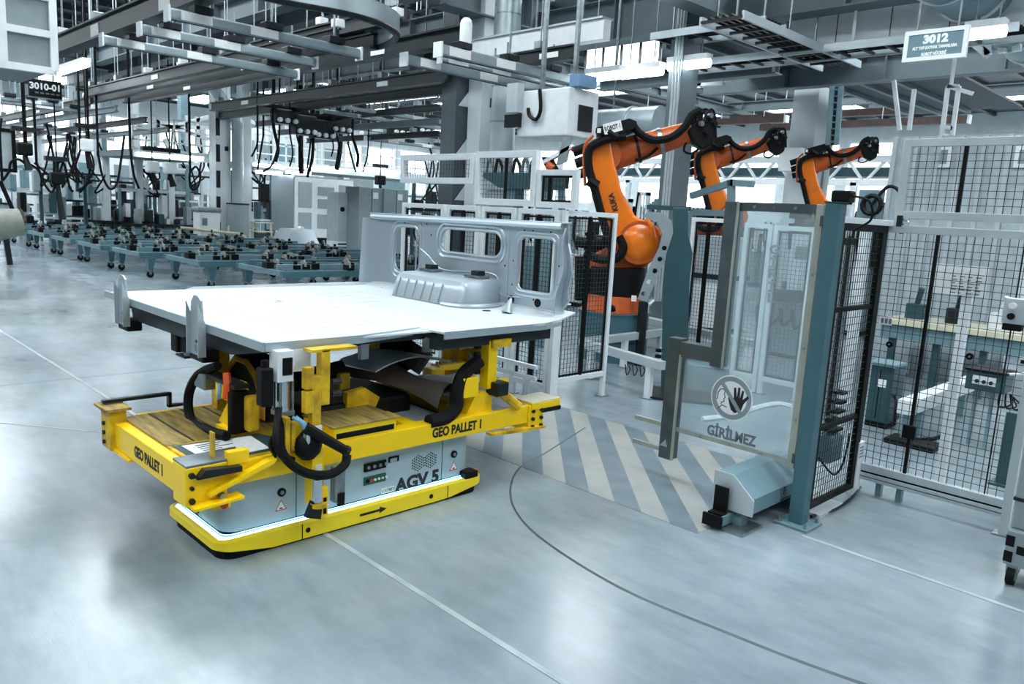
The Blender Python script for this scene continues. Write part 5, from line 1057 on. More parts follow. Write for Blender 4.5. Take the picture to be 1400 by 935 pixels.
# cream railing
t = thing('barrier_railing', 'cream tubular barrier railing in front of the steel drum', 'railing', tuple(F(300, 350)))
pts = [PX(246, 311, -26.5), PX(290, 316, -25.8), PX(330, 320, -25.2)]
for dz in (0, -.42): part('tube', MB().tube([a + UZ * dz for a in pts] + ([pts[-1] + V((.05, .12, -.12)), V((pts[-1].x + .05, pts[-1].y + .14, 0))] if dz == 0 else []), .05, 8), M_PIPEY, t, smooth=True)
for a in pts[:2]: part('post', MB().cyl((a.x, a.y, 0), a, .045, n=8), M_PIPEY, t)
for a in pts: part('band', MB().cyl(a - UY * .05, a + UY * .05, .056, n=8), M_BLK, t)
t = thing('barrier_railing', 'cream tubular barrier railing right of the steel drum', 'railing', tuple(F(345, 345)))
a, b_ = PX(312, 310, -27), PX(352, 311, -27)
for dz in (0, -.5): part('tube', MB().cyl(a + UZ * dz, b_ + UZ * dz, .05, n=8), M_PIPEY, t)
for c in (a, b_): part('post', MB().cyl((c.x, c.y, 0), c, .05, n=8), M_PIPEY, t)
t = thing('shelf_rack', 'low cream shelf rack with teal bins right of the drum', 'rack', tuple(F(358, 345)))
p = F(358, 347)
for dy in (-.35, .35): part('upright', MB().bx(p.x - .03, p.x + .03, p.y + dy - .03, p.y + dy + .03, 0, 1.15), M_PIPEY, t)
for z in (.1, .45, .8, 1.12): part('shelf', MB().bx(p.x - .2, p.x + .2, p.y - .35, p.y + .35, z, z + .03), M_PIPEY, t)
part('bin', MB().bx(p.x - .18, p.x + .1, p.y - .3, p.y + .3, .48, .76), M_TEALD, t)
# ================================================================== truck cab shell in the distance
t = thing('far_cab', 'white embossed rear wall of a truck cab shell in the background', 'vehicle body', tuple(F(440, 345)))
XC = -27.0; c0, c1 = PX(403, 241, XC), PX(482, 326, XC)
part('rear_wall', MB().bx(XC - .05, XC, c0.y, c1.y, c1.z, c0.z), M_WHT, t, bevel=.04); part('side_wall', MB().bx(XC - 1.8, XC - .05, c0.y - .02, c0.y + .03, c1.z + .2, c0.z), M_CAB, t); part('roof', MB().bx(XC - 1.8, XC, c0.y, c1.y, c0.z, c0.z + .04), M_CAB, t)
for y0, y1, z0, z1 in ((.06, .28, .5, .92), (.06, .28, .08, .42), (.38, .66, .72, .86), (.38, .66, .5, .66), (.38, .66, .16, .4), (.74, .96, .45, .92)):
    h = c0.z - c1.z; wd = c1.y - c0.y; part('embossed_panel', MB().bx(XC, XC + .03, c0.y + wd*y0, c0.y + wd*y1, c1.z + h*z0, c1.z + h*z1), M_CAB, t, bevel=.02)
part('underframe', MB().bx(XC - 1.6, XC - .1, c0.y + .3, c1.y - .1, c1.z - .45, c1.z), M_BLK, t, bevel=.05); part('stand', MB().bx(XC - 1.4, XC - .2, c0.y + .5, c1.y - .3, 0, c1.z - .6), M_DKS, t)
for k in range(6): part('hanging_part', MB().cyl((XC - .1, c0.y + .3 + .33 * k, c1.z - .1), (XC - .05, c0.y + .35 + .33 * k, c1.z - .38), .06, n=8), M_STL if k % 2 else M_BLK, t)
part('cross_rail', MB().bx(XC - .1, XC + .05, c0.y + .3, c1.y, c1.z - .58, c1.z - .46), M_ALU, t)
# pyramid shaped chute
t = thing('sheet_hopper', 'grey sloped sheet metal hopper below the far cab shell', 'hopper', tuple(F(408, 350)))
p = F(405, 351); lo, hi = 1.05, .42
vs_ = [(p.x - lo*.7, p.y - lo, 0), (p.x + lo*.7, p.y - lo, 0), (p.x + lo*.7, p.y + lo*.75, 0), (p.x - lo*.7, p.y + lo*.75, 0), (p.x - hi, p.y - hi, 1.0), (p.x + hi, p.y - hi, 1.0), (p.x + hi, p.y + hi, 1.0), (p.x - hi, p.y + hi, 1.0)]
part('shell', MB().add(vs_, [(3,2,1,0), (4,5,6,7), (0,1,5,4), (1,2,6,5), (2,3,7,6), (3,0,4,7)]), M_CAB, t); part('hole', MB().cyl((p.x + hi, p.y, 1.002), (p.x + hi - .2, p.y, 1.006), .1, n=12), M_WHT, t)
# small striped cabinet and tall grey cabinets
t = thing('striped_cabinet', 'pale control cabinet with a red and white striped base near the hopper', 'cabinet', tuple(F(462, 358)))
p = F(466, 360); part('body', MB().bx(p.x - .35, p.x + .35, p.y - .35, p.y + .35, .75, 2.35), M_ALU, t, bevel=.01); part('base', MB().bx(p.x - .35, p.x + .35, p.y - .35, p.y + .2, 0, .75), M_WHT, t)
for k in range(6): part('stripe', MB().bx(p.x + .35, p.x + .356, p.y - .35, p.y - .02, .06 + .115 * k, .12 + .115 * k), M_BROWN, t)
part('socket', MB().cyl((p.x + .35, p.y - .2, 1.8), (p.x + .38, p.y - .2, 1.8), .08, n=10), M_BLK, t); part('handset', MB().bx(p.x + .35, p.x + .42, p.y + .1, p.y + .2, .75, 1.2), M_BLK, t)
part('hose', MB().tube(spline([(p.x + .4, p.y + .2, .7), (p.x + .45, p.y + .3, .3), (p.x + .45, p.y + .05, .12), (p.x + .4, p.y + .0, .4)]), .04, 6), M_RUB, t)
for i, (px, lab) in enumerate(((497, 'tall grey double cabinet left of the cab rear wall'), (530, 'tall grey cabinet partly hidden by the cab rear wall'))):
    p = F(px, 362); t = thing('tall_cabinet', lab, 'cabinet', (p.x, p.y, 0), 'tall grey cabinets')
    part('body', MB().bx(p.x - .4, p.x + .4, p.y - .5, p.y + .48, 0, 2.55), M_GRYC, t, bevel=.01); part('seam', MB().bx(p.x + .4, p.x + .405, p.y - .01, p.y + .01, .1, 2.5), M_DKS, t); part('knob', MB().cyl((p.x + .4, p.y - .1, 1.3), (p.x + .44, p.y - .1, 1.3), .05, n=8), M_DKS, t); part('label', MB().bx(p.x + .4, p.x + .404, p.y + .05, p.y + .25, 2.2, 2.4), M_PAP, t)
# ================================================================== work stations on the far left
random.seed(21)
stations = [(8, 312, 'grey steel work station at the far left edge'), (75, 318, 'cluttered green work station below the left cable loops'), (120, 322, 'dark work bench with a white top near the left column'), (172, 328, 'green meshed work bench right of the left white column'), (215, 330, 'green meshed work bench with a grey box on it'), (275, 322, 'teal work station under the mezzanine'), (352, 318, 'teal barred work station left of the far cab shell')]
for i, (px, pyb, lab) in enumerate(stations):
    p = F(px, pyb); p = p + V((1.6, -.5, 0)); t = thing('work_station', lab, 'work station', (p.x, p.y, 0), 'far work stations')
    wd = 1.1 + .2 * (i % 3); h = [1.9, 1.0, .95, 1.3, 1.2, 2.2, 2.0][i]; m = [M_ALU, M_TEALD, M_DKS, mat('dark_green_paint', '#35504A', .5), MATS.get('dark_green_paint', M_TEALD), M_TEALL, M_TEALL][i]
    part('body', MB().bx(p.x - .5, p.x + .4, p.y - wd, p.y + wd, .1, h * .6), m, t, bevel=.02); part('top', MB().bx(p.x - .6, p.x + .5, p.y - wd - .1, p.y + wd + .1, h * .6, h * .6 + .07), M_WHT if i in (1, 2) else M_DKS, t)
    for sy in (-1, 1): part('leg', MB().bx(p.x + .3, p.x + .45, p.y + sy * wd * .8 - .06, p.y + sy * wd * .8 + .06, 0, .1), M_BLK, t); part('upright', MB().bx(p.x - .5, p.x - .4, p.y + sy * wd - .05, p.y + sy * wd + .05, h * .6, h + .9), M_TEALL, t)
    part('header', MB().bx(p.x - .5, p.x - .4, p.y - wd, p.y + wd, h + .8, h + .92), M_ALU, t)
    for k in range(7):
        y = p.y - wd + .15 + k * (2 * wd - .3) / 6; hh = random.uniform(.15, .75)
        part('fixture', MB().bx(p.x - .25, p.x + random.uniform(0, .3), y - .09, y + random.uniform(.03, .12), h * .6 + .07, h * .6 + .07 + hh), random.choice([M_BLK, M_TEALD, M_DKS, M_WHT, M_GRYC]), t, bevel=.01)
        part('front_rib', MB().bx(p.x + .4, p.x + .43, y - .03, y + .03, .12, h * .6), random.choice([M_DKS, M_TEALL, M_ALU]), t)
# fixtures hanging from the left hoists: black cables in loops
def hang(px, y0, y1, X=-24, dx=0, r=.03): a = PX(px, y0, X); b_ = PX(px + dx, y1, X); return [a, a.lerp(b_, .5), b_]
loops = [([(3, 248), (12, 235), (15, 222), (25, 218), (35, 224)], 'black cable loop at the far left edge'), ([(37, 222), (52, 232), (60, 245), (75, 246), (85, 225), (92, 195)], 'black cable swag left of the tool hoist'),
         ([(50, 222), (60, 250), (72, 262), (78, 235), (80, 222), (88, 225), (95, 255), (100, 262)], 'double looped black cable over the work bench'), ([(110, 205), (100, 232), (92, 240), (85, 246)], 'slanting black cable beside the hoist'),
         ([(134, 210), (140, 240), (150, 258), (160, 250), (166, 215), (170, 185)], 'long black cable swag right of the left column'), ([(122, 215), (122, 240), (115, 255), (105, 260)], 'black supply hose below the white hoist'), ([(178, 200), (182, 235), (190, 258)], 'thin black cable beside the mezzanine edge'),
         ([(360, 185), (355, 215), (352, 232)], 'black hose pair left of the far cab'), ([(382, 180), (380, 200), (372, 225), (360, 235)], 'slanted black hose above the far cab corner'), ([(411, 180), (411, 215), (412, 238)], 'thick black hose hanging over the far cab'), ([(425, 190), (422, 215), (420, 230)], 'thin black hose above the far cab roof'),
         ([(465, 200), (463, 215), (460, 232)], 'black hose right of the thick hanging hose'), ([(476, 198), (482, 220), (486, 235)], 'black hose slanting over the grey cabinets'), ([(260, 235), (268, 228), (274, 240), (270, 256), (262, 258), (259, 245), (260, 235)], 'black hose coil hung under the mezzanine')]
for pts, lab in loops:
    solo('hanging_cable', MB().tube([V((PX(*pts[0], -25.0).x, PX(*pts[0], -25.0).y, 9.19))] + spline([PX(x, y, -25.0) for x, y in pts], 5), .035 if 'thick' not in lab else .09, 5), M_RUB, lab, 'cable', 'hanging cables in the background', smooth=True)
for i, (px, y0, y1, lab) in enumerate([(33, 195, 232, 'black hoist unit on the left trolley'), (118, 190, 230, 'white and black hoist unit near the left column'), (78, 235, 300, 'black hanging tool arm over the left bench'), (208, 220, 250, 'white tool balancer under the left mezzanine lamp'), (232, 222, 255, 'white tool balancer under the right mezzanine lamp'), (520, 240, 275, 'dark hanging weld gun behind the grey cabinets')]):
    X = -25.0; a, b_ = PX(px, y0, X), PX(px, y1, X); t = thing('tool_hoist', lab, 'hoist', tuple(a), 'hanging tool hoists')
    m = M_WHT if 'white' in lab else M_BLK
    part('cable', MB().cyl(V((a.x, a.y, 9.19)), a, .02, n=5), M_RUB, t); part('housing', MB().bx(X - .15, X + .15, a.y - .18, a.y + .18, a.z - .35, a.z), m, t, bevel=.05); part('hook', MB().cyl((X, a.y, a.z - .35), (X + .05, a.y + .08, b_.z), .06, .1, n=8), M_BLK if m == M_WHT else M_DKS, t)
    part('trolley', MB().bx(X - .1, X + .1, a.y - .3, a.y + .3, a.z + .3, a.z + .42), M_DKS, t)
# beige gun at the left edge
t = thing('weld_gun', 'beige wrapped weld gun on a dark stand at the left picture edge', 'weld gun', tuple(F(10, 352)))
X = -23.0; part('body', MB().cyl(PX(-12, 308, X), PX(28, 303, X), .42, .34, n=14), M_BEIGE, t, smooth=True); part('nozzle', MB().cyl(PX(24, 300, X), PX(31, 302, X), .3, .2, n=12), M_BROWN, t); part('strap', MB().cyl(PX(0, 247, X), PX(22, 297, X), .05, n=6), M_RUB, t)
p = PX(5, 320, X); 
for dy in (-.3, .1): part('leg', MB().bar(V((X, p.y + dy, 0)), V((X, p.y + dy * .3, p.z)), .12, .12), M_DKS, t)
# ================================================================== mezzanines with lamps
def mezz(name, label, X, y0, y1, z, depth, rail=True, lamps=()):
    t = thing(name, label, 'mezzanine', (X - depth / 2, (y0 + y1) / 2, 0))
    part('deck', MB().bx(X - depth, X, y0, y1, z, z + .22), M_BEAM, t); part('edge_channel', MB().bx(X, X + .06, y0, y1, z - .05, z + .28), M_ALU, t)
    n = int((y1 - y0) / 1.4)
    for i in range(n + 1): y = y0 + (y1 - y0) * i / n; part('rail_post', MB().bx(X - .05, X, y - .03, y + .03, z + .22, z + 1.35), M_WHT, t)
    for dz in (.55, .95, 1.35): part('hand_rail', MB().bx(X - .06, X, y0, y1, z + dz - .03, z + dz + .03), M_WHT, t)
    for y in (y0 + .2, (y0 + y1) / 2, y1 - .2): part('support', MB().bx(X - depth + .2, X - depth + .45, y - .12, y + .12, 0, z), M_COLW, t)
    return t
Xm = -29.0
a, b_ = PX(182, 208, Xm), PX(292, 205, Xm); mezz('mezzanine', 'white railed mezzanine platform left of the white column', Xm, a.y, b_.y, a.z - .1, 4.0)
a2, b2 = PX(350, 222, Xm - 3), PX(560, 230, Xm - 3); mezz('mezzanine', 'long white railed mezzanine above the far cab shell', Xm - 3, a2.y, b2.y + 6, a2.z - .15, 5.0)
lampspots = [(215, 212, Xm + .3, 'left tube lamp under the small mezzanine'), (258, 215, Xm + .3, 'right tube lamp under the small mezzanine')] + [(362 + 36 * k, 226 + 3 * (k % 2) + k * 1.2, Xm - 2.5, ORD[k] + ' tube lamp from the left in the row above the far cab') for k in range(6)] + [(368 + 40 * k, 236, Xm + 1.0, ORD[k] + ' lower tube lamp from the left beside the far cab') for k in range(2)]
for px, py, X, lab in lampspots:
    p = PX(px, py, X); t = thing('tube_lamp', lab, 'lamp', tuple(p), 'tube lamps under the mezzanines'); part('housing', MB().bx(X - .1, X + .1, p.y - .55, p.y + .55, p.z + .05, p.z + .14), M_WHT, t); part('tube', MB().cyl((X, p.y - .52, p.z), (X, p.y + .52, p.z), .07, n=10), M_TUBE, t)
    part('hanger', MB().cyl((X, p.y, p.z + .14), (X, p.y, 9.19), .01, n=5), M_STL, t)
# white trusses above the small mezzanine
t = thing('roof_truss', 'white braced truss frame above the small mezzanine', 'truss', tuple(PX(240, 180, Xm - 2)))
for a, b_ in (((195, 160), (285, 190)), ((195, 185), (285, 160)), ((185, 172), (290, 175)), ((215, 160), (215, 200)), ((255, 158), (255, 200)), ((270, 160), (270, 200)), ((225, 190), (232, 205)), ((290, 160), (340, 185)), ((340, 165), (375, 180))): part('member', MB().bar(PX(*a, Xm - 2), PX(*b_, Xm - 2), .14, .14), M_WHT, t)
# white shelving walls behind everything
for i, (px0, px1, pyb, pyt, X, m, lab) in enumerate([(0, 48, 300, 215, -44, M_WHT, 'white partition behind the leftmost work station'), (60, 135, 302, 212, -46, M_COLW, 'pale partition wall behind the hanging cables'), (150, 300, 306, 225, -46, M_WHT, 'white partition wall behind the small mezzanine'), (340, 470, 306, 190, -48, M_COLW, 'pale shelving wall behind the hanging hoses'), (470, 560, 300, 235, -40, M_WHT, 'white store room wall behind the grey cabinets')]):
    a, b_ = PX(px0, pyb, X), PX(px1, pyt, X); t = thing('partition', lab, 'partition', (X, (a.y + b_.y) / 2, 0), 'white partitions'); part('wall', MB().bx(X - .1, X, a.y, b_.y, 0, b_.z), m, t)
    n = max(2, int((b_.y - a.y) / 1.6))
    for k in range(n): y = a.y + (b_.y - a.y) * (k + .15) / n; part('pane', MB().bx(X, X + .04, y, y + (b_.y - a.y) * .7 / n, b_.z * .5, b_.z * .88), [M_GRYC, M_TEALL, M_ALU][k % 3], t)
    for k in range(n + 1): y = a.y + (b_.y - a.y) * k / n; part('mullion', MB().bx(X, X + .08, y - .06, y + .06, 0, b_.z), M_WHT, t)
# notice board frames
for px, py, X, lab in ((2, 205, -26, 'black framed notice hung at the far left edge'),):
    p = PX(px, py, X); t = thing('notice_frame', lab, 'sign', tuple(p)); part('frame', MB().plate([(-.35, -.6), (.35, -.6), (.35, .6), (-.35, .6)], [[(-.25, -.5), (.25, -.5), (.25, .5), (-.25, .5)]], (X, p.y, p.z), UY, UZ, .05), M_BLK, t); part('sheet', MB().bx(X - .02, X, p.y - .25, p.y + .25, p.z - .5, p.z + .5), M_ALU, t); part('chain', MB().cyl((X, p.y, p.z + .6), (X, p.y, p.z + 1.6), .015, n=5), M_DKS, t)
# ================================================================== middle and right background
t, p = column('steel_column', 'dark open steel column above the raised fence panels', 618, 330, .5, 8.6, mat('column_grey', '#4D585D', .5), X=-13.5)
for k in range(6): part('web_plate', MB().plate([(-.2, 0), (.45, 0), (.45, .35), (.1, .35)], [], (p.x + .26, p.y, 2.2 + k * 1.0), UY, UZ, .02), M_COLW, t)
t, p = column('steel_column', 'broad white column left of the shiny duct', 650, 330, .42, 8.6, M_COLW, X=-13.0); part('sign', MB().bx(p.x + .21, p.x + .22, p.y + .05, p.y + .2, 4.2, 4.4), M_BLK, t)
p = PX(681, 300, -12.0); t = thing('vertical_duct', 'shiny ribbed round duct beside the broad white column', 'duct', (p.x, p.y, 0)); part('pipe', MB().cyl((p.x, p.y, 2.0), (p.x, p.y, 8.6), .26, n=20), M_DUCT, t, smooth=True); part('base', MB().bx(p.x - .3, p.x + .3, p.y - .3, p.y + .3, 0, 2.0), M_GRYC, t)
for k in range(8): part('seam', MB().cyl((p.x, p.y, 2.4 + .7 * k), (p.x, p.y, 2.43 + .7 * k), .268, n=20), M_STL, t)
t, p = column('steel_column', 'slim grey steel column right behind the nearest robot', 912, 330, .34, 8.8, M_BEAM, X=-8.6); part('flange', MB().bx(p.x + .17, p.x + .19, p.y - .26, p.y + .26, 0, 8.8), M_BEAM, t)
for k in range(3): part('conduit', MB().cyl((p.x + .2, p.y - .35 - .09 * k, .5), (p.x + .2, p.y - .35 - .09 * k, 8.8), .022, n=6), M_ALU, t)
t, p = column('steel_column', 'white box column with conduits right of the middle robot', 1088, 330, .72, 7.2, M_COLW, X=-10.2)
for k in range(3): part('conduit', MB().cyl((p.x + .42, p.y + .45 + .09 * k, .2), (p.x + .42, p.y + .45 + .09 * k, 6.8), .03, n=6), M_ALU, t)
part('bracket_box', MB().bx(p.x - .2, p.x + .4, p.y - 1.1, p.y - .4, 3.5, 4.1), M_WHT, t)
t, p = column('steel_column', 'thin pale column just right of the white box column', 1113, 320, .3, 6.9, M_BEAM, X=-10.9)
# white hood box and grey panel above the fence
def slab(name, label, px0, py0, px1, py1, Y, d, m, cat): a, b_ = PY(px0, py1, Y), PY(px1, py0, Y); t = thing(name, label, cat, ((a.x + b_.x) / 2, Y, a.z)); part('body', MB().bx(a.x, b_.x, Y, Y + d, a.z, b_.z), m, t, bevel=.02); return t, a, b_
a, b_ = PY(706, 188, 9.0), PY(779, 118, 9.0); Xw = b_.x; yw = PX(818, 150, Xw).y
t = thing('air_unit', 'white hanging air unit with dark square grille left of the nearest robot', 'air unit', (Xw, 9.0, a.z)); part('body', MB().bx(a.x, Xw, 9.0, yw, a.z, b_.z), M_ALUW, t, bevel=.02)
c, d = PX(789, 178, Xw), PX(810, 147, Xw); part('grille', MB().bx(Xw, Xw + .02, c.y, d.y, c.z, d.z), M_DKS, t)
c = PY(720, 140, 9.19); part('switch_box', MB().bx(c.x - .12, c.x + .12, 8.85, 9.0, c.z - .2, c.z + .25), M_ALU, t); part('grey_box', MB().bx(c.x - .2, c.x + .1, 8.9, 9.0, c.z - .42, c.z - .22), M_DKS, t)
part('cable', MB().tube(spline([PY(738, 122, 8.95), PY(739, 150, 8.95), PY(733, 163, 8.95), PY(724, 158, 8.95), PY(722, 148, 8.95)]), .03, 6), M_BLK, t)
for x in (a.x + .2, Xw - .2): part('hanger', MB().bx(x - .03, x + .03, 9.3, 9.36, b_.z, 9.19), M_STL, t)
part('display', MB().bx(Xw - .1, Xw + .1, 9.1, 9.5, b_.z + .02, b_.z + .2), mat('blue_panel', '#6E93B4', .4), t)
# pale machinery rows behind the robots
random.seed(5)
for r, (Y, pyb, n, px0, px1) in enumerate(((19.0, 0, 7, 840, 1010), (24.0, 0, 9, 980, 1260), (15.0, 0, 5, 1130, 1300), (13.0, 0, 6, 560, 800))):
    for k in range(n):
        px = px0 + (px1 - px0) * (k + .5) / n; x = PY(px, 300, Y).x; sp_ = abs(PY(px1, 300, Y).x - PY(px0, 300, Y).x) / n; wd = random.uniform(.3, .46) * sp_; h = random.uniform(1.7, 2.9); m = random.choice([M_WHT, M_ALUW, M_TEALL, M_GRYC, M_ALU])
        t = thing('cell_machine', '%s pale machine from the left in the %s row behind the robots' % (ORD[k], ('nearer centre', 'far right', 'right fence', 'left fence')[r]), 'machine', (x, Y, 0), 'pale machines behind the robots')
        part('body', MB().bx(x - wd, x + wd, Y, Y + 1.0, .1, h * .55), m, t, bevel=.03); part('frame', MB().bx(x - wd, x - wd + .1, Y, Y + .1, h * .55, h), M_ALUW, t); part('frame', MB().bx(x + wd - .1, x + wd, Y, Y + .1, h * .55, h), M_ALUW, t); part('header', MB().bx(x - wd, x + wd, Y, Y + .12, h - .1, h), M_ALUW, t)
        part('plinth', MB().bx(x - wd + .05, x + wd - .05, Y + .05, Y + .9, 0, .1), M_BLK, t)
        for j in range(4): part('unit', MB().bx(x - wd + .2 + j * wd * .42, x - wd + .2 + j * wd * .42 + random.uniform(.1, .3), Y + .2, Y + .6, h * .55, h * random.uniform(.65, .95)), random.choice([M_DKS, M_TEALL, M_ALU, M_BLK, M_WHT]), t, bevel=.02)
        for j in range(3): part('hose', MB().tube(spline([(x - wd * .8 + j * wd * .6, Y - .02, h), (x - wd * .7 + j * wd * .6, Y - .1, h * .75), (x - wd * .5 + j * wd * .6, Y - .05, h * .6)]), .03, 5), random.choice([M_BLK, M_WHT, M_RUB]), t)
# conveyor bridge with truss behind the robots
t = thing('conveyor_bridge', 'long white trussed conveyor bridge behind the orange robots', 'conveyor', tuple(PY(1040, 240, 28)))
Y = 31.0; a, b_ = PY(830, 246, Y), PY(1330, 240, Y); zt2 = a.z + .9
for z in (a.z, zt2): part('chord', MB().bx(a.x, b_.x, Y - .1, Y + .1, z - .12, z + .12), M_WHT, t)
part('belt', MB().bx(a.x, b_.x, Y + .2, Y + 1.4, a.z + .25, a.z + .6), M_TEALD, t)
n = 22
for k in range(n): x = a.x + (b_.x - a.x) * k / n; x2 = a.x + (b_.x - a.x) * (k + 1) / n; part('brace', MB().bar((x, Y, a.z if k % 2 else zt2), (x2, Y, zt2 if k % 2 else a.z), .1, .1), M_ALUW, t)
for k in range(6): x = a.x + (b_.x - a.x) * (k + .5) / 6; part('support', MB().bx(x - .12, x + .12, Y - .1, Y + .1, 0, a.z), M_ALUW, t)
# brown cable trays high at the right
for i, (p0, p1, z, lab) in enumerate((((1000, 166), (1283, 146), 6.7, 'upper brown cable tray at the right'), ((1040, 181), (1325, 157), 6.1, 'middle brown cable tray at the right'), ((860, 176), (1075, 160), 6.5, 'brown cable tray behind the robot wrist'))):
    a = F((p0[0] + p1[0]) / 2, (p0[1] + p1[1]) / 2, z); x0, x1 = PY(*p0, a.y).x, PY(*p1, a.y).x; t = thing('cable_tray', lab, 'cable tray', (x0, a.y, z), 'brown cable trays')
    part('tray', MB().bx(x0, x1, a.y - .15, a.y + .15, z - .13, z + .13), mat('brown_tray', '#5A4540', .55, var=.15), t); part('end_cap', MB().bx(x1, x1 + .06, a.y - .17, a.y + .17, z - .15, z + .15), M_WHT, t)
    for k in range(4): x = x0 + (x1 - x0) * (k + .5) / 4; part('hanger', MB().cyl((x, a.y, z + .13), (x, a.y, 9.19), .02, n=5), M_ALU, t)
# ladder
t = thing('wall_ladder', 'dark steel ladder hanging between the white column and brown trays', 'ladder', tuple(PY(1140, 195, 17)))
a, b_, c, d = PY(1132, 198, 17), PY(1138, 118, 17), PY(1144, 198, 17), PY(1150, 118, 17)
for p, q in ((a, b_), (c, d)): part('stringer', MB().bar(p, q, .06, .1), M_TEALL, t)
for k in range(9): part('rung', MB().cyl(a.lerp(b_, (k + .5) / 9), c.lerp(d, (k + .5) / 9), .02, n=6), M_STL, t)
part('back_plate', MB().bar(a.lerp(c, .4) + UY * .1, b_.lerp(d, .4) + UY * .1, .2, .02, UY), M_TEALD, t)
# white access ladder frame and hanger at the right
t = thing('access_frame', 'white ladder-like hanging frame right of the brown trays', 'frame', tuple(PY(1305, 200, 14)))
Yq = 14.0
for p, q in (((1287, 190), (1296, 118)), ((1301, 192), (1311, 118)), ((1286, 172), (1303, 176)), ((1287, 184), (1302, 188)), ((1296, 118), (1311, 118)), ((1296, 118), (1330, 128)), ((1230, 178), (1222, 110)), ((1243, 178), (1250, 122))): part('member', MB().bar(PY(*p, Yq), PY(*q, Yq), .06, .06), M_WHT, t)
p = PY(1300, 118, Yq); part('hanger', MB().cyl(p, (p.x, p.y, 9.0), .03, n=6), M_WHT, t)
# white framed booth at the right behind the upper guard panel
t = thing('white_booth', 'large white booth with dark window right of the far robot', 'booth', tuple(PY(1250, 260, 12)))
a, b_ = PY(1222, 225, 12.0), PY(1420, 182, 12.0); part('wall', MB().bx(a.x, b_.x, 12, 12.2, 0, b_.z), mat('booth_paint', '#AEBCC2', .5), t)
for px in (1285, 1392): p, q = PY(px, 224, 11.98), PY(px + 12, 205, 11.98); w_ = part('window_frame', MB().bx(p.x - .05, q.x + .05, 11.96, 12, p.z - .05, q.z + .05), M_WHT, t); part('window', MB().bx(p.x, q.x, 11.95, 11.96, p.z, q.z), M_GRYC, w_)
for k in range(7): x = a.x + (b_.x - a.x) * k / 6; part('rib', MB().bx(x - .03, x + .03, 11.94, 12, 0, b_.z), M_ALU, t)

# ================================================================== denser background: fixture racks, drop hoses, thin rails
random.seed(33)
for i, (px, pyb, X) in enumerate([(30, 305, -34), (66, 306, -36), (95, 308, -34), (128, 309, -35), (160, 311, -33), (190, 311, -36), (222, 313, -33), (245, 313, -35), (270, 315, -34), (345, 317, -33), (368, 318, -36), (560, 316, -26), (590, 318, -24)]):
    p = PX(px, pyb, X); t = thing('fixture_rack', '%s dark fixture rack from the left in the far welding line' % ORD[i], 'rack', (X, p.y, 0), 'fixture racks of the far welding line'); wd = random.uniform(.9, 1.4); h = random.uniform(2.2, 3.4)
    for sy in (-1, 1): part('upright', MB().bx(X - .06, X + .06, p.y + sy * wd - .06, p.y + sy * wd + .06, 0, h), random.choice([M_TEALL, M_ALUW, M_TEALD]), t)
    for f in (.35, .62, 1.0): part('cross_bar', MB().bx(X - .05, X + .05, p.y - wd, p.y + wd, h * f - .08, h * f), random.choice([M_DKS, M_TEALL, M_ALUW]), t)
    for k in range(9):
        y = p.y - wd + 2 * wd * (k + .5) / 9; z0 = random.choice((.0, .35, .62)) * h; part('fixture', MB().bx(X - .1, X + random.uniform(.1, .4), y - random.uniform(.05, .14), y + .1, z0, z0 + random.uniform(.3, .9)), random.choice([M_BLK, M_DKS, M_TEALD, M_BLK, M_GRYC, M_WHT, M_TEALL]), t, bevel=.02)
    for k in range(3):
        y = p.y + random.uniform(-wd, wd); a = V((X + .3, y, h + 1.4)); part('drop_hose', MB().tube(spline([a, a + V((.1, random.uniform(-.3, .3), -1.0)), a + V((.2, random.uniform(-.6, .6), -1.9)), a + V((0, random.uniform(-.6, .6), -1.5))]), .035, 5), M_RUB, t, smooth=True)
for i in range(9):
    px = 352 + i * 18 + (i % 3) * 4; a = PX(px, 168 + (i % 4) * 6, -22.0); b_ = PX(px + (-8, 3, 0, 6)[i % 4], 214 + (i % 5) * 7, -22.0)
    solo('drop_hose', MB().tube([V((a.x, a.y, 9.15))] + spline([a + UZ * .4, a, a.lerp(b_, .6) + UY * .1, b_], 5), (.03, .05, .025)[i % 3], 5), M_RUB, '%s thin black drop hose from the left over the centre bay' % ORD[i], 'hose', 'drop hoses over the centre bay', smooth=True)
for i, (px, py0, py1) in enumerate(((388, 150, 170), (415, 158, 185), (440, 165, 190), (463, 160, 182), (545, 168, 186), (580, 166, 184))):
    X = -22.0; p = PX(px, py0, X); q = PX(px, py1, X); t = thing('hose_trolley', '%s dark hose trolley from the left under the centre rails' % ORD[i], 'trolley', tuple(p), 'hose trolleys'); part('box', MB().bx(X - .2, X + .2, p.y - .35, p.y + .35, q.z, p.z), M_DKS, t, bevel=.03); part('arm', MB().bx(X - .05, X + .05, p.y - .8, p.y + .8, p.z, p.z + .1), M_BLK, t)
    for k in range(3): part('valve', MB().cyl((X + .2, p.y - .25 + k * .25, q.z + .1), (X + .3, p.y - .25 + k * .25, q.z + .1), .07, n=8), M_WHT, t)
    part('rod', MB().cyl((X, p.y, p.z + .1), (X, p.y, 8.75), .02, n=5), M_STL, t)
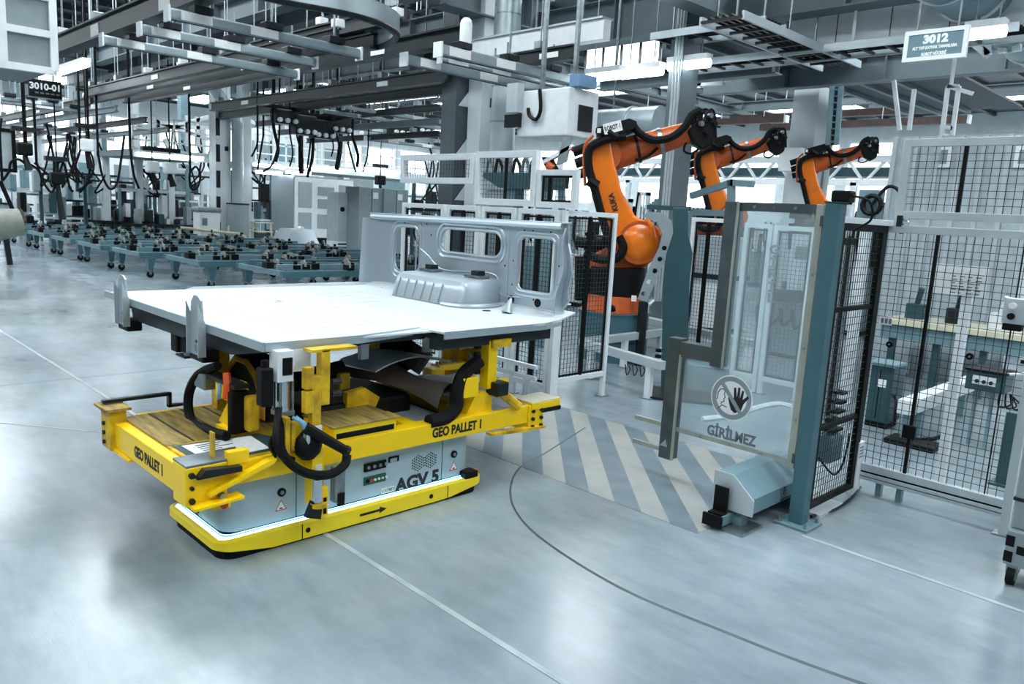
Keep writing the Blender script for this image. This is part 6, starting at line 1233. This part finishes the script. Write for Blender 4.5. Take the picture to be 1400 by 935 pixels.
# ================================================================== overhead rails, tubes, girders
def railx(label, a, b_, z, h=.22, w=.09, m=M_RAILD, name='overhead_rail', cat='rail', hang=2.2, plates=(), group='dark overhead rails', x_ext=0, top=8.98):
    mid = F((a[0] + b_[0]) / 2, (a[1] + b_[1]) / 2, z); Y = mid.y; x0, x1 = sorted((PY(*a, Y).x, PY(*b_, Y).x)); x1 += x_ext
    t = thing(name, label, cat, (x0, Y, z), group)
    part('web', MB().bx(x0, x1, Y - w * .3, Y + w * .3, z, z + h), m, t); part('bottom_flange', MB().bx(x0, x1, Y - w, Y + w, z - .035, z), m, t); part('top_flange', MB().bx(x0, x1, Y - w * .8, Y + w * .8, z + h, z + h + .03), m, t)
    k = x0 + .6
    while k < x1:
        g_ = part('hanger', MB().cyl((k, Y, z + h), (k, Y, top), .014, n=5), M_STL, t); part('hanger_clamp', MB().bx(k - .08, k + .08, Y - .09, Y + .09, z + h + .03, z + h + .16), M_STL if int(k * 3) % 2 else M_WHT, g_, bevel=.01); k += hang
    for f in plates: x = x0 + (x1 - x0) * f; part('tag_plate', MB().bx(x - .22, x + .22, Y - w * .3 - .012, Y - w * .3, z + .04, z + h - .05), M_PAP, t)
    return t
def raily(label, a, b_, z, r=.075, m=M_TUBR, name='light_rail', cat='rail', plates=(.12, .45), group='pale overhead tube rails', top=8.98, ext=0):
    mid = F((a[0] + b_[0]) / 2, (a[1] + b_[1]) / 2, z); X = mid.x; y0, y1 = sorted((PX(*a, X).y, PX(*b_, X).y)); y1 += ext
    t = thing(name, label, cat, (X, y0, z), group)
    part('tube', MB().bx(X - r, X + r, y0, y1, z - r, z + r), m, t, bevel=.03); part('end_cap', MB().bx(X - r - .02, X + r + .02, y1, y1 + .03, z - r - .03, z + r + .03), M_WHT, t); part('end_cap', MB().bx(X - r - .02, X + r + .02, y0 - .03, y0, z - r - .03, z + r + .03), M_WHT, t)
    part('slot', MB().bx(X - .02, X + .02, y0, y1, z - r - .004, z - r), M_BLK, t)
    for f in plates: y = y0 + (y1 - y0) * f; part('tag_plate', MB().bx(X + r, X + r + .006, y - .22, y + .22, z - r * .8, z + r * .8), M_PAP, t)
    for f in (.15, .5, .85):
        y = y0 + (y1 - y0) * f; tr_ = part('trolley', MB().bx(X - .11, X + .11, y - .14, y + .14, z + r, z + r + .1), M_DKS, t, bevel=.01); part('trolley_rod', MB().cyl((X, y, z + r + .1), (X, y, z + .55), .02, n=6), M_STL, tr_)
    return t
Z1 = 4.7
railx('big dark rail crossing the top left corner', (75, 80), (265, 0), Z1, .3, .13, plates=(.25, .55), x_ext=4)
railx('dark rail starting above the left cables, upper one of three', (118, 135), (350, 78), Z1, .2, plates=(.4,), x_ext=3)
railx('dark rail starting above the left cables, middle one of three', (118, 146), (395, 82), Z1, .2, plates=(.35, .7), x_ext=3)
railx('dark rail ending at the white buffer, lowest one of three', (172, 152), (634, 46), Z1, .24, .1, plates=(.3, .62, .85))
railx('dark rail running toward the dark steel column, upper', (290, 152), (612, 108), Z1, .2, plates=(.2, .8))
railx('dark rail running toward the dark steel column, lower', (300, 165), (608, 124), Z1, .18)
railx('dark rail behind the curved monorail', (345, 72), (555, 28), 5.0, .2, plates=(.9,))
railx('short dark rail right of the white buffer', (705, 90), (785, 78), 4.6, .18, plates=(.6,))
railx('dark rail far left under the 3010-01 sign', (0, 158), (125, 150), 4.6, .18, m=M_RAILD, plates=(.5,))
for i, (a, b_) in enumerate((((230, 22), (490, 70)), ((192, 44), (430, 82)), ((140, 58), (405, 98)))): raily(('front', 'middle', 'rear')[i] + ' pale tube rail of the left overhead set', a, b_, 4.45)
for i, (a, b_) in enumerate((((600, 68), (778, 110)), ((602, 78), (770, 122)), ((553, 82), (776, 129)))): raily(('front', 'middle', 'rear')[i] + ' pale tube rail of the centre overhead set', a, b_, 4.45, r=.085 if i != 1 else .04)
for i, (a, b_) in enumerate((((0, 128), (84, 150)), ((36, 178), (155, 192)), ((48, 172), (158, 186)), ((0, 140), (118, 152)))): raily(ORD[i] + ' thin pale tube rail over the left work stations', a, b_, 4.3, r=.06, plates=(.5,))
for i, (a, b_, z) in enumerate((((0, 168), (160, 160), 4.3), ((0, 185), (200, 172), 4.2), ((20, 196), (230, 182), 4.1), ((350, 172), (600, 150), 4.6), ((380, 184), (600, 168), 4.4), ((420, 196), (600, 184), 4.2))): railx(ORD[i] + ' thin dark rail from the left in the far overhead grid', a, b_, z, .12, .06, m=M_RAILD if i % 2 else M_BEAM, hang=3.0, group='thin far overhead rails')
for i, (a, b_, z) in enumerate((((395, 160), (560, 186), 4.5), ((440, 150), (610, 178), 4.6), ((470, 146), (610, 168), 4.7), ((500, 188), (615, 205), 4.2))): raily(ORD[i] + ' pale tube rail from the left in the far centre grid', a, b_, z, r=.06, plates=(.3, .7))
# white buffer
p = F(637, 45, 4.8); t = thing('rail_buffer', 'small white capsule buffer at the end of the dark rail', 'buffer', tuple(p)); part('capsule', MB().cyl(p - UZ * .2, p + UZ * .14, .1, n=12), M_WHT, t, smooth=True); part('cap', MB().sphere(p + UZ * .14, .1, 12), M_WHT, t, smooth=True); part('stem', MB().cyl(p - UZ * .36, p - UZ * .2, .05, n=8), M_STL, t)
# curved monorail
cz = 4.75; pts = [F(330, -14, cz), F(400, 2, cz), F(470, 15, cz), F(515, 28, cz), F(538, 40, cz), F(541, 50, cz), F(525, 60, cz), F(495, 66, cz), F(440, 78, cz)]
t = thing('curved_monorail', 'pale curved monorail bend at the top centre', 'rail', tuple(pts[4])); sp = spline(pts, 8); vs_ = []; 
cur = MB(); n = len(sp)
for k in range(n):
    d = (sp[min(k + 1, n - 1)] - sp[max(k - 1, 0)]); d.z = 0; d.normalize(); s = V((-d.y, d.x, 0)) * .05; vs_ += [sp[k] - s, sp[k] + s, sp[k] + s + UZ * .26, sp[k] - s + UZ * .26]
cur.add(vs_, [(k*4+i, k*4+(i+1) % 4, (k+1)*4+(i+1) % 4, (k+1)*4+i) for k in range(n - 1) for i in range(4)] + [(3, 2, 1, 0), ((n-1)*4, (n-1)*4+1, (n-1)*4+2, (n-1)*4+3)])
part('track', cur, M_TUBR, t, smooth=True); part('lower_lip', MB().tube([q - UZ * .02 for q in sp], .06, 6), M_DKS, t, smooth=True)
for k in (6, 22, 36, 50): q = sp[min(k, n - 1)]; part('hanger', MB().cyl(q + UZ * .26, (q.x, q.y, 8.98), .016, n=5), M_STL, t); part('clamp', MB().bx(q.x - .08, q.x + .08, q.y - .08, q.y + .08, q.z + .26, q.z + .38), M_WHT, t, bevel=.01)
# structural girders
def gx(a, b_, z, h, fw=.3, m=None, ext=0): Y = F((a[0]+b_[0])/2, (a[1]+b_[1])/2, z).y; xs = sorted((PY(*a, Y).x, PY(*b_, Y).x)); return girder('x', xs[0], xs[1] + ext, Y, z, h, fw, m)
def gy(a, b_, z, h, fw=.3, m=None, ext=0): X = F((a[0]+b_[0])/2, (a[1]+b_[1])/2, z).x; ys_ = sorted((PX(*a, X).y, PX(*b_, X).y)); return girder('y', ys_[0], ys_[1] + ext, X, z, h, fw, m)
gx((560, 108), (1020, 25), 5.6, .85, .45, ext=6)            # big plate girder behind the slim column
gx((960, 140), (1400, 88), 5.4, .6, .35, ext=3)              # girder carried by the white box column
gx((80, 100), (420, 8), 6.2, .55, .4, ext=3)
gx((100, 118), (470, 22), 6.0, .5, .4, ext=3)
gx((250, 130), (600, 40), 6.0, .5, .4, ext=2)
gx((290, 140), (620, 78), 5.9, .45, .35)
gx((820, 126), (1065, 100), 5.2, .4, .3); gx((880, 158), (1400, 132), 6.4, .35, .3)
gy((905, 6), (1060, 45), 5.6, .7, .4); gy((600, 10), (745, 48), 6.0, .75, .5); gy((75, 80), (250, 118), 6.1, .3, .25); gy((150, 105), (560, 170), 6.0, .3, .25)
gy((700, 90), (1000, 150), 6.3, .3, .25)
# deck sheets over the left and centre bays
for i, (a, b_, z) in enumerate((((330, 90), (560, 120), 6.8), ((560, 20), (760, 40), 6.9), ((905, 60), (1120, 105), 5.9), ((1120, 110), (1330, 150), 5.7))):
    p, q = F(*a, z), F(*b_, z); x0, x1 = sorted((p.x, q.x)); y0, y1 = sorted((p.y, q.y)); y1 = max(y1, y0 + 2.2); x1 = max(x1, x0 + 3)
    o = struct('trim_%d' % (40 + i), MB().bx(x0, x1, y0, y1, z, z + .06), M_ROOF); 
    for k in range(int((x1 - x0) / .8)): part('rib', MB().bx(x0 + k * .8, x0 + k * .8 + .12, y0, y1, z - .1, z), M_BEAM, o)
# white beam in front of the box girder
t = thing('white_beam', 'white hanging beam in front of the large grey girder at top centre', 'beam', tuple(F(770, 60, 5.0))); Y = F(715, 72, 5.0).y; x0, x1 = PY(600, 92, Y).x, PY(829, 56, Y).x
part('beam', MB().bx(x0, x1, Y - .1, Y + .1, 5.0, 5.34), M_WHT, t, bevel=.01); part('top_plate', MB().bx(x0, x1, Y - .15, Y + .15, 5.34, 5.37), M_ALU, t)
for k in range(4): x = x0 + (x1 - x0) * (k + .5) / 4; part('hanger', MB().cyl((x, Y, 5.37), (x, Y, 8.98), .02, n=5), M_STL, t)
# cable trays with ladders at the right
def traythg(label, a, b_, z, axis, w=.35):
    p = F((a[0]+b_[0])/2, (a[1]+b_[1])/2, z); t = thing('ladder_tray', label, 'cable tray', tuple(p), 'grey ladder trays')
    if axis == 'y':
        X = p.x; y0, y1 = sorted((PX(*a, X).y, PX(*b_, X).y))
        for s in (-1, 1): part('side', MB().bx(X + s*w - .02, X + s*w + .02, y0, y1, z, z + .12), M_ALU, t)
        for k in range(int((y1 - y0) / .4)): part('rung', MB().bx(X - w, X + w, y0 + k*.4, y0 + k*.4 + .05, z + .02, z + .06), M_DKS, t)
        for f in (.1, .5, .9): y = y0 + (y1 - y0) * f; part('hanger', MB().cyl((X, y, z + .12), (X, y, 8.98), .018, n=5), M_STL, t)
        for k in range(4): part('cable', MB().cyl((X - w*.6 + k*.12, y0, z + .08), (X - w*.6 + k*.12, y1, z + .08), .03, n=5), M_BLK, t)
    else:
        Y = p.y; x0, x1 = sorted((PY(*a, Y).x, PY(*b_, Y).x))
        for s in (-1, 1): part('side', MB().bx(x0, x1, Y + s*w - .02, Y + s*w + .02, z, z + .12), M_ALU, t)
        for k in range(int((x1 - x0) / .4)): part('rung', MB().bx(x0 + k*.4, x0 + k*.4 + .05, Y - w, Y + w, z + .02, z + .06), M_DKS, t)
        for f in (.1, .5, .9): x = x0 + (x1 - x0) * f; part('hanger', MB().cyl((x, Y, z + .12), (x, Y, 8.98), .018, n=5), M_STL, t)
        for k in range(4): part('cable', MB().cyl((x0, Y - w*.6 + k*.12, z + .08), (x1, Y - w*.6 + k*.12, z + .08), .03, n=5), M_BLK, t)
traythg('grey ladder tray running back at the right of the slim column', (985, 38), (1150, 88), 4.9, 'y'); traythg('grey ladder tray crossing to the right below the concrete panel', (905, 92), (1400, 58), 4.9, 'x'); traythg('grey ladder tray crossing behind the slim column', (905, 58), (1060, 40), 5.2, 'x')
# concrete wall panel top right
Yp = F(1180, 62, 5.1).y; a, b_ = PY(1075, 60, Yp), PY(1400, 40, Yp); t = thing('concrete_panel', 'pale concrete fascia panel hanging at the top right', 'panel', (a.x, Yp, 5.1)); part('panel', MB().bx(a.x, b_.x + 2, Yp, Yp + .15, 5.15, 6.4), M_COLW, t)
for k in range(4): x = a.x + .9 * k; part('joint', MB().bx(x, x + .015, Yp - .004, Yp, 5.2, 6.4), M_DKS, t)
part('stud', MB().cyl((a.x + 1.1, Yp - .03, 5.9), (a.x + 1.1, Yp, 5.9), .05, n=10), M_BLK, t); part('hanger', MB().bx(a.x + .4, a.x + .5, Yp, Yp + .1, 6.4, 8.98), M_STL, t)
p = PY(1165, 62, Yp - .3); t = thing('rod_lamp', 'small white fitting on a thin rod under the concrete panel', 'lamp', tuple(p)); part('rod', MB().cyl(p, p + UZ * 1.0, .025, n=6), M_WHT, t); part('fitting', MB().bx(p.x - .1, p.x + .1, p.y - .08, p.y + .08, p.z - .08, p.z), M_WHT, t, bevel=.01)
# big round duct top right
p = F(1300, -30, 5.6); q = F(1420, 60, 5.6); t = thing('round_duct', 'large grey round air duct at the top right corner', 'duct', tuple(q)); Xd = (p.x + q.x) / 2
part('duct', MB().cyl((Xd, p.y - 2, 5.7), (Xd, q.y + 2.5, 5.7), .5, n=28), M_TEALL, t, smooth=True)
for k in range(6): y = p.y - 1.5 + k * 1.2; part('flange', MB().cyl((Xd, y, 5.7), (Xd, y + .05, 5.7), .53, n=28), M_ALU, t)
part('hanger', MB().cyl((Xd, q.y, 6.2), (Xd, q.y, 8.98), .02, n=5), M_STL, t)
# pale horizontal duct behind the robot
a, b_ = PY(812, 172, 13), PY(905, 160, 13); t = thing('round_duct', 'pale round duct emerging behind the white air unit', 'duct', tuple(a)); part('duct', MB().cyl((a.x, 13, a.z), (b_.x, 13, a.z), .32, n=18), M_DUCT, t, smooth=True); part('hanger', MB().cyl((a.x + .5, 13, a.z + .3), (a.x + .5, 13, 8.98), .02, n=5), M_STL, t); part('flange', MB().cyl((a.x + 1, 13, a.z), (a.x + 1.06, 13, a.z), .35, n=18), M_ALU, t)
# ================================================================== lamps
for i, (a, b_, z, lab) in enumerate((((803, 107), (850, 102), 4.6, 'tube lamp right of the blue display'), ((850, 103), (905, 96), 4.7, 'tube lamp left of the slim column'), ((915, 92), (970, 84), 4.8, 'tube lamp right of the slim column'), ((1320, 48), (1375, 44), 4.8, 'bright tube lamp right of the 3012 sign'), ((60, 106), (120, 112), 5.2, 'tube lamp beside the framed panel box'))):
    p = F(*a, z); Y = p.y; q = PY(*b_, Y); t = thing('hanging_lamp', lab, 'lamp', tuple(p), 'hanging tube lamps'); part('housing', MB().bx(p.x, q.x, Y - .1, Y + .1, z + .06, z + .16), M_WHT, t); part('tube', MB().cyl((p.x, Y, z), (q.x, Y, z), .08, n=10), M_TUBE, t)
    for f in (.2, .8): x = p.x + (q.x - p.x) * f; part('rod', MB().cyl((x, Y, z + .16), (x, Y, 8.98), .012, n=5), M_STL, t)
# ================================================================== signs
def sign(name, label, px0, py0, px1, py1, Y, m, edge, rows, axis='x'):
    a, b_ = PY(px0, py1, Y), PY(px1, py0, Y); t = thing(name, label, 'sign', ((a.x + b_.x) / 2, Y, a.z)); z0 = (a.z + PY(px1, py1, Y).z) / 2 if False else a.z
    return t, a, b_
p = F(1279, 78, 4.15); Y = p.y; x0, x1 = PY(1237, 80, Y).x, PY(1317, 72, Y).x; z0 = 4.15; z1 = z0 + (x1 - x0) * .46
t = thing('station_sign', 'grey hanging station sign reading 3012 in a white frame', 'sign', ((x0 + x1) / 2, Y, z0)); part('board', MB().bx(x0, x1, Y, Y + .04, z0, z1), M_TEALL, t)
part('frame', MB().plate([(x0 - .03, z0 - .03), (x1 + .03, z0 - .03), (x1 + .03, z1 + .03), (x0 - .03, z1 + .03)], [[(x0 + .02, z0 + .02), (x1 - .02, z0 + .02), (x1 - .02, z1 - .02), (x0 + .02, z1 - .02)]], (0, Y + .045, 0), UX, UZ, .055), M_WHT, t)
w_ = x1 - x0; h_ = z1 - z0; cx = (x0 + x1) / 2
text('lettering', '3012', h_ * .42, (cx, Y - .003, z0 + h_ * .72), UX, UZ, M_INKW, t, bold=.008, sx=1.1); text('lettering', 'ALT YAPI KAYNAK TAMAMLAMA', h_ * .17, (cx, Y - .003, z0 + h_ * .4), UX, UZ, M_INKW, t, sx=.66, bold=.003); text('lettering', 'ROBOT H\u00dcCRES\u0130', h_ * .17, (cx, Y - .003, z0 + h_ * .17), UX, UZ, M_INKW, t, sx=.7, bold=.003)
for x in (x0 + .1, x1 - .1): part('chain', MB().cyl((x, Y + .02, z1), (x, Y + .02, 8.98), .012, n=5), M_STL, t)
X = -17.5; a, b_ = PX(39, 131, X), PX(83, 113, X); t = thing('station_sign', 'black hanging station sign reading 3010-01', 'sign', (X, (a.y + b_.y) / 2, a.z)); part('board', MB().bx(X, X + .05, a.y, b_.y, a.z, b_.z), M_BLK, t)
part('edge', MB().bx(X - .01, X + .04, a.y - .02, b_.y + .02, a.z - .02, a.z), M_GRYC, t); cy, hz = (a.y + b_.y) / 2, b_.z - a.z
text('lettering', '3010-01', hz * .5, (X + .051, cy, a.z + hz * .62), UY, UZ, M_INKW, t, bold=.006); [part('print_mark', MB().bx(X + .05, X + .054, cy - .18 + .09 * k, cy - .12 + .09 * k, a.z + hz * .2, a.z + hz * .28), M_INKG, t) for k in range(6)]
for y in (a.y + .08, b_.y - .08): part('chain', MB().cyl((X + .02, y, b_.z), (X + .02, y, 8.98), .012, n=5), M_STL, t)
X = -22.0; a, b_ = PX(526, 156, X), PX(548, 145, X); t = thing('station_sign', 'small distant grey station sign over the centre bay', 'sign', (X, a.y, a.z)); part('board', MB().bx(X, X + .05, a.y, b_.y, a.z, b_.z), M_DKS, t); [part('print_mark', MB().bx(X + .05, X + .056, (a.y + b_.y) / 2 - .2 + .1 * k, (a.y + b_.y) / 2 - .13 + .1 * k, (a.z + b_.z) / 2 - .03, (a.z + b_.z) / 2 + .1), M_INKW, t) for k in range(4)]; part('chain', MB().cyl((X + .02, a.y + .1, b_.z), (X + .02, a.y + .1, 8.98), .012, n=5), M_STL, t)
# framed panel box at the top left
X = -13.5; a, b_ = PX(-60, 80, X), PX(74, 100, X); z0 = (a.z + b_.z) / 2; z0 = PX(40, 93, X).z; y1 = PX(73, 60, X).y; y0 = y1 - 2.6; z1 = PX(60, -4, X).z
t = thing('framed_unit', 'grey hanging filter unit with white window-like frame at the top left', 'air unit', (X, y0, z0)); part('case', MB().bx(X - 2.0, X - .05, y0, y1, z0, z1 + .5), M_BEAM, t)
ny = 4; nz = 2; wy = (y1 - y0) / ny; hz = (z1 - z0) / nz
for i in range(ny + 1): y = y0 + i * wy; part('frame_bar', MB().bx(X - .05, X + .05, y - .05, y + .05, z0, z1 + .05), M_WHT, t)
for j in range(nz + 1): part('frame_bar', MB().bx(X - .05, X + .045, y0, y1, z0 + j * hz - .05, z0 + j * hz + .05), M_WHT, t)
for i in range(ny):
    for j in range(nz): part('filter_pane', MB().bx(X - .05, X - .02, y0 + i*wy + .05, y0 + (i+1)*wy - .05, z0 + j*hz + .05, z0 + (j+1)*hz - .05), M_GRYC, t)
part('hanger', MB().bx(X - 1, X - .9, y0 + .5, y0 + .6, z1 + .5, 8.98), M_STL, t); part('hanger', MB().bx(X - 1, X - .9, y1 - .6, y1 - .5, z1 + .5, 8.98), M_STL, t)
# white trusses top right and centre
t = thing('roof_truss', 'white lattice truss behind the 3012 sign', 'truss', tuple(F(1250, 30, 6))); Yt = 15.5
for a, b_ in (((1203, 5), (1275, 40)), ((1250, 26), (1252, -10)), ((1275, 40), (1281, -10)), ((1255, 24), (1302, 5)), ((1275, 35), (1306, 4)), ((1330, 60), (1400, 50)), ((1352, 75), (1350, 50)), ((1370, 72), (1372, 48)), ((1335, 62), (1352, 76)), ((1390, 70), (1392, 45))): part('member', MB().bar(PY(*a, Yt), PY(*b_, Yt), .12, .12), M_WHT, t)
t = thing('roof_truss', 'white lattice truss seen behind the slim column', 'truss', tuple(F(860, 110, 6))); Yt = 17.0
for a, b_ in (((800, 118), (905, 100)), ((800, 106), (905, 90)), ((855, 110), (845, 120)), ((875, 108), (890, 118)), ((905, 102), (1000, 108)), ((905, 118), (990, 112)), ((930, 102), (932, 118)), ((950, 104), (952, 116)), ((905, 102), (960, 116))): part('member', MB().bar(PY(*a, Yt), PY(*b_, Yt), .13, .13), M_WHT, t)
# bright clerestory glazing in the gap left of the slim column and at the top right
for i, (a, b_, Y, lab) in enumerate((((800, 100), (905, 48), 26.0, 'w'), ((1225, 42), (1330, 2), 24.0, 'w'), ((440, 150), (600, 120), 30.0, 'w'))):
    p, q = PY(*a, Y), PY(*b_, Y); o = struct('window_%d' % (i + 1), MB().bx(p.x, q.x, Y, Y + .08, p.z, min(q.z, 9.1)), M_WIN); n = 4
    for k in range(n + 1): x = p.x + (q.x - p.x) * k / n; part('mullion', MB().bx(x - .05, x + .05, Y - .06, Y, p.z, min(q.z, 9.1)), M_DKS, o)
    part('sill', MB().bx(p.x, q.x, Y - .1, Y, p.z - .1, p.z), M_BEAM, o)
